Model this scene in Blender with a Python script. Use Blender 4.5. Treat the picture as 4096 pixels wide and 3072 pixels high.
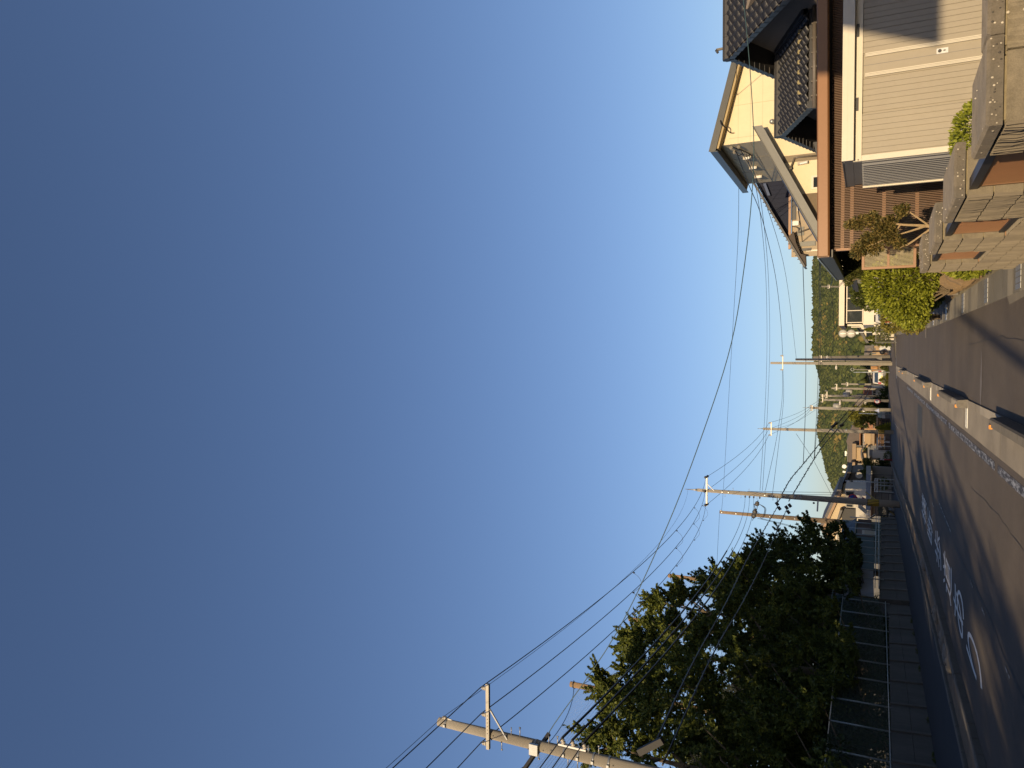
import bpy, bmesh, math, random
import numpy as np
from mathutils import Vector, Matrix

for o in list(bpy.data.objects):
    bpy.data.objects.remove(o, do_unlink=True)
S = bpy.context.scene
C = S.collection
R = math.radians
rnd = random.Random(11)
nrs = np.random.RandomState(5)

# ------------------------------------------------------------------ camera
# the photograph was taken with the phone held on its side: a camera rolled by a quarter turn,
# 1.9 m above the road, looking along the street (+Y) and tilted up at the sky
EYE = Vector((0, 0, 1.9))
FPX = 2974.0
def _dc(X, Y):
    return Vector(((1536 - Y) / FPX, (2048 - X) / FPX, 1.0))
_up = _dc(-4150, 1460).normalized()
_fw = _dc(3474, 1412); _fw = (_fw - _up * _fw.dot(_up)).normalized()
_rt = _up.cross(_fw)
if _rt.x < 0:
    _rt = -_rt
CAMM = Matrix((_rt, _fw, _up))
cam_d = bpy.data.cameras.new('camera')
cam = bpy.data.objects.new('camera', cam_d)
C.objects.link(cam)
cx = CAMM @ Vector((0, -1, 0)); cy = CAMM @ Vector((1, 0, 0)); cz = -(CAMM @ Vector((0, 0, 1)))
m4 = Matrix((cx, cy, cz)).transposed().to_4x4()
m4.translation = EYE
cam.matrix_world = m4
cam_d.sensor_width = 36.0
cam_d.sensor_fit = 'HORIZONTAL'
cam_d.lens = 36.0 * FPX / 4096.0
cam_d.clip_start = 0.1
cam_d.clip_end = 9000
S.camera = cam

# ------------------------------------------------------------------ sky and sun
SUN_AZ = 7.5      # the low sun stands behind the camera: its light travels along +Y, 7.5 degrees to the right
SUN_EL = 12.0
W = bpy.data.worlds.new('World')
S.world = W
W.use_nodes = True
wn = W.node_tree
bg = wn.nodes['Background']
sky = wn.nodes.new('ShaderNodeTexSky')
sky.sky_type = 'NISHITA'
sky.sun_disc = False
sky.sun_elevation = R(SUN_EL)
sky.sun_rotation = R(180 + SUN_AZ)
sky.altitude = 0
sky.air_density = 1.0
sky.dust_density = 1.0
sky.ozone_density = 3.0
wb = wn.nodes.new('ShaderNodeMix'); wb.data_type = 'RGBA'; wb.blend_type = 'MULTIPLY'   # the phone's white balance, the same over the whole sky
wb.inputs['Factor'].default_value = 1.0
wb.inputs['B'].default_value = (1.07, 0.97, 1.05, 1)
wn.links.new(sky.outputs[0], wb.inputs['A'])
wn.links.new(wb.outputs['Result'], bg.inputs['Color'])
bg.inputs['Strength'].default_value = 0.118
sd = bpy.data.lights.new('sun', 'SUN')
sd.energy = 5.0
sd.angle = R(0.55)
sd.color = (1.0, 0.76, 0.46)
sun = bpy.data.objects.new('sun', sd)
C.objects.link(sun)
sdir = Vector((math.sin(R(SUN_AZ)) * math.cos(R(SUN_EL)), math.cos(R(SUN_AZ)) * math.cos(R(SUN_EL)), -math.sin(R(SUN_EL))))
sun.rotation_euler = sdir.to_track_quat('-Z', 'Y').to_euler()
sun.location = (-10, -60, 40)
S.view_settings.view_transform = 'Standard'
S.view_settings.look = 'None'
S.view_settings.exposure = 0.28
S.view_settings.gamma = 1.0
S.view_settings.use_curve_mapping = False
S.cycles.max_bounces = 6
S.cycles.transparent_max_bounces = 12

# ------------------------------------------------------------------ measuring helpers: a point of the photograph (4096 x 3072) put at its real distance
def at(X, Y, y):
    d = CAMM @ _dc(X, Y)
    return EYE + d * (y / d.y)
def onx(X, Y, x):
    d = CAMM @ _dc(X, Y)
    return EYE + d * (x / d.x)
def gr(X, Y, z=0.0):
    d = CAMM @ _dc(X, Y)
    return EYE + d * ((z - EYE.z) / d.z)
def zz(X, y, Y=1412):
    return at(X, Y, y).z
def xx(Y, y, X=3474):
    return at(X, Y, y).x

# ------------------------------------------------------------------ materials
MATS = {}
def mat(name, rgb, rough=0.7, var=0.15, scale=3.0, bump=0.0, bscale=40.0, metal=0.0, spec=0.4, stretch=(1, 1, 1), dirt=None, dscale=1.2, damt=0.5):
    if name in MATS:
        return MATS[name]
    if max(rgb) > 0.1:
        rgb = tuple(c * 0.70 for c in rgb)
    m = bpy.data.materials.new(name)
    m.use_nodes = True
    n = m.node_tree.nodes; l = m.node_tree.links
    b = n['Principled BSDF']
    b.inputs['Roughness'].default_value = rough
    if rough > 0.74: b.inputs['Diffuse Roughness'].default_value = 1.0
    b.inputs['Metallic'].default_value = metal
    b.inputs['Specular IOR Level'].default_value = spec
    tc = n.new('ShaderNodeTexCoord')
    mp = n.new('ShaderNodeMapping')
    mp.inputs['Scale'].default_value = stretch
    l.new(tc.outputs['Object'], mp.inputs['Vector'])
    def noise(sc, det=4):
        t = n.new('ShaderNodeTexNoise')
        t.inputs['Scale'].default_value = sc
        t.inputs['Detail'].default_value = det
        l.new(mp.outputs[0], t.inputs['Vector'])
        return t
    n1 = noise(scale); n2 = noise(scale * 9, 6)
    add = n.new('ShaderNodeMath'); add.operation = 'MULTIPLY_ADD'
    l.new(n1.outputs['Fac'], add.inputs[0]); add.inputs[1].default_value = 0.6
    m2 = n.new('ShaderNodeMath'); m2.operation = 'MULTIPLY'
    l.new(n2.outputs['Fac'], m2.inputs[0]); m2.inputs[1].default_value = 0.4
    l.new(m2.outputs[0], add.inputs[2])
    mr = n.new('ShaderNodeMapRange')
    mr.inputs['From Min'].default_value = 0.3; mr.inputs['From Max'].default_value = 0.7
    l.new(add.outputs[0], mr.inputs['Value'])
    mx = n.new('ShaderNodeMix'); mx.data_type = 'RGBA'
    mx.inputs['A'].default_value = (*[c * (1 - var) for c in rgb], 1)
    mx.inputs['B'].default_value = (*[min(1, c * (1 + var)) for c in rgb], 1)
    l.new(mr.outputs[0], mx.inputs['Factor'])
    out = mx.outputs['Result']
    if dirt:
        n3 = noise(dscale, 8)
        r3 = n.new('ShaderNodeMapRange')
        r3.inputs['From Min'].default_value = 0.5; r3.inputs['From Max'].default_value = 0.68
        r3.inputs['To Max'].default_value = damt
        l.new(n3.outputs['Fac'], r3.inputs['Value'])
        mx2 = n.new('ShaderNodeMix'); mx2.data_type = 'RGBA'
        l.new(r3.outputs[0], mx2.inputs['Factor'])
        l.new(out, mx2.inputs['A'])
        mx2.inputs['B'].default_value = (*dirt, 1)
        out = mx2.outputs['Result']
    l.new(out, b.inputs['Base Color'])
    if bump:
        nb = noise(bscale, 6)
        bp = n.new('ShaderNodeBump')
        bp.inputs['Strength'].default_value = bump
        bp.inputs['Distance'].default_value = 0.01
        l.new(nb.outputs['Fac'], bp.inputs['Height'])
        l.new(bp.outputs[0], b.inputs['Normal'])
    MATS[name] = m
    return m

def leafmat(name, dark, light, trans=0.35, rough=0.55):
    if name in MATS:
        return MATS[name]
    m = bpy.data.materials.new(name)
    m.use_nodes = True
    n = m.node_tree.nodes; l = m.node_tree.links
    b = n['Principled BSDF']
    b.inputs['Roughness'].default_value = rough
    b.inputs['Specular IOR Level'].default_value = 0.3
    g = n.new('ShaderNodeNewGeometry')
    mx = n.new('ShaderNodeMix'); mx.data_type = 'RGBA'
    mx.inputs['A'].default_value = (*dark, 1); mx.inputs['B'].default_value = (*light, 1)
    l.new(g.outputs['Random Per Island'], mx.inputs['Factor'])
    l.new(mx.outputs['Result'], b.inputs['Base Color'])
    t = n.new('ShaderNodeBsdfTranslucent')
    l.new(mx.outputs['Result'], t.inputs['Color'])
    ms = n.new('ShaderNodeMixShader')
    ms.inputs[0].default_value = trans
    l.new(b.outputs[0], ms.inputs[1]); l.new(t.outputs[0], ms.inputs[2])
    l.new(ms.outputs[0], n['Material Output'].inputs['Surface'])
    MATS[name] = m
    return m

def glassmat(name, rgb=(0.02, 0.025, 0.03), rough=0.05):
    m = mat(name, rgb, rough=rough, var=0.1, spec=0.8)
    return m

# ------------------------------------------------------------------ mesh builder
BASE = {}
class MB:
    def __init__(s):
        s.v = []; s.f = []; s.m = []; s.s = []
    def add(s, vs, fs, mi=0, smooth=False):
        k = len(s.v)
        s.v += [tuple(p) for p in vs]
        for f in fs:
            s.f.append([i + k for i in f]); s.m.append(mi); s.s.append(smooth)
    def box(s, x0, x1, y0, y1, z0, z1, mi=0):
        s.add([(x0, y0, z0), (x1, y0, z0), (x1, y1, z0), (x0, y1, z0), (x0, y0, z1), (x1, y0, z1), (x1, y1, z1), (x0, y1, z1)],
              [(0, 3, 2, 1), (4, 5, 6, 7), (0, 1, 5, 4), (1, 2, 6, 5), (2, 3, 7, 6), (3, 0, 4, 7)], mi)
        return s
    def hexa(s, p, mi=0):
        s.add(p, [(0, 3, 2, 1), (4, 5, 6, 7), (0, 1, 5, 4), (1, 2, 6, 5), (2, 3, 7, 6), (3, 0, 4, 7)], mi)
        return s
    def bevbox(s, x0, x1, y0, y1, z0, z1, b=0.01, mi=0):
        # box with chamfered upper edges
        s.add([(x0, y0, z0), (x1, y0, z0), (x1, y1, z0), (x0, y1, z0),
               (x0, y0, z1 - b), (x1, y0, z1 - b), (x1, y1, z1 - b), (x0, y1, z1 - b),
               (x0 + b, y0 + b, z1), (x1 - b, y0 + b, z1), (x1 - b, y1 - b, z1), (x0 + b, y1 - b, z1)],
              [(0, 3, 2, 1), (0, 1, 5, 4), (1, 2, 6, 5), (2, 3, 7, 6), (3, 0, 4, 7), (4, 5, 9, 8), (5, 6, 10, 9), (6, 7, 11, 10), (7, 4, 8, 11), (8, 9, 10, 11)], mi)
        return s
    def bar(s, p0, p1, w, h, mi=0, up=(0, 0, 1)):
        p0 = Vector(p0); p1 = Vector(p1)
        d = (p1 - p0).normalized(); u = Vector(up)
        if abs(d.dot(u)) > 0.98:
            u = Vector((0, 1, 0))
        a = d.cross(u).normalized() * (w / 2); b = a.cross(d).normalized() * (h / 2)
        q = []
        for p in (p0, p1):
            q += [p - a - b, p + a - b, p + a + b, p - a + b]
        s.add(q, [(0, 1, 2, 3), (7, 6, 5, 4), (0, 4, 5, 1), (1, 5, 6, 2), (2, 6, 7, 3), (3, 7, 4, 0)], mi)
        return s
    def tube(s, pts, r, n=8, mi=0, smooth=True, caps=True):
        pts = [Vector(p) for p in pts]
        rr = r if isinstance(r, (list, tuple)) else [r] * len(pts)
        k = len(s.v)
        prev = None
        for i, p in enumerate(pts):
            t = (pts[min(i + 1, len(pts) - 1)] - pts[max(i - 1, 0)])
            t = t.normalized() if t.length > 1e-9 else Vector((0, 0, 1))
            if prev is None:
                u = Vector((0, 0, 1)) if abs(t.z) < 0.9 else Vector((1, 0, 0))
                a = t.cross(u).normalized()
            else:
                a = (prev - t * prev.dot(t))
                a = a.normalized() if a.length > 1e-6 else t.orthogonal().normalized()
            prev = a
            b = t.cross(a)
            for j in range(n):
                c = math.cos(2 * math.pi * j / n) * rr[i]; e = math.sin(2 * math.pi * j / n) * rr[i]
                s.v.append(tuple(p + a * c + b * e))
        for i in range(len(pts) - 1):
            for j in range(n):
                a0 = k + i * n + j; a1 = k + i * n + (j + 1) % n
                s.f.append([a0, a1, a1 + n, a0 + n]); s.m.append(mi); s.s.append(smooth)
        if caps:
            s.f.append([k + j for j in range(n)][::-1]); s.m.append(mi); s.s.append(False)
            e = k + (len(pts) - 1) * n
            s.f.append([e + j for j in range(n)]); s.m.append(mi); s.s.append(False)
        return s
    def cyl(s, p0, p1, r0, r1=None, n=12, mi=0):
        return s.tube([p0, p1], [r0, r0 if r1 is None else r1], n, mi)
    def prism(s, poly, fn0, fn1, mi=0):
        # poly: list of 2d points, fn0/fn1 map them to the two end faces
        n = len(poly)
        vs = [fn0(*p) for p in poly] + [fn1(*p) for p in poly]
        fs = [list(range(n))[::-1], [n + i for i in range(n)]]
        for i in range(n):
            j = (i + 1) % n
            fs.append([i, j, n + j, n + i])
        s.add(vs, fs, mi)
        return s
    def sphere(s, c, r, n=10, m=6, mi=0, sq=(1, 1, 1)):
        k = len(s.v); c = Vector(c)
        for i in range(m + 1):
            th = math.pi * i / m
            for j in range(n):
                ph = 2 * math.pi * j / n
                s.v.append((c.x + r * sq[0] * math.sin(th) * math.cos(ph), c.y + r * sq[1] * math.sin(th) * math.sin(ph), c.z + r * sq[2] * math.cos(th)))
        for i in range(m):
            for j in range(n):
                a = k + i * n + j; b = k + i * n + (j + 1) % n
                s.f.append([a, a + n, b + n, b]); s.m.append(mi); s.s.append(True)
        return s
    def build(s, name, mats, parent=None, recalc=True, kind=None, label=None):
        if not isinstance(mats, (list, tuple)):
            mats = [mats]
        base = BASE.get(parent.name, Vector((0, 0, 0))) if parent else None
        off = base if base is not None else Vector((0, 0, 0))
        me = bpy.data.meshes.new(name)
        me.from_pydata([(p[0] - off.x, p[1] - off.y, p[2] - off.z) for p in s.v], [], s.f)
        for m in mats:
            me.materials.append(m)
        me.polygons.foreach_set('material_index', s.m)
        me.polygons.foreach_set('use_smooth', s.s)
        if recalc and len(s.f) < 40000:
            bm = bmesh.new(); bm.from_mesh(me)
            bmesh.ops.recalc_face_normals(bm, faces=bm.faces)
            bm.to_mesh(me); bm.free()
        me.update()
        o = bpy.data.objects.new(name, me)
        C.objects.link(o)
        if parent:
            o.parent = parent
            BASE[o.name] = off
        else:
            BASE[o.name] = Vector((0, 0, 0))
        if kind: o['kind'] = kind
        if label: o['label'] = label
        return o
def inst(o, loc=(0, 0, 0), rot=(0, 0, 0), scale=None):
    # another object with the same mesh, same parent
    c = o.copy(); C.objects.link(c)
    c.location = loc; c.rotation_euler = rot
    if scale: c.scale = scale
    return c
def tag(o, label, cat, group=None):
    o['label'] = label; o['category'] = cat
    if group: o['group'] = group
    return o
def thing(name, label, cat, loc=(0, 0, 0), group=None):
    o = bpy.data.objects.new(name, None)
    C.objects.link(o)
    o.location = loc
    o.empty_display_size = 0.2
    BASE[o.name] = Vector(loc)
    return tag(o, label, cat, group)
def struct(mb, name, m, parent=None):
    o = mb.build(name, m, parent)
    if not parent: o['kind'] = 'structure'
    return o
def copy_thing(root, loc, rotz=0.0, label=None, scale=None):
    r = root.copy(); C.objects.link(r)
    r.location = loc; r.rotation_euler = (0, 0, rotz)
    if scale: r.scale = scale if isinstance(scale, tuple) else (scale,) * 3
    if label: r['label'] = label
    for ch in list(root.children):
        c = ch.copy(); C.objects.link(c); c.parent = r
        for g in list(ch.children):
            d = g.copy(); C.objects.link(d); d.parent = c
    return r
def bez(p0, p1, sag, n=16):
    p0 = Vector(p0); p1 = Vector(p1)
    return [p0.lerp(p1, i / n) - Vector((0, 0, sag * 4 * (i / n) * (1 - i / n))) for i in range(n + 1)]
def smooth_path(P, k=6):
    P = [Vector(p) for p in P]
    if len(P) < 3:
        return P
    out = []
    Q = [P[0] * 2 - P[1]] + P + [P[-1] * 2 - P[-2]]
    for i in range(1, len(Q) - 2):
        a, b, c, d = Q[i - 1], Q[i], Q[i + 1], Q[i + 2]
        for j in range(k):
            t = j / k
            out.append(0.5 * ((2 * b) + (c - a) * t + (2 * a - 5 * b + 4 * c - d) * t * t + (3 * b - a - 3 * c + d) * t ** 3))
    out.append(P[-1])
    return out
def leaves(name, pts, dirs, size, m, parent=None, aspect=0.5, kind=None, fold=0.25):
    # many small folded leaves in one mesh; pts, dirs: (n,3); size: scalar or (n,)
    n = len(pts)
    pts = np.asarray(pts, float); dirs = np.asarray(dirs, float)
    dirs /= (np.linalg.norm(dirs, axis=1, keepdims=True) + 1e-9)
    r = nrs.normal(size=(n, 3))
    side = np.cross(dirs, r); side /= (np.linalg.norm(side, axis=1, keepdims=True) + 1e-9)
    nor = np.cross(side, dirs)
    sz = (np.ones(n) * size)[:, None]
    a = pts - dirs * sz * 0.5
    b = pts + side * sz * aspect * 0.5 + nor * sz * fold * 0.3
    c = pts + dirs * sz * 0.5 - nor * sz * fold * 0.2
    d = pts - side * sz * aspect * 0.5 + nor * sz * fold * 0.3
    V = np.stack([a, b, c, d], 1).reshape(-1, 3)
    off = BASE.get(parent.name, Vector((0, 0, 0))) if parent else Vector((0, 0, 0))
    V = V - np.array(off)
    i = np.arange(n)[:, None] * 4
    F = np.concatenate([i + [0, 1, 2], i + [0, 2, 3]], 1).reshape(-1)
    me = bpy.data.meshes.new(name)
    me.vertices.add(n * 4); me.vertices.foreach_set('co', V.reshape(-1).astype(np.float32))
    me.loops.add(n * 6); me.loops.foreach_set('vertex_index', F.astype(np.int32))
    me.polygons.add(n * 2)
    me.polygons.foreach_set('loop_start', (np.arange(n * 2) * 3).astype(np.int32))
    me.update(calc_edges=True)
    me.materials.append(m)
    o = bpy.data.objects.new(name, me); C.objects.link(o)
    if parent:
        o.parent = parent; BASE[o.name] = off
    else:
        BASE[o.name] = Vector((0, 0, 0))
    if kind: o['kind'] = kind
    return o
# ------------------------------------------------------------------ materials in use
ASPH = mat('asphalt', (0.048, 0.041, 0.035), rough=0.8, var=0.22, scale=0.9, bump=0.35, bscale=90, spec=0.3, dirt=(0.036, 0.031, 0.028), dscale=0.35, damt=0.6)
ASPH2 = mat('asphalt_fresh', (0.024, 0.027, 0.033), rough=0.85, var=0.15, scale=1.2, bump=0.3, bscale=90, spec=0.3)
CONC = mat('concrete', (0.19, 0.172, 0.145), rough=0.85, var=0.16, scale=1.5, bump=0.25, bscale=45, dirt=(0.08, 0.072, 0.06), dscale=0.9, damt=0.55)
CONC_D = mat('concrete_weathered', (0.12, 0.11, 0.095), rough=0.9, var=0.22, scale=1.1, bump=0.3, bscale=40, dirt=(0.07, 0.065, 0.055), dscale=1.4, damt=0.7)
CONC_L = mat('concrete_pale', (0.25, 0.23, 0.20), rough=0.85, var=0.12, scale=2, bump=0.2, bscale=40, dirt=(0.2, 0.18, 0.15), dscale=2, damt=0.5)
AGG = mat('concrete_aggregate', (0.24, 0.22, 0.19), rough=0.9, var=0.35, scale=12, bump=0.6, bscale=60)
POLE = mat('pole_concrete', (0.33, 0.30, 0.25), rough=0.85, var=0.12, scale=1.4, bump=0.15, bscale=30, stretch=(1, 1, 0.25), dirt=(0.22, 0.20, 0.17), dscale=1.6, damt=0.5)
SOIL = mat('soil', (0.10, 0.075, 0.05), rough=0.95, var=0.35, scale=3, bump=0.8, bscale=14)
WHITE = mat('white_paint', (0.78, 0.78, 0.76), rough=0.5, var=0.05, scale=4)
METAL = mat('galvanised_steel', (0.42, 0.43, 0.43), rough=0.45, var=0.12, scale=6, metal=0.6)
DARKM = mat('dark_metal', (0.05, 0.05, 0.052), rough=0.5, var=0.15, scale=5, metal=0.3)
BLACKP = mat('black_rubber', (0.009, 0.009, 0.010), rough=0.6, var=0.1)
ORANGE = mat('orange_reflector', (0.70, 0.28, 0.02), rough=0.25, var=0.08, scale=40, spec=0.8)

def worn(name, lo, hi, sc=7.0, stretch=(1, 0.35, 1)):
    m = bpy.data.materials.new(name); m.use_nodes = True
    n = m.node_tree.nodes; l = m.node_tree.links; b = n['Principled BSDF']
    tc = n.new('ShaderNodeTexCoord'); mp = n.new('ShaderNodeMapping'); mp.inputs['Scale'].default_value = stretch
    l.new(tc.outputs['Object'], mp.inputs[0])
    t = n.new('ShaderNodeTexNoise'); t.inputs['Scale'].default_value = sc; t.inputs['Detail'].default_value = 9; t.inputs['Roughness'].default_value = 0.75
    l.new(mp.outputs[0], t.inputs['Vector'])
    r = n.new('ShaderNodeMapRange'); r.inputs['From Min'].default_value = lo; r.inputs['From Max'].default_value = hi
    l.new(t.outputs['Fac'], r.inputs['Value'])
    mx = n.new('ShaderNodeMix'); mx.data_type = 'RGBA'
    mx.inputs['A'].default_value = (0.058, 0.050, 0.042, 1); mx.inputs['B'].default_value = (0.62, 0.61, 0.57, 1)
    l.new(r.outputs[0], mx.inputs['Factor']); l.new(mx.outputs['Result'], b.inputs['Base Color'])
    b.inputs['Roughness'].default_value = 0.75
    return m
WORN = worn('worn_line_paint', 0.47, 0.64, 14.0, (1, 0.25, 1))
LETTER = worn('road_letter_paint', 0.14, 0.30, 5.0)

def sheet(name, left, right, z, m, parent=None, ys=None, kind='structure', zr=None):
    # a strip of ground between two lines given as [(x, y), ...]
    l = np.array(left, float); r = np.array(right, float)
    if ys is None:
        ys = sorted(set(l[:, 1]) | set(r[:, 1]))
    mb = MB(); vs = []
    for y in ys:
        vs += [(np.interp(y, l[:, 1], l[:, 0]), y, z), (np.interp(y, r[:, 1], r[:, 0]), y, z if zr is None else zr)]
    mb.add(vs, [(2 * i, 2 * i + 1, 2 * i + 3, 2 * i + 2) for i in range(len(ys) - 1)])
    o = mb.build(name, m, parent, recalc=False)
    if not parent: o['kind'] = kind
    return o
def line(pts):
    a = np.array(pts, float)
    return lambda y: float(np.interp(y, a[:, 1], a[:, 0]))

# ground sheet to the horizon
g = MB(); g.box(-3000, 3000, -400, 5000, -0.6, -0.03)
struct(g, 'ground', mat('ground_earth', (0.10, 0.09, 0.065), rough=0.95, var=0.3, scale=0.15, bump=0.5, bscale=6))

KB = [(-7.1, -80), (-7.15, 10), (-7.1, 18), (-7.0, 24), (-7.05, 30), (-7.17, 33.5), (-7.4, 38.6), (-7.82, 47), (-8.47, 56.5), (-9.15, 68), (-9.9, 80), (-11.2, 100)]
KA = [(-8.4, -80), (-8.42, 10), (-8.38, 21), (-8.35, 25), (-8.3, 32), (-8.45, 36), (-8.64, 40.7), (-8.85, 45), (-9.39, 52.5), (-10.1, 62), (-10.9, 75), (-11.5, 84), (-12.8, 100)]
WB = [(-11.95, -80), (-11.95, 32), (-12.04, 38), (-12.32, 42.4), (-12.73, 46.4), (-13.1, 52), (-14.1, 61), (-15.3, 72), (-16.3, 84), (-18, 100)]
RK = [(0.86, -80), (0.85, 27), (0.92, 34), (1.1, 45), (1.26, 59), (1.6, 75)]
RG = [(1.33, -80), (1.35, 20), (1.33, 27), (1.6, 44), (2.1, 59), (2.6, 75)]
kb, ka, wb, rk, rg = map(line, (KB, KA, WB, RK, RG))
YS = [-80, 0, 6, 10, 12, 14, 16, 18, 20, 22, 24, 26, 28, 30, 32, 34, 36, 38, 40, 43, 46, 49, 52, 56, 60, 64, 68, 72, 76, 80, 90, 100]
sheet('road', [(x, y) for x, y in KB] + [(-14, 130), (-40, 200)], [(-1.1, -80), (-1.1, 65), (-1.1, 66), (4.5, 80), (2, 130), (-20, 200)], 0.0, ASPH, ys=YS + [130, 200])
# right-hand footway, asphalt, parted from the road by the concrete gutter
sheet('sidewalk', [(-1.1, -80), (-1.1, 66)], [(x, y) for x, y in RK], -0.002, ASPH, ys=[y for y in YS if y <= 64] + [66])
# left-hand footway, newer bluish asphalt
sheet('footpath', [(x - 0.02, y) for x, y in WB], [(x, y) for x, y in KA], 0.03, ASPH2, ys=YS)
sheet('planting_strip', [(x + 0.1, y) for x, y in KA], [(x - 0.15, y) for x, y in KB], 0.02, SOIL, ys=YS)
# kerbs on the left: stones laid end to end
def kerb(name, fn, w, h, y0, y1, step, m, sgn=-1, z0=-0.05):
    root = bpy.data.objects.new(name, None); C.objects.link(root); root['kind'] = 'structure'; BASE[root.name] = Vector((0, 0, 0))
    y = y0; k = 0
    while y < y1 - 0.05:
        st = step if y < 40 else step * 3
        a, b = y + 0.006, min(y1, y + st) - 0.006
        xa, xb = fn(a), fn(b)
        dz = rnd.uniform(-0.006, 0.006); dx = rnd.uniform(-0.006, 0.006)
        mb = MB(); c = 0.02; H = h + dz
        q = []
        for X, Y in ((xa, a), (xb, b)):
            X += dx
            e = X + sgn * w
            q += [(X, Y, z0), (X, Y, H - c), (X + sgn * c, Y, H), (e - sgn * c, Y, H), (e, Y, H - c), (e, Y, z0)]
        mb.add(q, [(0, 1, 7, 6), (1, 2, 8, 7), (2, 3, 9, 8), (3, 4, 10, 9), (4, 5, 11, 10), (0, 5, 4, 3, 2, 1), (6, 7, 8, 9, 10, 11)])
        mb.build('kerb_stone', m, root)
        y += st; k += 1
    return root
kerb('kerb', kb, 0.17, 0.14, 8, 96, 0.6, CONC_D)
kerb('footpath_kerb', lambda y: ka(y) + 0.13, 0.13, 0.10, 8, 96, 0.6, CONC_D)
# broken lumps of concrete between the two kerbs
lumps = [(3752, 2521), (3781, 2580), (3796, 2640), (3810, 2708), (3752, 2560), (3700, 2430)]
for i, (X, Y) in enumerate(lumps):
    p = gr(X, Y); mb = MB()
    x, y = -7.62 + 0.1 * (i % 2), p.y
    mb.sphere((x, y, 0.05), 0.26, 9, 6, sq=(1.0, 0.9 + 0.25 * (i % 3), 0.42))
    mb.v = [(v[0] + nrs.normal(0, .018), v[1] + nrs.normal(0, .02), v[2] + nrs.normal(0, .012)) for v in mb.v]
    o = mb.build('concrete_lump', CONC)
    tag(o, ['rough pale concrete lump between the kerbs beside the second last letter', 'low flattened concrete lump just nearer than the pale rough one', 'rounded concrete lump in the planting strip facing the last letter',
            'long concrete lump nearest the camera between the left kerbs', 'small dark concrete lump squeezed between two paler ones', 'farthest concrete lump in the strip between the left kerbs'][i], 'lump', 'concrete lumps between the left kerbs')

# ---- right-hand gutter: flat concrete slabs between road and kerb strip
root = bpy.data.objects.new('gutter', None); C.objects.link(root); root['kind'] = 'structure'; BASE[root.name] = Vector((0, 0, 0))
y = 3.0
cuts = [3.0, 8.4, 11.2, 13.9, 16.0, 19.05, 22.9, 27.4, 31.2, 36.0, 41, 46.2, 52, 58, 64.2]
for a, b in zip(cuts[:-1], cuts[1:]):
    mb = MB(); mb.box(-1.69, -1.155, a + 0.012, b - 0.012, -0.1, 0.012 + rnd.uniform(-0.003, 0.003)); mb.build('gutter_slab', CONC, root)
root = bpy.data.objects.new('kerb_strip', None); C.objects.link(root); root['kind'] = 'structure'; BASE[root.name] = Vector((0, 0, 0))
y = 3.0
while y < 64:
    mb = MB(); mb.box(-1.15, -1.0, y + 0.005, y + 0.595, -0.1, 0.03 + rnd.uniform(-0.003, 0.003)); mb.build('kerb_stone', CONC_L if rnd.random() < .5 else CONC, root); y += 0.6
# raised kerb blocks with orange reflectors at both ends
def kerb_block(y0, y1, lab):
    t = thing('kerb_block', lab, 'kerb block', (-1.08, y0, 0), 'raised kerb blocks along the gutter')
    mb = MB()
    pr = [(-0.09, 0.03), (-0.085, 0.19), (-0.06, 0.225), (0.05, 0.225), (0.075, 0.20), (0.09, 0.03)]
    n = max(1, round((y1 - y0) / 1.2))
    for k in range(n):
        a = y0 + (y1 - y0) * k / n; b = y0 + (y1 - y0) * (k + 1) / n
        mb = MB()
        mb.prism(pr, lambda u, v: (-1.08 + u, a + 0.006 + (0.04 if k == 0 and v > .1 else 0), v), lambda u, v: (-1.08 + u, b - 0.006 - (0.04 if k == n - 1 and v > .1 else 0), v))
        mb.build('block', AGG if k == 0 else CONC_D, t)
    for yy in (y0 + 0.14, y1 - 0.25):
        mb = MB(); mb.bevbox(-1.168, -1.10, yy, yy + 0.07, 0.205, 0.255, 0.010); f = mb.build('reflector', ORANGE, t)
kerb_block(8.6, 13.5, 'nearest raised concrete kerb block cut by the photo edge')
kerb_block(18.1, 23.0, 'long raised concrete kerb block with two orange reflectors beside the narrow ribbed grate')
kerb_block(28.3, 34.6, 'raised kerb block crossed by a pole shadow in the middle distance')
kerb_block(46.4, 51.5, 'farthest raised kerb block near the end of the gutter')
# narrow ribbed grates across the gutter slabs
for yy, lab in ((18.35, 'narrow ribbed steel grate across the gutter by the long kerb block'), (28.6, 'narrow steel grate across the gutter at the middle kerb block')):
    t = thing('gutter_grate', lab, 'grate', (-1.4, yy, 0.012), 'grates across the gutter slabs')
    mb = MB(); mb.box(-1.6, -1.16, yy - 0.11, yy - 0.09, 0.012, 0.03); mb.box(-1.6, -1.16, yy + 0.09, yy + 0.11, 0.012, 0.03); mb.build('frame', METAL, t)
    mb = MB()
    for k in range(14):
        x = -1.59 + k * 0.032; mb.box(x, x + 0.014, yy - 0.09, yy + 0.09, 0.012, 0.026)
    mb.build('slat', METAL, t)

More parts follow.
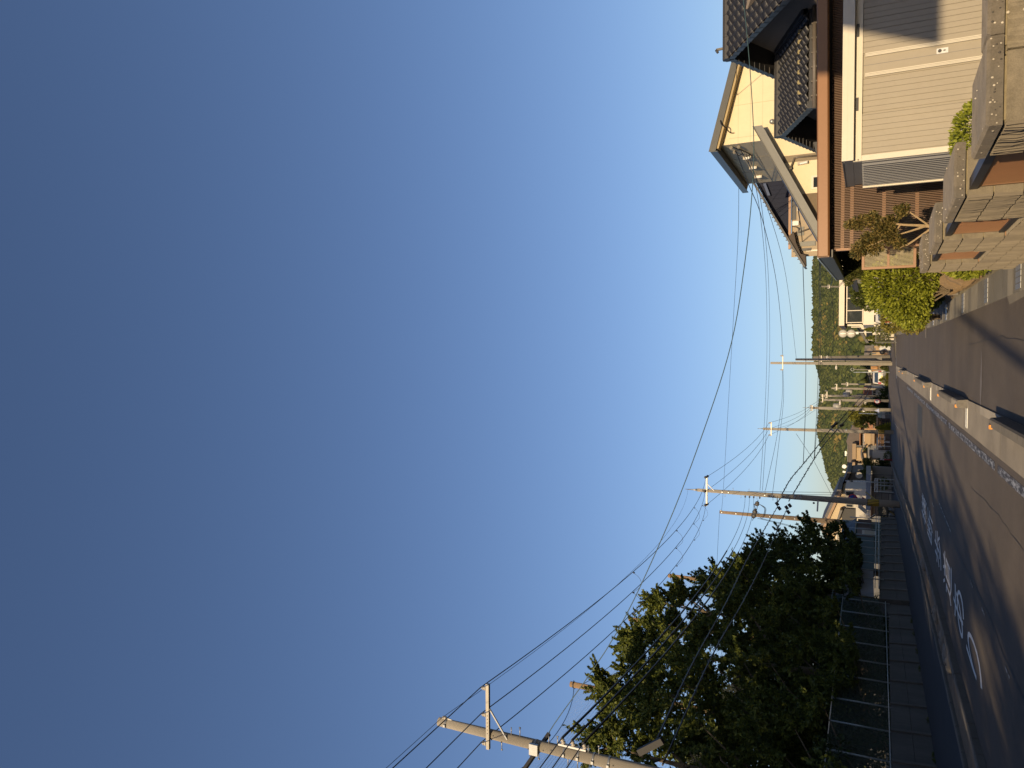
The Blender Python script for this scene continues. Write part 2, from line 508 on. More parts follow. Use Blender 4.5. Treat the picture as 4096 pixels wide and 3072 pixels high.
# ---- drain along the right-hand wall with covers and pale grates
root = bpy.data.objects.new('side_drain', None); C.objects.link(root); root['kind'] = 'structure'; BASE[root.name] = Vector((0, 0, 0))
GY = [12.55, 15.75, 19.4, 23.4, 27.9, 33.5, 40, 47, 54]
DC1 = mat('drain_cover', (0.16, 0.15, 0.13), rough=0.9, var=0.2, scale=2, bump=0.3, bscale=40, dirt=(0.1, 0.09, 0.075), dscale=1.5, damt=0.6)
DC2 = mat('drain_cover_dark', (0.105, 0.10, 0.09), rough=0.9, var=0.2, scale=2, bump=0.3, bscale=40)
y = 9.0
while y < 60:
    L_ = 0.5
    mb = MB()
    isg = any(abs((y + 0.25) - gy) < 0.26 for gy in GY)
    a, b = y + 0.008, y + L_ - 0.008
    z = 0.012 + rnd.uniform(-0.004, 0.004)
    mb.hexa([(rk(a), a, -0.1), (rg(a) - .01, a, -0.1), (rg(b) - .01, b, -0.1), (rk(b), b, -0.1), (rk(a), a, z), (rg(a) - .01, a, z), (rg(b) - .01, b, z), (rk(b), b, z)])
    mb.build('drain_cover', DC2 if rnd.random() < .5 else DC1, root)
    y += L_
PALE = mat('pale_grate_steel', (0.5, 0.5, 0.48), rough=0.5, var=0.1, scale=8, metal=0.3)
for i, gy in enumerate(GY):
    t = thing('drain_grate', ['pale panelled drain grate nearest the camera at the wall foot', 'pale drain grate below the trimmed shrub beside the wall end', 'pale drain grate facing the brown rocks', 'pale drain grate facing the bamboo fence',
              'pale drain grate just before the thin white stripe', 'drain grate just beyond the thin white stripe', 'small far drain grate halfway to the white pillar', 'second farthest drain grate on the right', 'farthest drain grate by the white pillar'][i],
              'grate', (rk(gy) + .24, gy, 0.02), 'pale grates in the side drain')
    n = 5
    for k in range(n):
        xa = rk(gy) + 0.03 + (rg(gy) - rk(gy) - 0.06) * k / n; xb = rk(gy) + 0.03 + (rg(gy) - rk(gy) - 0.06) * (k + 1) / n
        mb = MB(); mb.box(xa + 0.006, xb - 0.006, gy - 0.2, gy + 0.2, 0.018, 0.026); mb.build('panel', PALE, t)
# skid-proof triangle of newer patch near the camera
mb = MB(); a = gr(4017, 1148); b = gr(4039, 1218); c = gr(4096, 1180); d = gr(4096, 1120)
mb.add([(a.x, a.y, .003), (b.x, b.y, .003), (c.x, c.y - .6, .003), (d.x, d.y - .6, .003)], [(0, 1, 2, 3)])
struct(mb, 'road_patch', CONC_D)

# ---- painted markings
def mark(name, pts, z, m):
    mb = MB(); mb.add([(p[0], p[1], z) for p in pts], [tuple(range(len(pts)))])
    o = mb.build(name, m, None, recalc=False); o['kind'] = 'structure'; return o
segs = [(9.0, 14.2), (14.5, 22.5), (22.9, 31), (31.5, 39), (40, 46)]
for a, b in segs:
    mark('lane_marking', [(-1.96, a), (-1.82, a), (-1.82, b), (-1.96, b)], 0.004, WORN)
mark('thin_white_stripe', [(rk(31.2) - 0.35, 31.15), (rg(31.2), 31.15), (rg(31.2), 31.4), (rk(31.2) - 0.35, 31.4)], 0.026, CONC_L)
mark('end_stripe', [(-1.95, 63.4), (-.2, 65.3), (-.2, 65.6), (-1.95, 63.8)], 0.006, WHITE)
# worn centre line: a dark seam with scraps of white paint
CR = mat('seam_tar', (0.02, 0.02, 0.02), rough=0.7, var=0.2)
ys = np.linspace(9, 60, 60)
cxs = -4.55 + 0.06 * np.sin(ys * 0.9) + 0.03 * np.sin(ys * 2.7) - np.clip(ys - 40, 0, 99) * 0.028 + 0.1 * (ys > 46)
mb = MB(); vs = []
for x, y in zip(cxs, ys):
    w = 0.018 + 0.004 * rnd.random(); vs += [(x - w, y, 0.004), (x + w, y, 0.004)]
mb.add(vs, [(2 * i, 2 * i + 1, 2 * i + 3, 2 * i + 2) for i in range(len(ys) - 1)])
o = mb.build('road_seam', CR, recalc=False); o['kind'] = 'structure'
scr = [(3758, 2013, 3806, 2132), (3883, 2322, 3892, 2350), (3929, 2434, 3941, 2464), (4022, 2668, 4041, 2715), (3729, 2012, 3737, 2030), (3577, 1690, 3594, 1716), (3585, 1618, 3586, 1662), (3920, 1600, 3921, 1612)]
for X0, Y0, X1, Y1 in scr[:7]:
    p, q = gr(X0, Y0), gr(X1, Y1)
    mark('centre_line_scrap', [(p.x - .02, p.y, .008), (p.x + .03, p.y, .008), (q.x + .03, q.y, .008), (q.x - .02, q.y, .008)][:4], 0.008, WORN)
# faint lilac chalk smear and faded outline on the asphalt
p = gr(3925, 1530)
mb = MB(); n = 20
mb.add([(p.x + 0.62 * math.cos(t * 2 * math.pi / n), p.y + 0.10 * math.sin(t * 2 * math.pi / n) + .03 * math.cos(t), 0.004) for t in range(n)], [tuple(range(n))])
o = mb.build('chalk_smear', mat('chalk_smear', (0.10, 0.095, 0.105), rough=0.9, var=0.3, scale=6), recalc=False); o['kind'] = 'structure'

# cracks and sealed joints in the asphalt
def crack(pts, w):
    mb = MB(); P = []
    for (x0, y0), (x1, y1) in zip(pts[:-1], pts[1:]):
        for k in range(8): P.append((x0 + (x1 - x0) * k / 8 + rnd.uniform(-.025, .025), y0 + (y1 - y0) * k / 8 + rnd.uniform(-.03, .03)))
    vs = []
    for i, (x, y) in enumerate(P):
        a = P[min(i + 1, len(P) - 1)]; b = P[max(i - 1, 0)]; d = Vector((a[0] - b[0], a[1] - b[1], 0)).normalized(); q = w * rnd.uniform(.4, 1) / 2
        vs += [(x - d.y * q, y + d.x * q, .0045), (x + d.y * q, y - d.x * q, .0045)]
    mb.add(vs, [(2 * i, 2 * i + 1, 2 * i + 3, 2 * i + 2) for i in range(len(P) - 1)])
    o = mb.build('road_crack', CR, recalc=False); o['kind'] = 'structure'
crack([(-.75, 24.9), (-.1, 25.1), (.3, 25.0)], .02); crack([(-4.4, 14.6), (-3.2, 14.9), (-2.2, 14.7)], .014); crack([(-6.9, 22.2), (-5.6, 22.5), (-4.7, 22.3)], .014); crack([(-3.9, 19), (-3.6, 23), (-3.75, 28)], .012); crack([(-2.7, 11), (-2.6, 14), (-2.75, 18)], .012)
crack([(-.9, 16.2), (0, 16.0), (.8, 16.3)], .012); crack([(.1, 11), (.25, 14), (.15, 19)], .010); crack([(-9.8, 20), (-9.9, 26), (-9.7, 33)], .012)
# tar-sealed utility cut and a square of newer asphalt
mb = MB(); mb.add([(-3.35, 33.0, .003), (-2.15, 33.1, .003), (-2.15, 36.2, .003), (-3.35, 36.0, .003)], [(0, 1, 2, 3)]); struct(mb, 'road_patch', ASPH2)
# ---- lettering painted on the lane: one character after the other towards the camera
def letter(ch, y_far, y_near, x0=-6.2, x1=-5.3):
    cu = bpy.data.curves.new('glyph', 'FONT'); cu.body = ch; cu.size = 1.0; cu.offset = 0.0; cu.resolution_u = 4
    tmp = bpy.data.objects.new('glyph', cu); C.objects.link(tmp)
    dg = bpy.context.evaluated_depsgraph_get(); dg.update()
    me = bpy.data.meshes.new_from_object(tmp.evaluated_get(dg))
    bpy.data.objects.remove(tmp, do_unlink=True)
    if not me.vertices: return None
    V = np.array([v.co for v in me.vertices])
    a, b = V.min(0), V.max(0)
    for v in me.vertices:
        fx = (v.co.x - a[0]) / (b[0] - a[0]); fy = (v.co.y - a[1]) / (b[1] - a[1])
        v.co = (x0 + fx * (x1 - x0), y_near + fy * (y_far - y_near), 0.006)
    me.materials.clear(); me.materials.append(LETTER)
    o = bpy.data.objects.new('road_lettering', me); C.objects.link(o); o['kind'] = 'structure'
    return o
for ch, yf, yn, x0, x1 in (('横', 32.45, 29.98, -6.25, -5.32), ('断', 29.40, 27.10, -6.25, -5.32), ('歩', 26.2, 23.84, -6.25, -5.32), ('道', 23.30, 20.97, -6.28, -5.32), ('あ', 20.5, 18.35, -6.25, -5.35), ('り', 17.85, 15.44, -6.2, -5.6)):
    letter(ch, yf, yn, x0, x1)
# ================================================================== right-hand garden wall
BLOCK = mat('split_block', (0.23, 0.198, 0.15), rough=0.92, var=0.28, scale=5, bump=0.7, bscale=55, stretch=(1, 1, 0.18), dirt=(0.12, 0.105, 0.085), dscale=2.2, damt=0.7)
BLOCKF = mat('block_face', (0.26, 0.225, 0.165), rough=0.9, var=0.3, scale=14, bump=0.35, bscale=70)
CAPM = mat('cap_stone', (0.19, 0.165, 0.13), rough=0.92, var=0.35, scale=9, bump=0.45, bscale=60, dirt=(0.10, 0.095, 0.085), dscale=3, damt=0.5)
PEBW = mat('pebble_pale', (0.62, 0.56, 0.45), rough=0.6, var=0.3, scale=20)
PEBD = mat('pebble_dark', (0.05, 0.045, 0.04), rough=0.6, var=0.3, scale=20)
MORT = mat('mortar', (0.33, 0.28, 0.18), rough=0.95, var=0.2, scale=20, bump=0.3)
BROWN = mat('brown_aluminium', (0.31, 0.15, 0.062), rough=0.42, var=0.06, scale=2, spec=0.5)
SLATB = mat('brown_slat', (0.15, 0.078, 0.038), rough=0.5, var=0.1, scale=3)
RAILD = mat('dark_rail', (0.07, 0.068, 0.066), rough=0.45, var=0.12, scale=4, metal=0.3)
WX = 1.24
def zc(y, z): return z - 0.017 * (y - 9.6)
wall = thing('block_wall', 'grey split-faced block garden wall with brown slat panels and thick caps', 'wall', (WX, 9, 0))
def rough_block(x0, x1, y0, y1, z0, z1, along='y', mat_=None, front=None):
    # split face on the -x side: vertical ridges; smooth pebbled end towards the camera
    mb = MB(); n = max(6, int((y1 - y0) / 0.022))
    ysb = np.linspace(y0, y1, n + 1)
    dp = [(rnd.uniform(0.010, 0.026) if i % 2 else rnd.uniform(-0.006, 0.006)) * (0 < i < n) for i in range(n + 1)]
    q = []
    for zz_, k in ((z0, 0), (z0 * .5 + z1 * .5, 1), (z1, 2)):
        for i, y in enumerate(ysb):
            ed = 0.004 if k != 1 else 0
            q.append((x0 - (dp[i] + rnd.uniform(-.005, .005)) + ed, y, zc(y, zz_)))
    N = n + 1
    fs = []
    for k in range(2):
        for i in range(n):
            fs.append((k * N + i, k * N + i + 1, (k + 1) * N + i + 1, (k + 1) * N + i))
    mb.add(q, fs, 0)
    for ya, s in ((y0, 0), (y1, n)):
        mb.add([q[s], q[N + s], q[2 * N + s], (x1, ya, zc(ya, z1)), (x1, ya, zc(ya, z0))], [(0, 1, 2, 3, 4)], 1)
    mb.add([q[2 * N], q[2 * N + n], (x1, y1, zc(y1, z1)), (x1, y0, zc(y0, z1))], [(0, 1, 2, 3)], 1)
    mb.add([(x1, y0, zc(y0, z0)), (x1, y1, zc(y1, z0)), (x1, y1, zc(y1, z1)), (x1, y0, zc(y0, z1))], [(0, 1, 2, 3)], 1)
    mb.add([q[0], q[n], (x1, y1, zc(y1, z0)), (x1, y0, zc(y0, z0))], [(0, 1, 2, 3)], 1)
    return mb
cols = [(4.82, 5.56), (6.92, 8.17), (9.55, 10.68), (12.1, 13.08)]
for y in np.arange(6.9, 13.0, 1.2):            # lower courses of the whole wall
    for z0, z1 in ((-0.02, 0.195), (0.205, 0.395), (0.405, 0.59)):
        rough_block(WX, 1.46, y + 0.004, min(y + 1.196, 13.1), z0, z1).build('block', [BLOCK, BLOCKF], wall)
for c0, c1 in cols:                              # pillars
    for z0, z1 in ((0.602, 0.785), (0.797, 0.982), (0.994, 1.165)):
        rough_block(WX, 1.62, c0, c1, z0, z1).build('block', [BLOCK, BLOCKF], wall)
    mb = MB(); mb.hexa([(WX + .02, c0 + .02, zc(c0, .585)), (1.6, c0 + .02, zc(c0, .585)), (1.6, c1 - .02, zc(c1, .585)), (WX + .02, c1 - .02, zc(c1, .585)),
                        (WX + .02, c0 + .02, zc(c0, 1.185)), (1.6, c0 + .02, zc(c0, 1.185)), (1.6, c1 - .02, zc(c1, 1.185)), (WX + .02, c1 - .02, zc(c1, 1.185))])
    mb.build('mortar_core', MORT, wall)
def cap(x0, x1, y0, y1, z0, z1, b=0.016):
    mb = MB()
    q = [(x0, y0), (x1, y0), (x1, y1), (x0, y1)]
    i = [(x0 + b, y0 + b), (x1 - b, y0 + b), (x1 - b, y1 - b), (x0 + b, y1 - b)]
    vs = [(x, y, zc(y, z0)) for x, y in q] + [(x, y, zc(y, z1 - b)) for x, y in q] + [(x, y, zc(y, z1)) for x, y in i]
    fs = [(0, 3, 2, 1)] + [(k, (k + 1) % 4, 4 + (k + 1) % 4, 4 + k) for k in range(4)] + [(4 + k, 4 + (k + 1) % 4, 8 + (k + 1) % 4, 8 + k) for k in range(4)] + [(8, 9, 10, 11)]
    mb.add(vs, fs)
    # pebbles of the aggregate standing proud
    def peb(p, nrm, mi):
        s = rnd.uniform(0.004, 0.008)
        mb.sphere(p, s, 6, 4, mi=mi, sq=(1, 1, 1))
    A = max(1, int((x1 - x0) * 50)) if y0 < 6 else 12
    for k in range(A):
        mi = 1 if rnd.random() < .65 else 2
        peb((rnd.uniform(x0 + .01, x1 - .01), y0 + 0.002, zc(y0, rnd.uniform(z0 + .01, z1 - b))), None, mi)
    for k in range(3):
        peb((x0 + .002, rnd.uniform(y0, y1), zc(y0, rnd.uniform(z0 + .01, z1 - b))), None, 1)
    for k in range(5):
        peb((rnd.uniform(x0 + b, x1 - b), rnd.uniform(y0 + b, y1 - b), zc((y0 + y1) / 2, z1)), None, 1)
    return mb
cap(1.222, 1.70, 4.79, 5.57, 1.185, 1.262).build('cap', [CAPM, PEBW, PEBD], wall)
x = 1.706
while x < 5.2:
    cap(x, x + 0.59, 4.79, 5.10, 1.185, 1.262).build('cap', [CAPM, PEBW, PEBD], wall); x += 0.596
for c0, c1 in cols[1:3]:
    cap(1.222, 1.66, c0 - 0.03, c1 + 0.01, 1.185, 1.262).build('cap', [CAPM, PEBW, PEBD], wall)
cap(1.222, 1.42, 12.06, 13.1, 1.185, 1.27).build('cap', [CAPM, PEBW, PEBD], wall)
cap(1.426, 1.68, 12.06, 13.1, 1.195, 1.285).build('cap', [CAPM, PEBW, PEBD], wall)
# front wall facing the camera, to the right of the corner pillar
x = 1.63
while x < 5.2:
    for z0, z1 in ((0.602, 0.785), (0.797, 0.982), (0.994, 1.165)):
        mb = MB(); n = 18; q = []
        xs = np.linspace(x + .004, x + .396, n + 1)
        for zq in (z0, z1):
            for xx_ in xs: q.append((xx_, 4.84 - rnd.choice([0, 0, .012, .02]), zc(4.8, zq)))
        for xx_ in (xs[0], xs[-1]):
            for zq in (z0, z1): q.append((xx_, 5.0, zc(4.8, zq)))
        N = n + 1
        fs = [(i, i + 1, N + i + 1, N + i) for i in range(n)]
        k = 2 * N
        fs += [(0, N, k + 1, k), (n, k + 2, k + 3, N + n), tuple([N + i for i in range(N)]) + (k + 3, k + 1), (k, k + 1, k + 3, k + 2)]
        mb.add(q, fs)
        for j in range(12):
            mb.sphere((rnd.uniform(x, x + .4), 4.835, zc(4.8, rnd.uniform(z0, z1))), rnd.uniform(.005, .011), 6, 4, mi=1 if rnd.random() < .6 else 2)
        mb.build('block', [BLOCKF, PEBW, PEBD], wall)
    x += 0.4
mb = MB(); mb.box(1.62, 5.3, 4.87, 4.99, 0.5, zc(4.8, 1.184)); mb.build('mortar_core', MORT, wall)
mb = MB(); mb.box(1.66, 5.3, 4.84, 4.86, zc(4.8, 1.166), zc(4.8, 1.183)); mb.build('mortar_joint', MORT, wall)
# slat panels between the pillars
gaps = [(5.56, 6.92), (8.17, 9.55), (10.68, 12.1)]
for a, b in gaps:
    p = MB(); xa, xb = 1.30, 1.34
    def bx(y0, y1, z0, z1, mi, xa=xa, xb=xb):
        p.hexa([(xa, y0, zc(y0, z0)), (xb, y0, zc(y0, z0)), (xb, y1, zc(y1, z0)), (xa, y1, zc(y1, z0)), (xa, y0, zc(y0, z1)), (xb, y0, zc(y0, z1)), (xb, y1, zc(y1, z1)), (xa, y1, zc(y1, z1))], mi)
    bx(a, b, 1.10, 1.155, 0, xa - .015, xb + .03); bx(a, b, 0.605, 0.655, 0, xa - .015, xb + .03)
    fr = p.build('panel_rail', RAILD, wall)
    p = MB(); bx(a + .002, a + .04, .66, 1.095, 0); bx(b - .05, b - .004, .66, 1.095, 0); bx(b - .03, b - .008, .55, .60, 0, 1.25, 1.34)
    p.build('panel_stile', BROWN, wall)
    p = MB(); n = int((b - a - .1) / 0.0235)
    for k in range(n):
        y = a + .05 + k * (b - a - .1) / n
        bx(y, y + 0.0165, .652, 1.103, 0, 1.303 , 1.325)
    o = p.build('slat', mat('panel_slat', (0.50, 0.235, 0.10), rough=0.45, var=0.08, scale=3), wall); o['kind'] = 'stuff'
    p = MB(); bx(a + .04, b - .05, .655, 1.1, 0, 1.35, 1.355); p.build('backing_sheet', SLATB, wall)

# ================================================================== storage shed
SHB = mat('shed_beige', (0.40, 0.355, 0.275), rough=0.4, var=0.05, scale=1.5, spec=0.4)
SHW = mat('shed_frame_cream', (0.76, 0.70, 0.57), rough=0.4, var=0.04, scale=1.5)
SHD = mat('shed_roof_grey', (0.27, 0.255, 0.24), rough=0.45, var=0.08, scale=2)
SY = 11.5
shed = thing('storage_shed', 'beige steel storage shed with ribbed sliding doors behind the block wall', 'shed', (3.6, SY, 0))
def sx(Y, X=3450): return at(X, Y, SY).x
xl = 2.60; xr = 5.9; yb = 13.1
def zs(X, Y=400): return at(X, Y, SY).z
z_top = zs(3375); z_f = zs(3414); z_b = zs(3449)
# eave box
mb = MB(); mb.box(2.69 - .02, xr + .1, SY - 0.10, yb + .12, z_f, z_top)
mb.hexa([(2.66, SY - .1, z_top), (xr + .1, SY - .1, z_top), (xr + .1, yb + .12, z_top), (2.66, yb + .12, z_top), (2.66, SY - .1, z_top + .012), (xr + .1, SY - .1, z_top + .012), (xr + .1, yb + .12, z_top + .012), (2.66, yb + .12, z_top + .012)])
roof = mb.build('roof', SHD, shed)
mb = MB(); mb.box(2.655, xr + .11, SY - 0.125, SY - 0.102, z_f - 0.01, z_top + .015)
mb.box(2.655, xr + .11, SY - 0.13, SY - 0.124, z_top - .05, z_top - .045)
mb.build('fascia', SHW, roof)
for X, Y in ((3376, 652), (3432, 640)):
    p = at(X, Y, SY - .13 if X < 3400 else SY - .02); mb = MB(); mb.cyl((p.x, p.y, p.z), (p.x, p.y - .012, p.z), .008); mb.build('bolt', DARKM, roof)
mb = MB(); mb.box(xl + .06, xr, SY - .01, SY + .06, z_b + .0, z_f - .003); mb.build('header', SHW, shed)
for Y0, Y1 in ((94, 146), (389, 442)):
    mb = MB(); mb.box(sx(Y1), sx(Y0), SY - .016, SY - .008, z_b + .045, z_b + .08); mb.build('vent', DARKM, shed)
mb = MB(); mb.box(xl + .06, sx(622), SY - .012, SY + .06, 0, z_b - .002); mb.build('corner_post', SHW, shed)
def door(Y0, Y1, yf, name='door'):
    # ribbed door leaf from Y0 (left end, larger) to Y1
    x0, x1 = sx(Y0), sx(Y1); prof = [(x0, yf)]
    pitch = 0.0765; x = x0 + 0.012; k = 0
    while x < x1 - 0.02:
        w = 0.007 if k % 2 == 0 else 0.003
        prof += [(x, yf), (x + .001, yf + .012), (x + w, yf + .012), (x + w + .001, yf)]
        x += pitch; k += 1
    prof += [(x1, yf), (x1, yf + .03), (x0, yf + .03)]
    mb = MB(); mb.prism(prof, lambda u, v: (u, v, 0.05), lambda u, v: (u, v, z_b - .004))
    return mb.build(name, SHB, shed)
d1 = door(621, 455, SY + .012); d2 = door(454, 306, SY + .032)
d3 = door(219, -140, SY + .012)
mb = MB(); mb.box(sx(306), sx(219), SY + .03, SY + .05, .05, z_b - .004)
mid = mb.build('door', SHB, shed)
mb = MB(); mb.box(sx(262), sx(262) + .006, SY + .026, SY + .029, .05, z_b - .004); mb.build('rib', SHD, mid)
for d, Y in ((d2, 302), (d3, 222)):
    mb = MB(); x = sx(Y)
    for k in range(3):
        mb.box(x - .024 + k * .017, x - .024 + k * .017 + .013, SY - .006 + .002 * (k % 2), SY + .03, .05, z_b - .03)
    mb.build('handle', SHW, d)
lp = at(3770, 200, SY)
mb = MB(); mb.bevbox(lp.x - .035, lp.x + .035, SY + .018, SY + .031, lp.z - .068, lp.z + .068, .006); lk = mb.build('lock_plate', WHITE, mid)
mb = MB(); mb.cyl((lp.x, SY + .02, lp.z + .03), (lp.x, SY + .008, lp.z + .03), .022); mb.box(lp.x - .005, lp.x + .005, SY + .012, SY + .018, lp.z - .04, lp.z - .015); mb.cyl((lp.x, SY + .02, lp.z - .02), (lp.x, SY + .014, lp.z - .02), .009); mb.build('lock', DARKM, lk)
# corrugated side, its shade put into a darker blue-grey than the doors
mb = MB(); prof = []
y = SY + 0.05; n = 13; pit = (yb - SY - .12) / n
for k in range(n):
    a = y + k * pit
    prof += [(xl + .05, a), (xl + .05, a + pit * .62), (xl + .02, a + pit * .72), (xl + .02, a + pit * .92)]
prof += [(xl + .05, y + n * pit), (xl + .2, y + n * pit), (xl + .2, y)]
mb.prism(prof, lambda u, v: (u, v, 0), lambda u, v: (u, v, z_b - .005)); mb.build('side_wall', mat('shed_side_shaded', (0.20, 0.205, 0.22), rough=.45, var=.08, scale=1.5), shed)
mb = MB(); mb.box(xl + .06, xr, SY + .06, yb - .05, z_b - .003, z_f - .004); mb.build('wall', SHD, shed)
mb = MB(); mb.box(xl + 0.0, xl + .05, yb - .04, yb + .02, 0, z_b - .005); mb.build('corner_post', SHW, shed, label='cream rear corner post')
mb = MB(); mb.box(xl + .2, xr, yb - .06, yb, 0, z_b - .005); mb.build('back_wall', SHB, shed)

# ================================================================== brown terrace roof with slatted screens
terr = thing('terrace_roof', 'brown aluminium terrace roof with a long front beam behind the shed', 'terrace', (4, 15, 0))
bz0, bz1 = 2.58, 2.79
def slope(x): return (x - 1.79) * 0.011
mb = MB()
pr = [(15.0, bz0 + .03), (15.0, bz1 - .02), (15.03, bz1), (15.14, bz1), (15.14, bz0), (15.04, bz0)]
mb.prism(pr, lambda u, v: (1.79, u, v), lambda u, v: (9.5, u, v + slope(9.5)))
beam = mb.build('front_beam', BROWN, terr)
mb = MB(); mb.hexa([(1.79, 15.16, 2.53), (1.93, 15.16, 2.53), (1.93, 20.0, 2.45), (1.79, 20.0, 2.45), (1.79, 15.16, 2.77), (1.93, 15.16, 2.77), (1.93, 20.0, 2.62), (1.79, 20.0, 2.62)])
fas = mb.build('side_fascia', RAILD, terr)
mb = MB(); mb.box(1.782, 1.80, 15.0, 15.155, bz0 + .005, bz1 - .02); mb.build('end_cap', BROWN, beam)
mb = MB(); mb.hexa([(1.775, 15.16, 2.772), (1.83, 15.16, 2.772), (1.83, 20.0, 2.622), (1.775, 20.0, 2.622), (1.775, 15.16, 2.80), (1.83, 15.16, 2.80), (1.83, 20.0, 2.65), (1.775, 20.0, 2.65)])
mb.build('drip_edge', mat('pale_blue_trim', (0.42, 0.48, 0.50), rough=0.3, var=0.05), fas)
mb = MB(); mb.hexa([(1.95, 15.2, 2.70), (9.4, 15.2, 2.72), (9.4, 20, 2.56), (1.95, 20, 2.54), (1.95, 15.2, 2.72), (9.4, 15.2, 2.74), (9.4, 20, 2.58), (1.95, 20, 2.56)])
mb.build('roof_sheet', mat('smoke_sheet', (0.03, 0.028, 0.026), rough=0.3, var=0.1), terr)
for x in (1.86, 9.3):
    mb = MB(); mb.box(x - .05, x + .05, 19.7, 19.8, 0, 2.45); mb.build('post', RAILD, terr)
# tall slatted screen under the beam
scr = thing('slat_screen', 'tall brown vertical slat screen standing under the terrace beam', 'screen', (4, 15.4, 0.5))
sx0, sx1, sz0, sz1 = 1.96, 9.4, 0.62, 2.585
mb = MB(); mb.box(sx0 - .035, sx0 + .012, 15.36, 15.44, sz0, sz1); mb.build('edge_stile', BROWN, scr)
mb = MB(); n = int((sx1 - sx0) / 0.031)
for k in range(n):
    x = sx0 + .03 + k * 0.031
    mb.box(x, x + 0.0155, 15.38, 15.415, sz0, sz1)
o = mb.build('slat', SLATB, scr); o['kind'] = 'stuff'
for X in (3370, 3407, 3535, 3667, 3794):
    z = zz(X, 15.43, 900)
    mb = MB(); mb.box(sx0, sx1, 15.418, 15.45, z - .03, z + .03); mb.build('cross_rail', BROWN, scr)
mb = MB(); mb.box(sx0, sx1, 15.36, 15.375, .55, .62); mb.build('bottom_rail', SLATB, scr)
# dim things behind the screen
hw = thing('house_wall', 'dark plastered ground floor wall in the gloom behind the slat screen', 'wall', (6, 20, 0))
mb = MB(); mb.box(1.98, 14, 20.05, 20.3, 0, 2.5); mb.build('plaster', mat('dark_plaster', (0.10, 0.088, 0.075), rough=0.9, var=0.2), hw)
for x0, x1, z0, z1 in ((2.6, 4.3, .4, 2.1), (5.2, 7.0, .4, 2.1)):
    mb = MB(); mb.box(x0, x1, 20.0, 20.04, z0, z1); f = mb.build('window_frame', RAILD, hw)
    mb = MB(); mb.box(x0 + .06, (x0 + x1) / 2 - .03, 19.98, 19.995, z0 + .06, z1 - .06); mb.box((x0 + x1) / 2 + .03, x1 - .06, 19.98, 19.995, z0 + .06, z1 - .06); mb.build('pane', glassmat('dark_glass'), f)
# lower lattice panel in its own brown frame
lat = thing('lattice_panel', 'low brown framed slat panel beside the round green hedge', 'screen', (1.9, 15.6, 1))
ly = 15.55
LX0, LX1 = at(3550, 1075, ly).x, at(3550, 965, ly).x
LZ0, LZ1 = zz(3664, ly, 1060), zz(3447, ly, 1060)
LZM = zz(3553, ly, 1060)
mb = MB(); mb.box(LX0, LX1, ly - .03, ly + .03, LZ0, LZ0 + .045); mb.box(LX0, LX1, ly - .03, ly + .03, LZ1 - .045, LZ1); mb.box(LX0, LX0 + .045, ly - .032, ly + .032, LZ0 + .046, LZ1 - .046); mb.box(LX0 + .046, LX1, ly - .025, ly + .025, LZM - .02, LZM + .02)
mb.build('frame', BROWN, lat)
mb = MB(); k = 0; x = LX0 + .055
PS = mat('pale_slat', (0.42, 0.36, 0.22), rough=0.5, var=0.12, scale=6)
while x < LX1:
    mb.box(x, x + .011, ly - .012, ly + .012, LZ0 + .046, LZM - .021); mb.box(x, x + .011, ly - .012, ly + .012, LZM + .021, LZ1 - .046); x += .0225
o = mb.build('slat', PS, lat); o['kind'] = 'stuff'
# ================================================================== planting on the right
LEAF_H = leafmat('hedge_leaf', (0.11, 0.135, 0.012), (0.30, 0.32, 0.035), 0.3)
LEAF_R = leafmat('photinia_leaf', (0.05, 0.055, 0.015), (0.22, 0.16, 0.05), 0.3)
LEAF_P = leafmat('pine_leaf', (0.03, 0.045, 0.012), (0.11, 0.11, 0.025), 0.2)
LEAF_D = leafmat('dark_leaf', (0.012, 0.022, 0.006), (0.05, 0.08, 0.015), 0.35)
LEAF_M = leafmat('mid_leaf', (0.035, 0.05, 0.010), (0.11, 0.13, 0.028), 0.35)
BARK = mat('bark', (0.20, 0.155, 0.10), rough=0.95, var=0.3, scale=5, bump=0.8, bscale=25)
BARKP = mat('bark_pale', (0.42, 0.31, 0.18), rough=0.85, var=0.2, scale=8, bump=0.4, bscale=30)
ROCK = mat('garden_rock', (0.24, 0.165, 0.09), rough=0.95, var=0.45, scale=2.5, bump=0.9, bscale=8, dirt=(0.09, 0.07, 0.05), dscale=2.5, damt=0.8)
def blob_pts(c, rad, n, inner=0.55):
    v = nrs.normal(size=(n, 3)); v /= np.linalg.norm(v, axis=1, keepdims=True)
    r = inner + (1 - inner) * nrs.rand(n, 1) ** 0.5
    return np.array(c) + v * r * np.array(rad), v
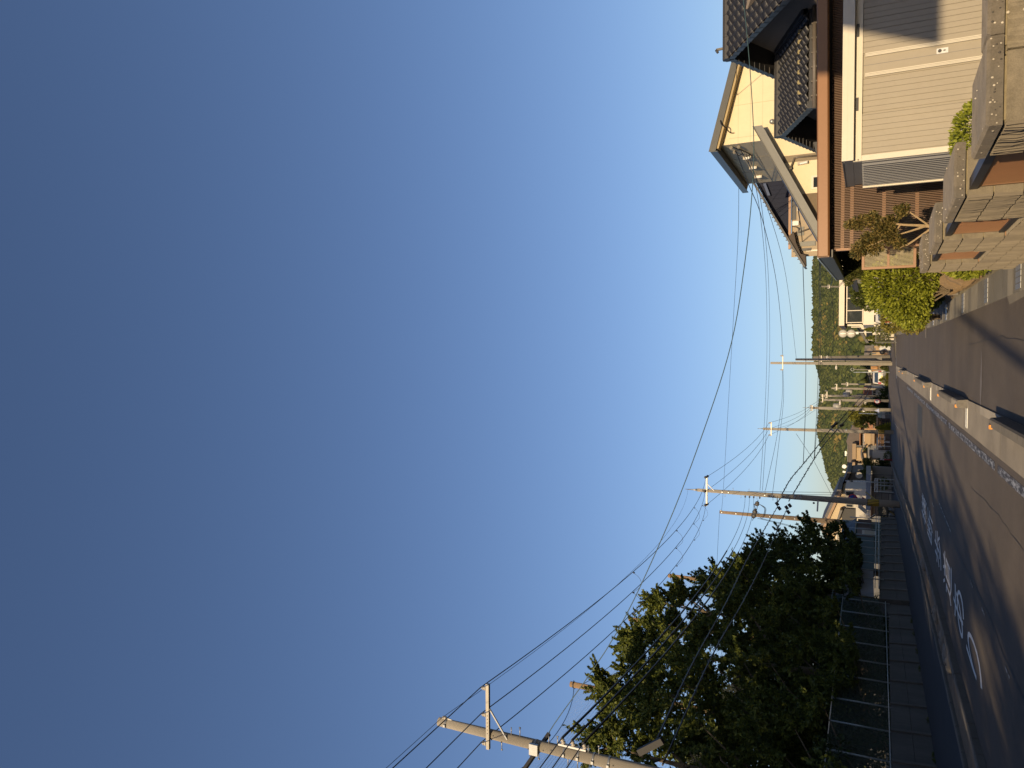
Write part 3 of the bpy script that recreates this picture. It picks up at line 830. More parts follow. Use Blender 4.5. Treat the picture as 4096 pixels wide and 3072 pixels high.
def shrub(name, label, cat, blobs, n, size, m, loc, group=None, aspect=.5, upb=0.3, stems=True, stemmat=None):
    t = thing(name, label, cat, loc, group)
    P = []; Dd = []
    tot = sum(b[1][0] * b[1][1] + b[1][2] * b[1][0] for b in blobs)
    for c, rad in blobs:
        k = max(20, int(n * (rad[0] * rad[1] + rad[2] * rad[0]) / tot))
        p, v = blob_pts(c, rad, k)
        keep = p[:, 2] > loc[2] - .02
        P.append(p[keep]); Dd.append((v + nrs.normal(0, .45, v.shape) + [0, 0, upb])[keep])
    P = np.concatenate(P); Dd = np.concatenate(Dd)
    leaves('crown', P, Dd, size * (0.7 + 0.6 * nrs.rand(len(P))), m, t, aspect)
    # twiggy inside so that the middle is not hollow
    mb = MB()
    for c, rad in blobs:
        for k in range(5):
            e = (c[0] + rnd.uniform(-.6, .6) * rad[0], c[1] + rnd.uniform(-.6, .6) * rad[1], c[2] + rnd.uniform(0, .7) * rad[2])
            mb.tube([(loc[0] + rnd.uniform(-.05, .05), loc[1], loc[2]), ((loc[0] + e[0]) / 2 + rnd.uniform(-.1, .1), (loc[1] + e[1]) / 2, (loc[2] + e[2]) / 2), e], [.018, .012, .005], 5)
    mb.build('stem', stemmat or BARK, t)
    return t
# clipped round hedge
c = at(3600, 1165, 19.0)
shrub('round_shrub', 'big clipped round yellow-green shrub beside the brown lattice panel', 'shrub',
      [((c.x + .12, 19.2, 1.35), (.72, .8, .72)), ((c.x - .2, 19.3, 1.15), (.55, .7, .55)), ((c.x + .3, 18.9, .95), (.5, .6, .5)), ((c.x - .45, 19.8, 1.0), (.42, .5, .42)), ((c.x + .28, 19.4, 1.75), (.4, .5, .35))], 9000, .085, LEAF_H, (c.x, 19.2, 0.3))
c = at(3640, 1270, 22.0)
shrub('round_shrub', 'looser olive-brown half of the hedge hanging over the bamboo fence', 'shrub',
      [((c.x + .15, 22, 1.05), (.42, .6, .48)), ((c.x - .1, 22.3, .9), (.35, .5, .38)), ((c.x, 22.5, 1.35), (.4, .5, .3))], 3200, .085, leafmat('hedge_leaf_b', (0.10, 0.10, 0.02), (0.26, 0.22, 0.05), .3), (c.x, 22.2, 0.25))
c = at(3800, 1115, 15.2)
shrub('low_shrub', 'low bright green shrub at the foot of the wall end beside the drain', 'shrub',
      [((1.52, 14.6, .42), (.30, .55, .36)), ((1.62, 15.4, .38), (.28, .5, .33)), ((1.55, 15.0, .55), (.24, .4, .28))], 2600, .085, LEAF_H, (1.55, 15, .05), upb=.5)
c = at(3690, 1262, 24)
shrub('low_shrub', 'small dark green shrub in front of the leaning bamboo fence', 'shrub',
      [((1.5, 24.2, .38), (.28, .5, .34)), ((1.55, 23.6, .3), (.25, .4, .25))], 1500, .10, leafmat('low_leaf', (0.04, 0.06, 0.01), (0.16, 0.2, 0.03), .3), (1.5, 24, .02), upb=.3)
c = at(3840, 630, 9.4)
shrub('low_shrub', 'bright green shrub showing behind the nearest wall panel by the shed', 'shrub',
      [((2.28, 9.2, .90), (.34, .7, .26)), ((2.1, 9.9, .80), (.22, .4, .2))], 4200, .045, LEAF_H, (2.25, 9.2, .3), upb=.6)
# young red-tipped tree behind the wall: pale forked trunk
ty = 12.9
T = thing('small_tree', 'young red-tipped tree with pale forked trunk before the slat screen', 'tree', at(3800, 890, ty))
def P_(X, Y, d=0): return at(X, Y, ty + d)
br = [([(3860, 890), (3790, 897), (3730, 905), (3680, 902), (3600, 898), (3575, 888), (3552, 868)], .030, .008),
      ([(3700, 905), (3640, 925), (3580, 942)], .018, .007), ([(3715, 902), (3670, 870), (3640, 848), (3635, 832)], .014, .005),
      ([(3740, 905), (3680, 945), (3630, 980), (3600, 985)], .017, .005), ([(3600, 900), (3575, 935), (3530, 960)], .014, .004), ([(3590, 898), (3520, 900), (3450, 890)], .012, .004), ([(3690, 940), (3640, 970), (3600, 992)], .010, .004),
      ([(3600, 900), (3540, 870), (3490, 865)], .01, .004), ([(3560, 945), (3500, 975), (3450, 985)], .01, .004)]
mb = MB()
for pts, r0, r1 in br:
    q = smooth_path([P_(X, Y, rnd.uniform(-.12, .12) if i else 0) for i, (X, Y) in enumerate(pts)], 4)
    n = len(q); mb.tube(q, [r0 + (r1 - r0) * i / (n - 1) for i in range(n)], 7)
mb.build('trunk', BARKP, T)
P = []; Dd = []
for X, Y, r, k in ((3490, 880, .14, 230), (3440, 890, .13, 200), (3400, 898, .09, 110), (3530, 915, .17, 300), (3560, 890, .12, 170), (3560, 945, .15, 230), (3510, 955, .15, 230), (3600, 975, .10, 120), (3470, 960, .13, 180), (3455, 985, .14, 200), (3430, 1005, .13, 160), (3615, 838, .10, 110), (3590, 835, .06, 50), (3500, 990, .14, 170), (3600, 860, .05, 30)):
    p, v = blob_pts(P_(X, Y), (r, r * 1.3, r), int(k * 1.5), .1); P.append(p); Dd.append(v + nrs.normal(0, .5, v.shape) + [0, 0, .35])
leaves('crown', np.concatenate(P), np.concatenate(Dd), .065, LEAF_R, T, .42)
# pine-like trained shrub beyond the screen
c = at(3390, 1030, 19.5)
B = [((at(X, Y, 19.5)), (r, r, r * .8)) for X, Y, r in ((3400, 1010, .26), (3420, 1050, .24), (3380, 1040, .22), (3440, 1075, .22), (3375, 1000, .15), (3460, 1100, .18), (3410, 1085, .2), (3480, 1060, .22), (3395, 1120, .14))]
shrub('pine_shrub', 'trained pine with tufted needles under the terrace roof end', 'pine', [(tuple(p), r) for p, r in B], 3600, .13, LEAF_P, (c.x, 19.5, .4), aspect=.16, upb=.6)
# rocks and soil bank beyond the end of the wall
bank = MB()
vs = []; NX, NY = 10, 22
for i in range(NX):
    for j in range(NY):
        y = 13.2 + j * 0.62; x = rg(y) + 0.02 + i * 0.22
        z = 0.02 + 0.05 * i + 0.10 * math.sin(i * 1.1 + j * .8) * (i > 0) + (.12 if i > 2 else 0) + rnd.uniform(-.03, .03)
        vs.append((x, y, z if i else -.05))
bank.add(vs, [(i * NY + j, (i + 1) * NY + j, (i + 1) * NY + j + 1, i * NY + j + 1) for i in range(NX - 1) for j in range(NY - 1)], smooth=True)
struct(bank, 'soil_bank', mat('bank_soil', (0.13, 0.095, 0.055), rough=0.95, var=0.4, scale=3, bump=0.9, bscale=12))
def rock(c, r, sq, lab, seed):
    t = MB(); t.sphere(c, r, 12, 8, sq=sq)
    rs = np.random.RandomState(seed); f = rs.normal(size=(5, 3)) * 2.2 / r; ph = rs.rand(5) * 6
    out = []
    for v in t.v:
        d = np.array(v) - np.array(c); s = 1 + .10 * sum(math.sin(f[k].dot(d) + ph[k]) for k in range(5)) * .6
        out.append(tuple(np.array(c) + np.round(d * s / (r * .28)) * r * .28 * .35 + d * s * .65))
    t.v = out; t.s = [False] * len(t.s)
    return tag(t.build('rock', ROCK), lab, 'rock', 'rocks of the garden edging')
rock((1.75, 15.9, .55), .42, (.8, .75, 1.35), 'tall rounded brown rock behind the end pillar of the wall', 1)
rock((1.62, 17.3, .25), .36, (.8, 1.3, .8), 'broad brown rock between the low shrub and the round hedge', 2)
rock((1.55, 18.7, .22), .30, (.7, 1.3, .9), 'cracked tan rock under the round hedge', 3)
rock((1.50, 20.0, .22), .28, (.6, 1.5, 1.0), 'pale streaked rock just before the bamboo fence', 4)
rock((1.50, 16.2, .16), .22, (.7, 1.3, .7), 'small brown rock beside the dark drain opening', 5)
rock((1.66, 21.1, .25), .26, (.7, 1.0, 1.1), 'upright split rock beside the bamboo fence post', 6)
mb = MB(); mb.bevbox(1.38, 1.5, 20.6, 20.8, 0, .28, .01); tag(mb.build('boundary_post', CONC_L), 'short pale concrete boundary post beside the drain', 'post')
# leaning bamboo fence
BAM = mat('bamboo', (0.62, 0.40, 0.13), rough=0.5, var=0.2, scale=8, stretch=(1, 1, .2))
bf = thing('bamboo_fence', 'low golden bamboo screen fence tied with dark cord under the hedge', 'fence', (1.6, 22.2, 0))
k = 0
for y in np.arange(21.7, 25.6, .052):
    h = .78 + .04 * math.sin(y * 3); x = 1.55 + .10 * (y - 21.7)
    mb = MB(); mb.cyl((x, y, .05), (x + .03, y, h), .021, .019, 7); mb.build('bamboo_cane', BAM, bf); k += 1
for z in (.2, .42, .64):
    mb = MB(); mb.tube([(1.53, 21.65, z), (1.53 + .39, 25.6, z)], .018, 7); mb.build('tie_rail', BAM, bf)
    mb = MB()
    for y in np.arange(21.8, 25.5, .2):
        x = 1.51 + .10 * (y - 21.7); mb.box(x - .012, x + .03, y - .02, y + .02, z - .028, z + .028)
    mb.build('cord_knot', BLACKP, bf)
mb = MB(); mb.cyl((1.56, 21.55, -.05), (1.56, 21.55, .95), .045, .045, 10); mb.build('post', BARKP, bf)
# scattered fallen petals along the kerb
mb = MB()
for X, Y in ((3745, 1218), (3730, 1255), (3706, 1278), (3712, 1280), (3720, 1245), (3738, 1230), (3700, 1262), (3724, 1265), (3709, 1270)):
    p = gr(X, Y)
    for k in range(5):
        x, y = p.x + rnd.uniform(-.05, .05), p.y + rnd.uniform(-.25, .25); s = rnd.uniform(.02, .04)
        mb.add([(x, y, .03), (x + s, y + s, .05), (x + s, y - s, .04)], [(0, 1, 2)])
o = tag(mb.build('petals', mat('petal', (0.75, 0.42, 0.36), rough=0.7)), 'scatter of pink fallen petals on the drain covers', 'petals'); o['kind'] = 'stuff'
# ================================================================== black-tiled house on the right
TILE = mat('roof_tile', (0.013, 0.014, 0.017), rough=0.4, var=0.4, scale=4, spec=0.45, bump=0.2, bscale=30, dirt=(0.055, 0.038, 0.02), dscale=5, damt=0.6)
RIDGE = mat('ridge_tile', (0.030, 0.029, 0.030), rough=0.5, var=0.25, scale=3)
PLAST = mat('house_plaster', (0.20, 0.165, 0.13), rough=0.9, var=0.12, scale=1.2, bump=0.2, bscale=50)
WOODR = mat('rafter_wood', (0.27, 0.12, 0.05), rough=0.7, var=0.2, scale=4, stretch=(1, .2, 1))
GUT = mat('gutter_brown', (0.10, 0.085, 0.07), rough=0.5, var=0.15)
GOLD = mat('snow_guard', (0.30, 0.25, 0.12), rough=0.6, var=0.2)
def tile_mesh(w, l, th=0.03):
    # one pantile: s-shaped across, thick lower edge
    mb = MB(); n = 8; vs = []
    for yy, dz in ((0, 0.028), (l, 0.0)):
        for i in range(n + 1):
            u = i / n
            vs.append(((u - .5) * w, yy, dz + 0.034 * math.sin(2 * math.pi * (u - .1)) * (1.0)))
    for i in range(n + 1):
        u = i / n; vs.append(((u - .5) * w, 0, -th + 0.034 * math.sin(2 * math.pi * (u - .1)) + .01))
    N = n + 1
    mb.add(vs, [(i, i + 1, N + i + 1, N + i) for i in range(n)] + [(2 * N + i, 2 * N + i + 1, i + 1, i) for i in range(n)], smooth=True)
    me = bpy.data.meshes.new('tile'); me.from_pydata(mb.v, [], mb.f); me.materials.append(TILE)
    me.polygons.foreach_set('use_smooth', [True] * len(mb.f)); me.update()
    return me
TM = tile_mesh(0.272, 0.30)
def tiled_slope(parent, x0, x1, ya, za, yb, zb, ncol, nrow, back=False):
    base = BASE[parent.name]
    dy, dz = yb - ya, zb - za
    ang = math.atan2(dz, dy)
    cw = (x1 - x0) / ncol
    for r in range(nrow):
        for c in range(ncol):
            o = bpy.data.objects.new('tile', TM); C.objects.link(o); o.parent = parent
            f = r / nrow
            o.location = Vector((x0 + cw * (c + .5) + (0.0), ya + dy * f, za + dz * f + .02)) - base
            o.rotation_euler = (ang + .05, rnd.uniform(-.02, .02), 0)
            o.scale = (cw / .272 * 1.02, math.hypot(dy, dz) / nrow / .30 * 1.15, 1)
def gable_roof(t, x0, x1, ye, ze, yr, zr, yb_, zb_, ncol, nrow, name='roof'):
    # x0: verge; two slopes from the ridge (yr, zr)
    th = .10
    mb = MB()
    mb.prism([(ye, ze - th), (ye, ze), (yr, zr), (yb_, zb_), (yb_, zb_ - th), (yr, zr - th)], lambda u, v: (x0 + .08, u, v), lambda u, v: (x1, u, v))
    rf = mb.build(name, RIDGE, t)
    tiled_slope(rf, x0 + .02, x1, ye - .04, ze + .02, yr - .05, zr, ncol, nrow)
    # verge tiles stepping down both slopes
    for (ya, za, yq, zq) in ((ye - .04, ze, yr, zr), (yb_ + .04, zb_, yr, zr)):
        n = nrow
        for k in range(n):
            f0, f1 = k / n, (k + 1.12) / n
            a = Vector((0, ya + (yq - ya) * f0, za + (zq - za) * f0)); b = Vector((0, ya + (yq - ya) * f1, za + (zq - za) * f1))
            mb = MB()
            vs = []
            for xx_ in (x0 - .02, x0 + .16):
                vs += [(xx_, a.y, a.z - .14), (xx_, b.y, b.z - .16), (xx_, b.y, b.z + .0), (xx_, a.y, a.z + .045)]
            mb.add(vs, [(0, 1, 2, 3), (7, 6, 5, 4), (0, 4, 5, 1), (1, 5, 6, 2), (2, 6, 7, 3), (3, 7, 4, 0)])
            mb.build('verge_tile', TILE, rf)
    # ridge: stacked courses and a cap, ending in a plain ridge-end tile
    x = x0 - .02
    while x < x1:
        mb = MB(); e = min(x + .6, x1)
        mb.box(x + .004, e - .004, yr - .13, yr + .13, zr - .02, zr + .08); mb.prism([(yr - .10, zr + .08), (yr - .06, zr + .15), (yr + .06, zr + .15), (yr + .10, zr + .08)], lambda u, v: (x + .004, u, v), lambda u, v: (e - .004, u, v)); mb.build('ridge_tile', RIDGE, rf); x += .6
    return rf
def at_s(X, Y, x): return onx(X, Y, x)
hb = thing('tiled_house', 'dark two-level house with black wavy roof tiles at the right edge of the photo', 'house', (9, 22, 0))
# lower gable roof
rf = gable_roof(hb, 6.26, 8.72, 20.64, 3.36, 22.96, 4.30, 25.3, 3.40, 10, 11)
mb = MB()
for k in range(9):
    x = 6.55 + k * .26; f = .18; y = 20.6 + 2.36 * f; z = 3.38 + .94 * f
    mb.box(x - .05, x + .05, y - .01, y + .02, z + .03, z + .115); mb.cyl((x, y - .012, z + .075), (x, y + .022, z + .075), .05, .05, 8)
mb.build('snow_guard', GOLD, rf)
mb = MB(); mb.tube([(6.2, 20.54, 3.22), (8.8, 20.54, 3.24)], .055, 10); gt = mb.build('gutter', GUT, hb)
mb = MB()
for k in range(7): mb.box(6.5 + k * .36, 6.53 + k * .36, 20.5, 20.66, 3.15, 3.30)
mb.build('gutter_bracket', GUT, gt)
mb = MB()
for k in range(7): mb.box(6.45 + k * .36, 6.52 + k * .36, 20.66, 22.0, 3.16, 3.25)
mb.build('rafter', WOODR, hb)
mb = MB(); mb.box(6.3, 8.8, 20.60, 20.63, 3.17, 3.28); mb.build('eave_board', WOODR, hb)
# flashing course where the lower roof meets the upper wall
mb = MB()
for k, (w, h) in enumerate(((.20, .05), (.15, .10), (.10, .15))):
    mb.hexa([(8.72 - w, 20.6, 3.40), (8.75, 20.6, 3.40), (8.75, 22.95, 4.32), (8.72 - w, 22.95, 4.32), (8.72 - w, 20.6, 3.40 + h), (8.75, 20.6, 3.40 + h), (8.75, 22.95, 4.32 + h), (8.72 - w, 22.95, 4.32 + h)])
mb.build('flashing', RIDGE, hb)
# walls
mb = MB(); mb.box(7.0, 8.7, 21.7, 24.6, 2.9, 3.35); mb.prism([(21.7, 3.35), (22.96, 3.95), (24.6, 3.35)], lambda u, v: (7.0, u, v), lambda u, v: (8.7, u, v)); mb.build('lower_gable_wall', PLAST, hb)
mb = MB(); mb.box(6.9, 13, 21.5, 26, 0, 2.895); mb.build('lower_wall', PLAST, hb)
mb = MB(); mb.prism([(17.6, 2.9), (17.6, 4.1), (22.63, 5.55), (24.1, 4.75), (24.1, 2.9)], lambda u, v: (8.76, u, v), lambda u, v: (13, u, v)); mb.build('upper_wall', PLAST, hb)
# timber under the upper roof's far eave
mb = MB(); mb.box(8.78, 9.6, 24.13, 24.55, 4.05, 4.34); mb.box(8.6, 9.6, 23.6, 24.0, 4.38, 4.6); mb.build('eave_timber', WOODR, hb)
mb = MB()
for k in range(4): mb.box(8.70, 8.74, 24.15 + k * .11, 24.24 + k * .11, 3.75, 4.35)
mb.build('plank', mat('cedar_plank', (0.42, 0.19, 0.09), rough=0.6, var=0.2, scale=5), hb)
gable_roof(hb, 8.1, 13, 18.4, 3.62 + .1, 21.35, 5.48, 24.0, 4.18, 18, 12, 'upper_roof')
# lit frames of the house front seen under the gutter
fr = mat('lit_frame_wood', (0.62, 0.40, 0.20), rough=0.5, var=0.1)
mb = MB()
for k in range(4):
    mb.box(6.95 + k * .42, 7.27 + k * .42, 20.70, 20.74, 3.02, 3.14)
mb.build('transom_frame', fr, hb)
# porch lamp (dark) on the gable wall
mb = MB(); p = at(3250, 440, 21.6); mb.sphere((6.95, 22.1, 3.12), .09, 10, 7); mb.build('security_lamp', DARKM, hb)
# television aerial on the roof
an = thing('roof_aerial', 'pale television aerial mast poking out behind the upper tile roof', 'aerial', at(2960, 188, 27))
mb = MB(); a, b = at(2865, 200, 27), at(2960, 180, 27); mb.bar(a, b, .07, .07); mb.build('boom', CONC_L, an)
mb = MB(); c = at(2872, 212, 27); mb.cyl(a, c, .05, .04, 8); mb.cyl(at(2935, 195, 27), at(2958, 222, 27), .06, .05, 8); mb.build('clamp', DARKM, an)

# ================================================================== cream house
CREAM = mat('cream_siding', (0.80, 0.69, 0.46), rough=0.7, var=0.05, scale=.6, dirt=(0.46, 0.38, 0.25), dscale=.7, damt=0.35)
SEAM = mat('siding_seam', (0.36, 0.31, 0.22), rough=0.8, var=0.05)
TRIMG = mat('grey_trim', (0.055, 0.055, 0.05), rough=0.5, var=0.1)
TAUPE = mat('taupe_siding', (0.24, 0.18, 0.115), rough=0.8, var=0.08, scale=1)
ch = thing('cream_house', 'cream sided house with slanting grey eaves behind the terrace roof', 'house', (8.1, 30, 0))
cx0 = 8.12; y0 = 30.0; y1 = 37.3; ztop = 7.25
def zt(x): return ztop - (x - cx0) * .42 * .55   # single-pitch roof falling to the right
# upper storey front: top edge from corner (2880,583) to (3000?,120)
pr_ = at(2905 + 105, 120, y0)                    # point of the fascia at Y=120
k_sl = (at(2880, 583, y0).z - at(2998, 120, y0).z) / (at(2998, 120, y0).x - cx0)
def zt(x): return ztop - (x - cx0) * k_sl
mb = MB(); mb.prism([(cx0, 0), (15.5, 0), (15.5, zt(15.5)), (cx0, zt(cx0))], lambda u, v: (u, y0, v), lambda u, v: (u, y0 + .2, v)); wf = mb.build('front_wall', CREAM, ch)
mb = MB(); mb.prism([(cx0 + .002, 3), (cx0 + .2, 3), (cx0 + .2, zt(cx0)), (cx0 + .002, zt(cx0))], lambda u, v: (u, y0 + .201, v), lambda u, v: (u, y1, v)); ws = mb.build('side_wall', CREAM, ch)
# seams between siding boards
mb = MB()
for z in (6.55, 6.1, 5.65, 5.2, 4.75, 4.3):
    mb.box(cx0 - .004, cx0 + .001, y0 + .02, y1, z, z + .012)
for y in (32.4, 34.9): mb.box(cx0 - .005, cx0 + .001, y, y + .015, 4.6, 7.2)
mb.build('siding_seam', SEAM, ws)
mb = MB()
for z in (6.55, 6.1, 5.65, 5.2, 4.75, 4.3, 3.8): mb.box(cx0 + .01, 15, y0 - .003, y0 + .002, z, z + .008)
for Y in (545, 415): mb.box(xx(Y, y0, 3000), xx(Y, y0, 3000) + .012, y0 - .004, y0 + .002, 4, 6.9)
mb.build('siding_seam', mat('siding_seam_pale', (0.56, 0.47, 0.30), rough=0.8, var=0.05), wf)
# roof slab and fascias
mb = MB(); mb.prism([(cx0 - .28, zt(cx0 - .28) + .02), (15.8, zt(15.8) + .02), (15.8, zt(15.8) + .2), (cx0 - .28, zt(cx0 - .28) + .2)], lambda u, v: (u, y0 - .42, v), lambda u, v: (u, y1 + .4, v))
r1 = mb.build('roof', TRIMG, ch)
mb = MB(); mb.prism([(cx0 - .30, zt(cx0 - .3) + .0), (15.8, zt(15.8) + .0), (15.8, zt(15.8) + .26), (cx0 - .3, zt(cx0 - .3) + .26)], lambda u, v: (u, y0 - .46, v), lambda u, v: (u, y0 - .423, v)); mb.build('bargeboard', TRIMG, r1)
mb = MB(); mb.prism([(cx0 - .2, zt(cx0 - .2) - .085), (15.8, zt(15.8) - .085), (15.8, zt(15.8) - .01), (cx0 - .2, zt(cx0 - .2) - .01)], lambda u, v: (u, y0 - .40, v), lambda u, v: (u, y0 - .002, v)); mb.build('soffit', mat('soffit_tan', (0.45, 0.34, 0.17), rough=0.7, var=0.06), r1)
mb = MB(); mb.box(cx0 - .33, cx0 - .303, y0 - .46, y1 + .4, zt(cx0) + .0, zt(cx0) + .27); mb.build('eave_fascia', mat('slate_trim', (0.035, 0.04, 0.045), rough=0.4, var=0.08), r1)
# lower roof falling to the left, its raking fascia and wall below
ax, az = at(3042, 520, y0).x, at(3042, 520, y0).z
bx_, bz_ = at(3300, 972, y0).x, at(3300, 972, y0).z
ksl = (az - bz_) / (ax - bx_)
def zl(x): return bz_ + (x - bx_) * ksl
mb = MB(); mb.prism([(bx_ - .2, zl(bx_ - .2)), (ax, zl(ax)), (ax, zl(ax) + .16), (bx_ - .2, zl(bx_ - .2) + .16)], lambda u, v: (u, y0 - .55, v), lambda u, v: (u, y1, v)); r2 = mb.build('lower_roof', TRIMG, ch)
GREYF = mat('raking_fascia', (0.20, 0.20, 0.18), rough=0.5, var=0.06)
mb = MB(); mb.prism([(bx_ - .3, zl(bx_ - .3) - .13), (ax, zl(ax) - .13), (ax, zl(ax) + .17), (bx_ - .3, zl(bx_ - .3) + .17)], lambda u, v: (u, y0 - .60, v), lambda u, v: (u, y0 - .553, v)); mb.build('bargeboard', GREYF, r2)
mb = MB(); mb.prism([(bx_ - .3, zl(bx_ - .3) + .172), (ax, zl(ax) + .172), (ax, zl(ax) + .215), (bx_ - .3, zl(bx_ - .3) + .215)], lambda u, v: (u, y0 - .63, v), lambda u, v: (u, y0 - .553, v)); mb.build('verge_flashing', TRIMG, r2)
mb = MB(); xm = xx(772, y0, 3250)
mb.prism([(xm, 0), (cx0 - .002, 0), (cx0 - .002, zl(cx0) - .05), (xm, zl(xm) - .05)], lambda u, v: (u, y0 + .01, v), lambda u, v: (u, y0 + .2, v)); wl = mb.build('wing_wall', CREAM, ch)
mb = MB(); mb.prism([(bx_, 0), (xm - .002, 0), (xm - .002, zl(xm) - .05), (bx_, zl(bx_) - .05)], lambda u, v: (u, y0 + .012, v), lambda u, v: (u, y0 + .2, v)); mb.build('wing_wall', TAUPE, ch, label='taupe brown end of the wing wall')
# flat strip, recess shade put into its tan colour; downpipe and a wall lamp
xr0, xr1 = xx(640, y0, 3250), xx(612, y0, 3250)
mb = MB(); mb.box(xr0, xr1, y0 + .0, y0 + .008, 0, 4.9); mb.build('shadow_strip', mat('recess_shade_tan', (0.33, 0.27, 0.19), rough=0.8, var=.06), wl)
mb = MB()
q = [at(3270, 622, y0 - .06), at(3195, 628, y0 - .06), at(3178, 632, y0 - .06), at(3165, 665, y0 - .1), at(3160, 674, y0 - .3)]
mb.tube([tuple(p) for p in q], .032, 8); mb.build('downpipe', GUT, ch)
p0, p1 = at(3190, 655, y0 - .1), at(3232, 648, y0 - .1)
mb = MB(); mb.bar(p0, p1, .10, .10); wlamp = mb.build('wall_lamp', mat('lamp_housing', (0.5, 0.46, 0.38), rough=.3, var=.1), ch)
mb = MB(); mb.bar(at(3200, 655, y0 - .17), at(3228, 649, y0 - .17), .06, .03); mb.build('lens', WHITE, wlamp)
w0, w1 = xx(757, y0, 3260), xx(702, y0, 3260); wz0, wz1 = 2.6, zz(3246, y0, 730)
mb = MB(); mb.box(w0, w1, y0 - .03, y0 + .005, wz0, wz1); fw_ = mb.build('window', SHW, ch)
mb = MB(); mb.box(w0 + .07, w1 - .07, y0 - .036, y0 - .031, wz0 + .05, wz1 - .07); mb.build('pane', glassmat('dark_glass'), fw_)
# three bracket lights on the shaded flank, cable brackets
for i, (X, Y) in enumerate(((2985, 628), (3009, 667), (3030, 703))):
    p = onx(X, Y, cx0)
    mb = MB(); mb.box(cx0 - .12, cx0 - .005, p.y - .09, p.y - .05, p.z - .2, p.z + .12); lamp = mb.build('flank_lamp', mat('lamp_housing', (0.5, 0.46, 0.38)), ch)
    mb = MB(); mb.box(cx0 - .13, cx0 - .03, p.y - .13, p.y - .092, p.z - .16, p.z + .03); mb.build('lens', WHITE, lamp)
for X, Y in ((2925, 585), (2955, 582), (2938, 603)):
    p = onx(X, Y, cx0); mb = MB(); mb.sphere((cx0 - .06, p.y, p.z), .07, 8, 5); mb.build('cable_anchor', CONC_L, ch)
mb = MB(); q = [onx(2935, 590, cx0 - .03), onx(2965, 600, cx0 - .03), onx(2990, 612, cx0 - .03), onx(3010, 625, cx0 - .04)]; mb.tube(smooth_path(q), .018, 6)
q = [onx(2940, 605, cx0 - .1), onx(2955, 622, cx0 - .12), onx(2968, 615, cx0 - .1)]; mb.tube(smooth_path(q), .015, 6)
mb.build('service_cable', BLACKP, ch)
mb = MB(); q = [at(2882, 482, y0 - .5), at(2886, 498, y0 - .58), at(2902, 510, y0 - .5), at(2920, 530, y0 - .1), at(2937, 532, y0 - .02)]; mb.tube(smooth_path(q), .02, 6); mb.build('loop_cable', BLACKP, ch)
mb = MB(); p = at(3088, 486, y0 - .1); mb.sphere(p, .10, 10, 6); mb.build('vent_hood', METAL, ch)

# ================================================================== blue-black gable house behind it
NAVY = mat('navy_metal_cladding', (0.004, 0.007, 0.022), rough=0.5, var=0.15, scale=2, spec=.12)
BEIGE = mat('beige_wall', (0.52, 0.43, 0.31), rough=0.8, var=0.07, scale=1)
gh = thing('gable_house', 'tall house with blue-black ribbed gable behind the cream house', 'house', (7, 44, 0))
gy = 44.0
tipL = at(3222, 1072, gy); topp = at(3005, 715, gy); wl_ = xx(1022, gy, 3250); zline = zz(3156, gy, 850)
kk = (topp.z - tipL.z) / (topp.x - tipL.x)
def zg(x): return tipL.z + (x - tipL.x) * kk
xr_ = topp.x + 1.0
mb = MB(); xa = tipL.x + (zline - tipL.z) / kk + .1
mb.prism([(xa, zline + .02), (xr_, zline + .02), (xr_, zg(xr_) - .12)], lambda u, v: (u, gy, v), lambda u, v: (u, gy + .3, v)); gb = mb.build('gable_cladding', NAVY, gh)
mb = MB(); x = xa + .1
while x < xr_:
    mb.box(x, x + .03, gy - .03, gy - .002, zline + .03, max(zline + .05, zg(x) - .16)); x += .24
mb.build('rib', NAVY, gb)
mb = MB(); mb.prism([(tipL.x, zg(tipL.x) - .06), (xr_, zg(xr_) - .06), (xr_, zg(xr_) + .06), (tipL.x, zg(tipL.x) + .06)], lambda u, v: (u, gy - .7, v), lambda u, v: (u, gy + .6, v)); rr_ = mb.build('roof', DARKM, gh)
mb = MB()
for k in range(18):
    f = .03 + k * .035; x = tipL.x + f * (xr_ - tipL.x); mb.box(x, x + .04, gy - .72, gy - .60, zg(x) + .06, zg(x) + .14)
mb.build('verge_clip', DARKM, rr_)
mb = MB(); P = [at(X, Y, gy) for X, Y in ((3156, 955), (3221, 1070), (3227, 1064), (3225, 1024), (3206, 1020), (3187, 975), (3178, 930))]
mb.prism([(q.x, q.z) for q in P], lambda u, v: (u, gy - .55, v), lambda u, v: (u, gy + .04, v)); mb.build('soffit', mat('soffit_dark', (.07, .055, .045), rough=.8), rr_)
mb = MB(); mb.box(xa - .6, xr_, gy - .25, gy - .02, zline - .12, zline + .0); mb.build('string_course', mat('copper_trim', (0.40, 0.23, 0.13), rough=.5, var=.1), gh)
zb = zz(3176, gy, 850)
mb = MB(); mb.box(wl_, xr_, gy + .05, gy + .25, 0, zline - .14); gw = mb.build('wall', BEIGE, gh)
mb = MB(); mb.box(xx(880, gy, 3165), xr_, gy - .02, gy + .045, zb - .1, zline - .13); mb.build('gap_shade_panel', DARKM, gw)  # dark panel painted in for the shade of the balcony opening
mb = MB(); mb.box(xx(843, gy, 3200), xx(795, gy, 3200), gy - .0, gy + .04, zz(3260, gy, 800), zb - .15); mb.build('white_panel', mat('white_siding', (0.75, 0.70, 0.60), rough=.6, var=.05), gw)
for Y0, Y1, X0, X1, m_ in ((992, 1003, 3206, 3245, DARKM), (965, 984, 3200, 3262, GREYF), (1000, 1006, 3225, 3280, SHW), (905, 940, 3190, 3215, GREYF)):
    mb = MB(); mb.box(xx(Y1, gy, 3230), xx(Y0, gy, 3230), gy - .02, gy + .045, zz(X1, gy, 980), zz(X0, gy, 980)); mb.build('shutter', m_, gw)
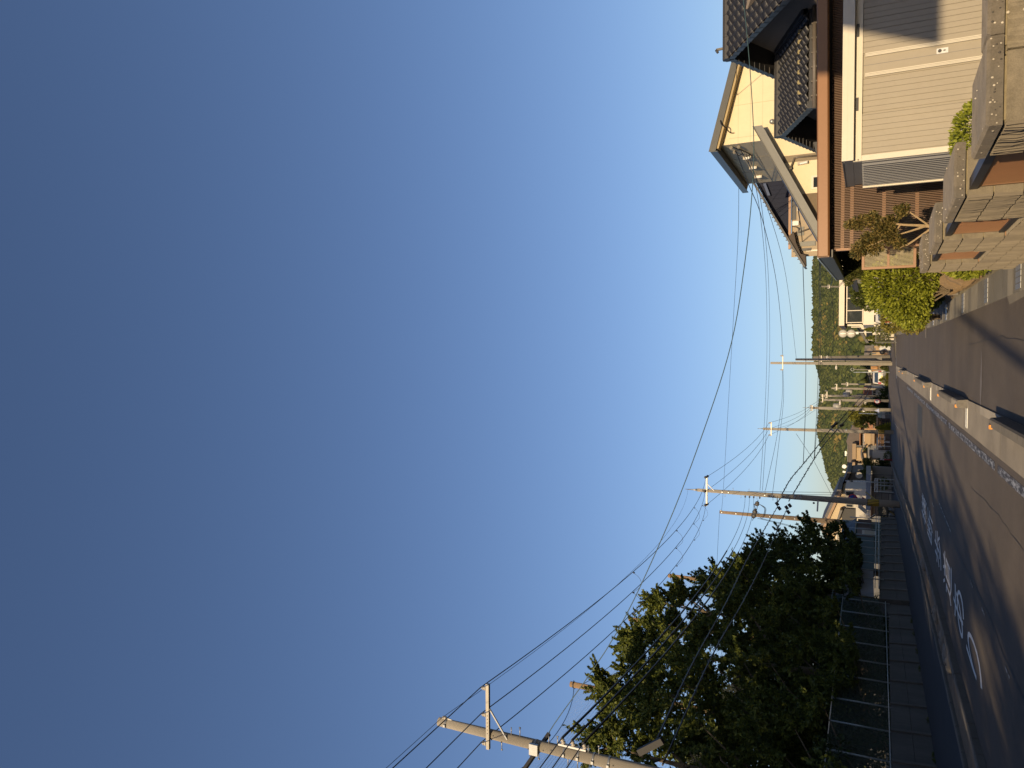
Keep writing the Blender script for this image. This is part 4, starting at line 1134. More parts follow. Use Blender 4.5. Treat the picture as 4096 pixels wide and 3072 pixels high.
mb = MB(); q = [at(3168, 905, gy - .1), at(3185, 908, gy - .1), at(3195, 915, gy - .2), at(3192, 930, gy - .3), at(3250, 910, gy - .1)]; mb.tube(q, .03, 6); mb.build('downpipe', GUT, gh)
mb = MB(); p = at(3182, 893, gy - .1); mb.box(p.x - .12, p.x + .12, gy - .12, gy - .01, p.z - .16, p.z + .16); mb.build('meter_box', WHITE, gh)
for i, (X0, X1, Y0, Y1) in enumerate(((3052, 3082, 732, 785), (3040, 3058, 730, 748))):
    a = at(X0, Y1, gy - .25); b = at(X1, Y0, gy - .25)
    mb = MB(); mb.hexa([(a.x, gy - .3, b.z), (b.x, gy - .3, b.z + .25), (b.x, gy - .22, b.z + .25), (a.x, gy - .22, b.z), (a.x, gy - .3, a.z - .25), (b.x, gy - .3, a.z), (b.x, gy - .22, a.z), (a.x, gy - .22, a.z - .25)])
    mb.build('solar_panel', mat('solar_glass', (0.03, 0.05, 0.11), rough=.12, var=.1, spec=.8), gh)

# ================================================================== small dark-tiled eave and pale outbuilding beyond the terrace
ev = thing('dark_outbuilding', 'low dark roofed outbuilding between the terrace and the white house', 'building', (2.2, 27, 0))
a0, a1 = onx(3385, 1120, 2.25), onx(3412, 1172, 2.25)
mb = MB(); mb.hexa([(2.3, 23, 2.35), (6, 23, 3.3), (6, 30, 3.3), (2.3, 30, 2.35), (2.3, 23, 2.45), (6, 23, 3.4), (6, 30, 3.4), (2.3, 30, 2.45)]); rfo = mb.build('roof', RIDGE, ev)
mb = MB(); mb.box(2.24, 2.32, 22.95, 30.05, 2.27, 2.38); mb.build('gutter', GUT, rfo)
mb = MB(); mb.box(3.0, 6, 23.5, 29.5, 0, 2.6); mb.build('wall', mat('dark_timber_wall', (0.05, 0.04, 0.032), rough=.9, var=.2), ev)
lp_ = thing('louvre_window', 'white slatted window louvre beside the pine under the dark eave', 'shutter', (2.2, 26, 1.6))
y = 26.0; X0, X1 = xx(1130, y, 3480), xx(1085, y, 3480); Z0, Z1 = zz(3516, y, 1110), zz(3444, y, 1110)
mb = MB(); mb.box(X0 - .03, X0, y, y + .05, Z0, Z1); mb.box(X1, X1 + .03, y, y + .05, Z0, Z1); mb.box(X0, X1, y, y + .05, Z1 - .03, Z1); mb.build('frame', WHITE, lp_)
mb = MB(); n = 15
for k in range(n):
    z = Z0 + (Z1 - Z0 - .04) * k / n
    x = X0 + (X1 - X0) * k / n; mb.box(x + .004, x + .016, y + .01, y + .03, Z0, Z1 - .035)
o = mb.build('slat', SHW, lp_); o['kind'] = 'stuff'
mb = MB(); mb.box(X0, X1, y + .045, y + .06, Z0, Z1 - .03); mb.build('backing', DARKM, lp_)
# pale green rail with chain-link
rl = thing('chainlink_fence', 'low chain-link fence with a pale green top rail behind the hedge', 'fence', (1.9, 34, 0))
a, b = at(3516, 1095, 30), at(3514, 1262, 40)
mb = MB(); mb.tube([a, b], .03, 8); mb.build('top_rail', mat('pale_green_paint', (0.42, 0.48, 0.36), rough=.5, var=.1), rl)
mb = MB()
d = (b - a); n = 60
for k in range(-8, n):
    for s in (1, -1):
        f0 = k / n; f1 = f0 + 8 / n
        if s < 0: f0, f1 = f1, f0
        if 0 <= min(f0, f1) and max(f0, f1) <= 1: mb.bar(a + d * f0 - Vector((0, 0, .0)), a + d * f1 - Vector((0, 0, 1.0)), .012, .012)
o = mb.build('mesh_wire', METAL, rl); o['kind'] = 'stuff'
mb = MB(); mb.cyl(b, (b.x, b.y, 0), .03); mb.cyl(a, (a.x, a.y, 0), .03); mb.build('post', METAL, rl)
# ================================================================== white house with the glazed balcony, cars and mirrors
WSID = mat('white_render', (0.78, 0.70, 0.56), rough=.6, var=.05, scale=1)
wy = 60.0
wh = thing('white_house', 'white house with a glazed balcony and deep flat eave beyond the hedge', 'house', (3.2, wy, 0))
def wx(Y, X=3430): return at(X, Y, wy).x
def wz(X, Y=1240): return at(X, Y, wy).z
xl, xr = wx(1303, 3370), 9.5
zt0, zt1 = wz(3378), wz(3358)
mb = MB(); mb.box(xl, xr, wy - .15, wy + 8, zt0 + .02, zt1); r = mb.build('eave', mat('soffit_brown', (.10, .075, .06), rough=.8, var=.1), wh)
mb = MB(); mb.box(xl - .02, xr, wy - .22, wy - .152, zt0, zt1 + .03); mb.build('fascia', WSID, r)
mb = MB(); mb.box(xl - .03, xl - .002, wy - .22, wy + 8, zt0 - .0, zt1 + .03); mb.build('side_fascia', mat('brown_fascia', (.16, .11, .08), rough=.6), r)
mb = MB(); mb.box(wx(1292), xr, wy + 1.6, wy + 1.8, wz(3462), zt0); mb.build('recess_wall', mat('dark_recess', (.045, .05, .05), rough=.5, var=.2), wh)
zb0, zb1 = wz(3466), wz(3452)
mb = MB(); mb.box(wx(1300), xr, wy + .0, wy + 7.5, zb0 - .5, zb1 - .02); mb.build('balcony_floor', WSID, wh)
# balcony glazing: posts, rails and panes
ws_ = MB()
gz0, gz1 = wz(3449), wz(3389)
fr_ = MB()
fr_.box(wx(1293), xr, wy - .06, wy, gz1, gz1 + .07); fr_.box(wx(1293), xr, wy - .06, wy, gz0 - .05, gz0)
for Y in (1192, 1242, 1290): fr_.box(wx(Y + 1.5), wx(Y - 1.5), wy - .062, wy + .002, gz0 + .001, gz1 - .001)
fr_.build('balcony_frame', WSID, wh)
for a, b in ((1290, 1242), (1242, 1192), (1192, 1142)):
    mb = MB(); mb.box(wx(a - 2), wx(b + 2), wy - .03, wy - .02, gz0 + .002, gz1 - .002); mb.build('balcony_pane', mat('smoked_glass', (.03, .035, .035), rough=.06, var=.2, spec=.7), wh)
for Y in (1258, 1293):
    mb = MB(); mb.box(wx(Y + 3.5), wx(Y - 3.5), wy + .01, wy + .14, 0, zb0 - .5 if Y == 1258 else zb1); mb.build('pillar', WSID, wh)
mb = MB(); mb.box(wx(1303), wx(1296), wy + .3, wy + .42, wz(3448), zt0 - .2); mb.box(wx(1309), wx(1305), wy + .5, wy + .6, wz(3445), wz(3405)); mb.build('window_reveal', WSID, wh)
mb = MB(); mb.box(wx(1260, 3480), xr, wy + 5, wy + 5.2, 0, zb0 - .5); mb.build('ground_floor_wall', mat('tan_wall', (.42, .34, .25), rough=.8, var=.1), wh)
for Y0, Y1, X0, X1 in ((1185, 1215, 3472, 3510), (1130, 1165, 3460, 3512)):
    mb = MB(); mb.box(wx(Y1, 3490), wx(Y0, 3490), wy + 4.93, wy + 4.99, wz(X1, 1200), wz(X0, 1200)); f = mb.build('window', RAILD, wh)
# creamy side building with the roof sloping behind the mirrors
sb = thing('cream_outbuilding', 'cream wall with sloping dark roof edge behind the round mirrors', 'building', (1.5, 72, 0))
y = 72.0
A, B_, C_ = at(3432, 1310, y), at(3462, 1366, y), at(3470, 1310, y)
mb = MB(); mb.prism([(at(3440, 1300, y).x, 0), (at(3440, 1300, y).x, at(3430, 1300, y).z), (at(3458, 1362, y).x, at(3470, 1362, y).z), (at(3458, 1362, y).x, 0)], lambda u, v: (u, y, v), lambda u, v: (u, y + 4, v)); mb.build('wall', WSID, sb)
a, b = at(3424, 1295, y), at(3471, 1372, y)
mb = MB(); mb.hexa([(b.x, y - .3, b.z - .1), (a.x, y - .3, a.z - .1), (a.x, y + 4, a.z - .1), (b.x, y + 4, b.z - .1), (b.x, y - .3, b.z + .12), (a.x, y - .3, a.z + .12), (a.x, y + 4, a.z + .12), (b.x, y + 4, b.z + .12)]); mb.build('roof', RIDGE, sb)
mb = MB(); mb.box(at(3500, 1362, y).x + .1, at(3440, 1300, y).x - .1, y - .04, y - .003, at(3465, 1330, y).z - .5, at(3465, 1330, y).z); mb.build('window', glassmat('dark_glass'), sb)

# cars
CARW = mat('car_white', (.80, .77, .70), rough=.18, var=.02, spec=.6)
CARG = mat('car_glass', (.05, .08, .13), rough=.05, var=.1, spec=.9)
TYRE = mat('tyre', (.018, .018, .018), rough=.8)
REDL = mat('tail_lamp_red', (.55, .01, .02), rough=.15, var=.05, spec=.8)
def car(name, lab, cx_, cy_, L, Wd, H, heading=0, van=False):
    # rear end faces the camera (-y)
    t = thing(name, lab, 'car', (cx_, cy_, 0))
    hw_ = Wd / 2
    if van:
        prof = [(0, .25), (0, .95), (.05, H - .12), (.2, H), (L * .78, H), (L * .9, H * .62), (L, H * .55), (L, .25)]
        belt = H * .55
    else:
        prof = [(0.02, .28), (0, .72), (.06, .95), (.30, H - .18), (.55, H), (L * .55, H), (L * .74, .98), (L * .97, .80), (L, .6), (L, .28)]
        belt = .95
    mb = MB()
    n = len(prof); rings = []
    for s, ins in ((-1, 1), (1, 1)):
        rings.append([(s * (hw_ - (0.11 * max(0, (z - belt) / (H - belt)))), y, z) for y, z in prof])
    vs = [(cx_ + x, cy_ + y, z) for x, y, z in rings[0] + rings[1]]
    mb.add(vs, [tuple(range(n)), tuple(range(2 * n - 1, n - 1, -1))] + [(i, n + i, n + (i + 1) % n, (i + 1) % n) for i in range(n)])
    body = mb.build('body', CARW, t)
    bm = bmesh.new(); bm.from_mesh(body.data); bmesh.ops.bevel(bm, geom=bm.edges[:], offset=.035, segments=2, affect='EDGES'); bm.to_mesh(body.data); bm.free()
    for p_ in body.data.polygons: p_.use_smooth = False
    y0r, z0r = (.03, belt + .02) if van else (.09, 1.0)
    y1r, z1r = (.10, H - .16) if van else (.33, H - .16)
    mb = MB(); w0, w1 = hw_ - .14, hw_ - .22
    mb.add([(cx_ - w0, cy_ + y0r - .035, z0r), (cx_ + w0, cy_ + y0r - .035, z0r), (cx_ + w1, cy_ + y1r - .04, z1r), (cx_ - w1, cy_ + y1r - .04, z1r)] + [(cx_ - w0, cy_ + y0r + .03, z0r), (cx_ + w0, cy_ + y0r + .03, z0r), (cx_ + w1, cy_ + y1r + .03, z1r), (cx_ - w1, cy_ + y1r + .03, z1r)],
           [(0, 1, 2, 3), (7, 6, 5, 4), (0, 4, 5, 1), (1, 5, 6, 2), (2, 6, 7, 3), (3, 7, 4, 0)])
    mb.build('rear_window', CARG, t)
    for s in (-1, 1):
        mb = MB(); xo = cx_ + s * (hw_ + .006)
        if van: q = [(.25, belt + .05), (.35, H - .2), (L * .72, H - .2), (L * .82, belt + .08)]
        else: q = [(.42, 1.0), (.62, H - .12), (L * .52, H - .12), (L * .66, 1.02)]
        vs = [(xo - s * .11 * max(0, (z - belt) / (H - belt)), cy_ + y, z) for y, z in q]
        mb.add(vs + [(v[0] - s * .05, v[1], v[2]) for v in vs], [(0, 1, 2, 3), (7, 6, 5, 4), (0, 4, 5, 1), (1, 5, 6, 2), (2, 6, 7, 3), (3, 7, 4, 0)]); mb.build('side_window', CARG, t)
        mb = MB(); mb.bevbox(cx_ + s * (hw_ - .13) - .09, cx_ + s * (hw_ - .13) + .09, cy_ - .03, cy_ + .08, .68, .98, .02); mb.build('tail_lamp', REDL, t)
        for yy in (L * .17, L * .80):
            mb = MB(); mb.cyl((cx_ + s * (hw_ - .19), cy_ + yy, .3), (cx_ + s * (hw_ + .005), cy_ + yy, .3), .3, .3, 18); wl_ = mb.build('wheel', TYRE, t)
            mb = MB(); mb.cyl((cx_ + s * (hw_ - .0), cy_ + yy, .3), (cx_ + s * (hw_ + .015), cy_ + yy, .3), .19, .19, 14); mb.build('rim', METAL, wl_)
    mb = MB(); mb.bevbox(cx_ - hw_ + .03, cx_ + hw_ - .03, cy_ - .05, cy_ + .06, .25, .5, .03); mb.build('bumper', mat('bumper_dark', (.06, .06, .065), rough=.4), t)
    mb = MB(); mb.box(cx_ - .17, cx_ + .17, cy_ - .035, cy_ - .02, .55, .72); mb.build('number_plate', mat('plate_yellow', (.75, .68, .2), rough=.5), t)
    return t
c = at(3530, 1270, 57)
car('parked_car', 'white hatchback with a red tail lamp parked under the glazed balcony', c.x + .35, 57.0, 3.5, 1.5, 1.52)
c = at(3490, 1240, 63)
car('parked_van', 'white boxy van parked behind the pillar under the balcony', c.x + .62, 62.6, 3.3, 1.45, 1.75, van=True)
# twin round traffic mirrors seen from behind
tm = thing('traffic_mirror', 'two white round traffic mirrors one above the other on a thin white post', 'mirror', tuple(gr(3558, 1330)))
my = 70.0
mb = MB(); a = at(3556, 1330, my); b = at(3366, 1329, my); mb.cyl((a.x, my, 0), (b.x, my, b.z), .035, .03, 8); mb.build('post', WHITE, tm)
for X in (3372, 3405):
    p = at(X, 1334, my); mb = MB(); r = .335
    mb.tube([(p.x, my - .10, p.z), (p.x, my - .06, p.z), (p.x, my - .02, p.z), (p.x, my + .03, p.z), (p.x, my + .05, p.z)], [.10, .24, .31, r, r], 24, caps=True); f = mb.build('mirror_back', mat('mirror_back_cream', (.52, .50, .44), rough=.5, var=.06), tm)
    mb = MB(); mb.tube([(p.x, my + .03, p.z), (p.x, my + .055, p.z)], r + .015, 24, caps=True); mb.build('rim', CONC_L, f)
    mb = MB(); mb.box(p.x - .03, p.x + .03, my - .14, my - .09, p.z - .22, p.z + .2); mb.build('bracket', METAL, f)
mb = MB(); p = at(3429, 1332, my); mb.box(p.x - .1, p.x + .1, my - .05, my - .02, p.z - .1, p.z + .1); mb.build('notice_plate', WHITE, tm)
# conifers and shrubs round the white house
def conifer(lab, X, Y, Xb, y, w, n=1500, m=None, dark=False, name='conifer', size=.16):
    top = at(X, Y, y); base = (top.x, y, 0)
    zb_ = max(0, at(Xb, Y, y).z)
    t = thing(name, lab, 'tree' if top.z > 1.6 else 'shrub', base, 'trees and shrubs by the white house' if False else None)
    h = top.z - zb_
    u = nrs.rand(n); r = (1 - u ** 1.3) * w * (0.75 + .25 * np.sin(u * 40)) + .03; a = nrs.rand(n) * 2 * math.pi; rr = np.sqrt(.35 + .65 * nrs.rand(n))
    P = np.stack([top.x + np.cos(a) * r * rr, y + np.sin(a) * r * rr, zb_ + u * h], 1)
    Dd = np.stack([np.cos(a), np.sin(a), .9 + 0 * a], 1) + nrs.normal(0, .35, (n, 3))
    leaves('crown', P, Dd, size, m or LEAF_M, t, .35)
    mb = MB(); mb.cyl((top.x, y, 0), (top.x, y, top.z * .8), .06, .02, 7); mb.build('trunk', BARK, t)
    return t
LEAF_C = leafmat('conifer_leaf', (.05, .07, .012), (.20, .21, .045), .25)
conifer('feathery green conifer between the glazed balcony and the mirrors', 3458, 1318, 3562, 66, .62, 1500, LEAF_C)
conifer('rounder green conifer just left of the mirror post', 3463, 1352, 3562, 66, .55, 1300, LEAF_C)
conifer('small conifer in the car port beside the white pillar', 3470, 1276, 3550, 64, .45, 900, LEAF_C)
conifer('tall thin conifer behind the cream outbuilding', 3468, 1372, 3566, 73, .5, 1000, LEAF_M)
shrub('leafy_shrub', 'dark glossy shrub hanging beside the balcony corner', 'shrub', [(tuple(at(3440, 1190, 44)), (.5, .7, .45)), (tuple(at(3475, 1205, 44)), (.55, .6, .55)), (tuple(at(3500, 1185, 44)), (.5, .6, .5)), (tuple(at(3425, 1160, 44)), (.4, .5, .35))], 2200, .15, LEAF_M, (at(3475, 1200, 44).x, 44, 0))
# railing in front of the conifers
rg_ = thing('garden_railing', 'dark thin-barred railing in front of the green conifers', 'railing', (1.6, 64, 0))
y = 64.5
x0, x1 = at(3520, 1372, y).x, at(3520, 1296, y).x
mb = MB(); mb.box(x0, x1, y, y + .04, zz(3505, y, 1330), zz(3502, y, 1330)); mb.box(x0, x1, y, y + .04, .12, .16); mb.box(x0, x0 + .05, y, y + .05, 0, zz(3498, y, 1330)); mb.build('rail', DARKM, rg_)
mb = MB(); x = x0 + .1
while x < x1: mb.box(x, x + .018, y + .01, y + .03, .16, zz(3505, y, 1330)); x += .12
o = mb.build('bar', DARKM, rg_); o['kind'] = 'stuff'
mb = MB(); p = gr(3596, 1296); mb.box(p.x - .03, p.x + .06, p.y, p.y + .1, 0, zz(3561, p.y, 1296)); tag(mb.build('kerb_bollard', WSID), 'short cream bollard stub at the car port edge', 'bollard')
# ================================================================== wooded hill across the valley
HD = 1500.0
ridge = [(3262, 980), (3258, 1060), (3257, 1100), (3262, 1160), (3270, 1290), (3266, 1330), (3262, 1400), (3268, 1440), (3280, 1490), (3287, 1530), (3287, 1560), (3282, 1600), (3278, 1700), (3276, 1725), (3290, 1770), (3302, 1810), (3314, 1860), (3336, 1910), (3354, 1945), (3380, 1985), (3420, 2060), (3450, 2150), (3466, 2350)]
rp = [at(X, Y, HD) for X, Y in ridge]
rxs = np.array([p.x for p in rp]); rzs = np.array([p.z for p in rp])
o_ = np.argsort(rxs); rxs = rxs[o_]; rzs = rzs[o_]
def hill_h(x, y):
    zr = np.interp(x, rxs, rzs)
    t = np.clip((y - 700) / (HD - 700), 0, 1)
    f = np.where(y <= HD, t ** 1.1, np.clip(1 - (y - HD) / 900, 0, 1))
    return zr * f + 2.5 * np.sin(x * .021 + y * .013) * f
NXh, NYh = 90, 40
gx = np.linspace(rxs[0] - 50, rxs[-1] + 500, NXh); gy_ = np.linspace(680, 2300, NYh)
mb = MB(); vs = []
for x in gx:
    for y in gy_: vs.append((x, y, float(hill_h(x, y)) - 6))
mb.add(vs, [(i * NYh + j, (i + 1) * NYh + j, (i + 1) * NYh + j + 1, i * NYh + j + 1) for i in range(NXh - 1) for j in range(NYh - 1)], smooth=True)
struct(mb, 'hill', mat('hill_floor', (.035, .045, .02), rough=.95, var=.3, scale=.05))
# its wood: thousands of crowns, each a lumpy ball of facets
n = 17000
hx = nrs.uniform(rxs[0], rxs[-1], n * 2); hy = 760 + (HD + 30 - 760) * nrs.rand(n * 2) ** .8
hz = hill_h(hx, hy)
keep = np.argsort(nrs.rand(n * 2))[:n]
hx, hy, hz = hx[keep], hy[keep], hz[keep]
ex = np.concatenate([hx, np.linspace(rxs[0], rxs[-1], 400)]); ey = np.concatenate([hy, np.full(400, HD + 2)]); ez = np.concatenate([hz, np.interp(np.linspace(rxs[0], rxs[-1], 400), rxs, rzs) - 2])
bm = bmesh.new(); bmesh.ops.create_icosphere(bm, subdivisions=1, radius=1.0)
iv = np.array([v.co for v in bm.verts]); ifc = np.array([[v.index for v in f.verts] for f in bm.faces]); bm.free()
def crowns(name, xs, ys, zs, rmin, rmax, mats, sel):
    m = len(xs); V = []; F = []; k = len(iv)
    rs = nrs.uniform(rmin, rmax, m)
    lum = 1 + .28 * nrs.normal(size=(m, k, 1))
    P = np.stack([xs, ys, zs], 1)[:, None, :] + iv[None] * lum * rs[:, None, None] * np.array([1, 1, 1.05]) + np.array([0, 0, .3]) * rs[:, None, None]
    Fq = (ifc[None] + (np.arange(m) * k)[:, None, None]).reshape(-1, 3)
    me = bpy.data.meshes.new(name)
    me.vertices.add(m * k); me.vertices.foreach_set('co', P.reshape(-1).astype(np.float32))
    me.loops.add(len(Fq) * 3); me.loops.foreach_set('vertex_index', Fq.reshape(-1).astype(np.int32))
    me.polygons.add(len(Fq)); me.polygons.foreach_set('loop_start', (np.arange(len(Fq)) * 3).astype(np.int32)); me.update(calc_edges=True)
    me.materials.append(mats)
    o = bpy.data.objects.new(name, me); C.objects.link(o); o['kind'] = 'stuff'
    return o
fw1 = leafmat('hill_wood_green', (.030, .045, .014), (.085, .095, .028), .0, .9)
fw2 = leafmat('hill_wood_gold', (.11, .095, .03), (.20, .15, .045), .0, .9)
gold = (np.sin(ex * .045) + np.sin(ey * .02 + ex * .013) + nrs.normal(0, .8, len(ex))) > 1.75
tag(crowns('hillside_wood', ex[~gold], ey[~gold], ez[~gold], 2.4, 4.8, fw1, 0), 'dark green wood covering the far hill', 'wood')
tag(crowns('hillside_wood', ex[gold], ey[gold], ez[gold], 2.2, 4.4, fw2, 0), 'paler golden-leaved trees scattered through the far hillside wood', 'wood')

# ================================================================== houses at the bend of the road
WOODF = mat('dark_wood_fence', (.085, .05, .032), rough=.75, var=.25, scale=3, stretch=(3, 3, .4))
ROOFB = mat('roof_dark_brown', (.07, .055, .047), rough=.7, var=.2, scale=.8)
ROOFG = mat('roof_grey', (.13, .12, .115), rough=.7, var=.15, scale=.8)
ROOFR = mat('roof_red', (.22, .075, .045), rough=.7, var=.2, scale=.8)
TAN = mat('tan_render', (.52, .38, .22), rough=.85, var=.08, scale=.6, bump=.2, bscale=20)
TAN2 = mat('tan_render_dark', (.40, .29, .18), rough=.85, var=.08, scale=.6)
ORG = mat('orange_beige_render', (.55, .35, .20), rough=.85, var=.08, scale=.6)
GREYW = mat('grey_render', (.30, .285, .26), rough=.85, var=.08, scale=.6)
WHITEW = mat('offwhite_render', (.66, .62, .54), rough=.8, var=.06, scale=.6)
BRNW = mat('brown_boards', (.13, .075, .05), rough=.75, var=.15, scale=1.2)
GLASS = glassmat('dark_glass')
class H:
    # a building seen from the front: everything is given by its outline in the photograph at a fixed distance
    def __init__(s, name, lab, cat, y, Y, group=None):
        s.y = y; s.t = thing(name, lab, cat, (at(3500, Y, y).x, y, 0), group)
    def r(s, X0, X1, Y0, Y1):
        Ym = (Y0 + Y1) / 2; Xm = (X0 + X1) / 2
        return at(Xm, Y1, s.y).x, at(Xm, Y0, s.y).x, at(X1, Ym, s.y).z, at(X0, Ym, s.y).z
    def box(s, name, m, X0, X1, Y0, Y1, dy=0.0, th=4.0, ground=False, parent=None):
        x0, x1, z0, z1 = s.r(X0, X1, Y0, Y1)
        if ground: z0 = 0
        mb = MB(); mb.box(x0, x1, s.y + dy, s.y + dy + th, z0, z1)
        return mb.build(name, m, parent or s.t)
    def window(s, X0, X1, Y0, Y1, dy=-.05, fm=None, parent=None):
        x0, x1, z0, z1 = s.r(X0, X1, Y0, Y1); b = .05
        mb = MB()
        mb.box(x0, x1, s.y + dy, s.y + dy + .06, z0, z0 + b); mb.box(x0, x1, s.y + dy, s.y + dy + .06, z1 - b, z1)
        mb.box(x0, x0 + b, s.y + dy, s.y + dy + .06, z0 + b, z1 - b); mb.box(x1 - b, x1, s.y + dy, s.y + dy + .06, z0 + b, z1 - b)
        f = mb.build('window', fm or RAILD, parent or s.t)
        mb = MB(); mb.box(x0 + b, x1 - b, s.y + dy + .02, s.y + dy + .035, z0 + b, z1 - b); mb.build('pane', GLASS, f)
        return f
    def poly(s, name, m, pts, dy=0.0, th=4.0, parent=None):
        mb = MB(); P = [at(X, Y, s.y) for X, Y in pts]
        mb.prism([(p.x, p.z) for p in P], lambda u, v: (u, s.y + dy, v), lambda u, v: (u, s.y + dy + th, v))
        return mb.build(name, m, parent or s.t)
    def slats(s, name, m, X0, X1, Y0, Y1, n, dy, w=.5, horiz=False, parent=None, stuff=True, th=.04):
        x0, x1, z0, z1 = s.r(X0, X1, Y0, Y1); mb = MB()
        for k in range(n):
            if horiz:
                a = z0 + (z1 - z0) * k / n; mb.box(x0, x1, s.y + dy, s.y + dy + th, a, a + (z1 - z0) / n * w)
            else:
                a = x0 + (x1 - x0) * k / n; mb.box(a, a + (x1 - x0) / n * w, s.y + dy, s.y + dy + th, z0, z1)
        o = mb.build(name, m, parent or s.t)
        if stuff: o['kind'] = 'stuff'
        return o
# tan house with the hipped dark roof and stepped parapets, left of the road
h = H('tan_house', 'tan rendered house with a dark hipped roof and stepped balcony walls behind the wooden fence', 'house', 106, 1780)
rf_ = h.poly('roof', ROOFB, [(3438, 1672), (3420, 1676), (3383, 1772), (3389, 1790), (3389, 1985), (3440, 1985)], dy=2, th=7)
h.box('ridge_cap', ROOFG, 3387, 3391, 1788, 1975, dy=1.9, th=.3, parent=rf_)
h.box('eave', WOODR, 3438, 3442, 1672, 1790, dy=.6, th=8)
h.box('wall', ORG, 3443, 3566, 1690, 1790, dy=2.5, th=5, ground=True)
h.window(3454, 3467, 1705, 1722, dy=2.4); h.window(3488, 3497, 1703, 1720, dy=2.4)
h.box('brick_chimney_wall', mat('brick_red', (.42, .22, .14), rough=.9, var=.25, scale=6), 3468, 3493, 1692, 1722, dy=2.3, th=.15)
bal = h.box('balcony_wall', TAN, 3460, 3483, 1735, 1793, dy=.9, th=.3)
h.box('balcony_soffit', TAN2, 3484, 3498, 1733, 1786, dy=1.0, th=1.6)
for X in (3452, 3456): h.box('handrail', WHITE, X, X + 1, 1738, 1792, dy=.95, th=.05, parent=bal)
h.box('bay_wall', TAN, 3425, 3452, 1793, 1845, dy=.6, th=3)
pp = h.box('parapet', TAN2, 3409, 3424, 1776, 1838, dy=.3, th=3.5)
h.box('parapet', TAN2, 3404, 3420, 1850, 1872, dy=.2, th=3.5)
h.box('carport_roof', TAN, 3447, 3465, 1812, 1858, dy=-.4, th=3)
mb = MB(); P = [at(X, Y, 105) for X, Y in ((3455, 1790), (3447, 1800), (3446, 1815), (3449, 1832), (3456, 1845))]
mb.tube(smooth_path(P), .10, 8); mb.build('curved_gutter', DARKM, h.t)
h.box('dark_canopy', DARKM, 3471, 3479, 1785, 1830, dy=-.5, th=1.2)
h.window(3425, 3445, 1783, 1790, dy=.5)
h.box('side_wall', GREYW, 3430, 3566, 1862, 1905, dy=1.2, th=4, ground=True)
h.window(3432, 3452, 1872, 1895, dy=1.1)
h.box('entry_wall', mat('pale_entry', (.48, .42, .33), rough=.8), 3476, 3566, 1845, 1862, dy=1.0, th=4, ground=True)
for X, Y in ((3375, 1846), (3381, 1848)):
    pass
mb = MB(); p = at(3383, 1812, 108)
for k in range(5):
    q0, q1 = at(3379, 1806 + k * 4, 108), at(3387, 1806 + k * 4, 108); mb.bar(q0, q1, .06, .06)
mb.bar(at(3382, 1804, 108), at(3382, 1824, 108), .05, .05); mb.bar(at(3382, 1812, 108), at(3392, 1812, 108), .05, .05); o = mb.build('aerial', METAL, h.t)
dish = thing('satellite_dish', 'white satellite dish standing on the ridge of the tan house', 'dish', tuple(at(3386, 1868, 107)))
mb = MB(); p = at(3377, 1866, 106.5); mb.tube([(p.x, p.y - .02, p.z), (p.x, p.y + .08, p.z), (p.x, p.y + .14, p.z)], [.27, .18, .04], 18); mb.build('bowl', WHITE, dish)
mb = MB(); mb.cyl((p.x, p.y + .1, p.z), tuple(at(3398, 1869, 106.6)), .035); mb.build('mast', METAL, dish)
o = MB(); o.bar(at(3371, 1886, 106), at(3388, 1890, 106), .22, .18); tag(o.build('roof_tube', WHITE), 'short white tube lamp leaning over the roof edge beside the dish', 'lamp')
# wooden fence and gate with white bars in front of it
fe = H('wooden_fence', 'dark brown board fence with small white studs at the bend', 'fence', 79, 1770)
x0, x1, z0, z1 = fe.r(3514, 3562, 1734, 1800)
nb = 10
for k in range(nb):
    a = z0 + (z1 - z0) * k / nb; mb = MB(); mb.box(x0, x1, 79, 79.05, max(0, a) + .01, a + (z1 - z0) / nb - .015); mb.build('board', WOODF, fe.t)
for Y in (1735, 1757, 1778, 1799):
    a = at(3540, Y, 79).x; mb = MB(); mb.box(a - .05, a + .05, 79.06, 79.14, 0, z1 + .05); mb.build('post', WOODF, fe.t)
mb = MB()
for X in (3520, 3538):
    for Y in (1748, 1753, 1758, 1769, 1780):
        p = at(X, Y, 78.96); mb.box(p.x - .05, p.x + .05, 78.94, 78.99, p.z - .05, p.z + .05)
o = mb.build('stud', WHITE, fe.t); o['kind'] = 'stuff'
fe.box('name_board', WHITE, 3541, 3559, 1766, 1770, dy=-.06, th=.04)
fe.box('coping', TAN2, 3505, 3513, 1733, 1802, dy=-.1, th=.4)
b_ = H('white_bar_gate', 'cream beam and thin white rails of a car gate before the wooden fence', 'gate', 77.5, 1780)
b_.box('beam', SHW, 3507, 3513, 1751, 1800, dy=0, th=.25); b_.box('bracket', SHW, 3497, 3504, 1794, 1802, dy=0, th=.25); b_.box('rail', WHITE, 3514, 3528, 1784, 1789, dy=0, th=.08); b_.box('post', WHITE, 3528, 3566, 1785, 1787, dy=.1, th=.08, ground=True)
gt_ = H('timber_gate', 'dark timber frame gate standing open beside the pointed conifer', 'gate', 80, 1690)
gt_.box('lintel', TAN2, 3505, 3512, 1665, 1735, dy=0, th=.5); gt_.box('lintel', BRNW, 3513, 3519, 1672, 1735, dy=.1, th=.4)
for Y in (1678, 1689, 1699): gt_.box('post', BRNW, 3520, 3566, Y, Y + 2.2, dy=.05, th=.15, ground=True)
gt_.box('rail', BRNW, 3556, 3559, 1678, 1700, dy=.1, th=.08); gt_.box('opening_shade', BLACKP, 3521, 3566, 1676, 1733, dy=.7, th=.05, ground=True)  # black sheet stands in for the shade inside the open gateway
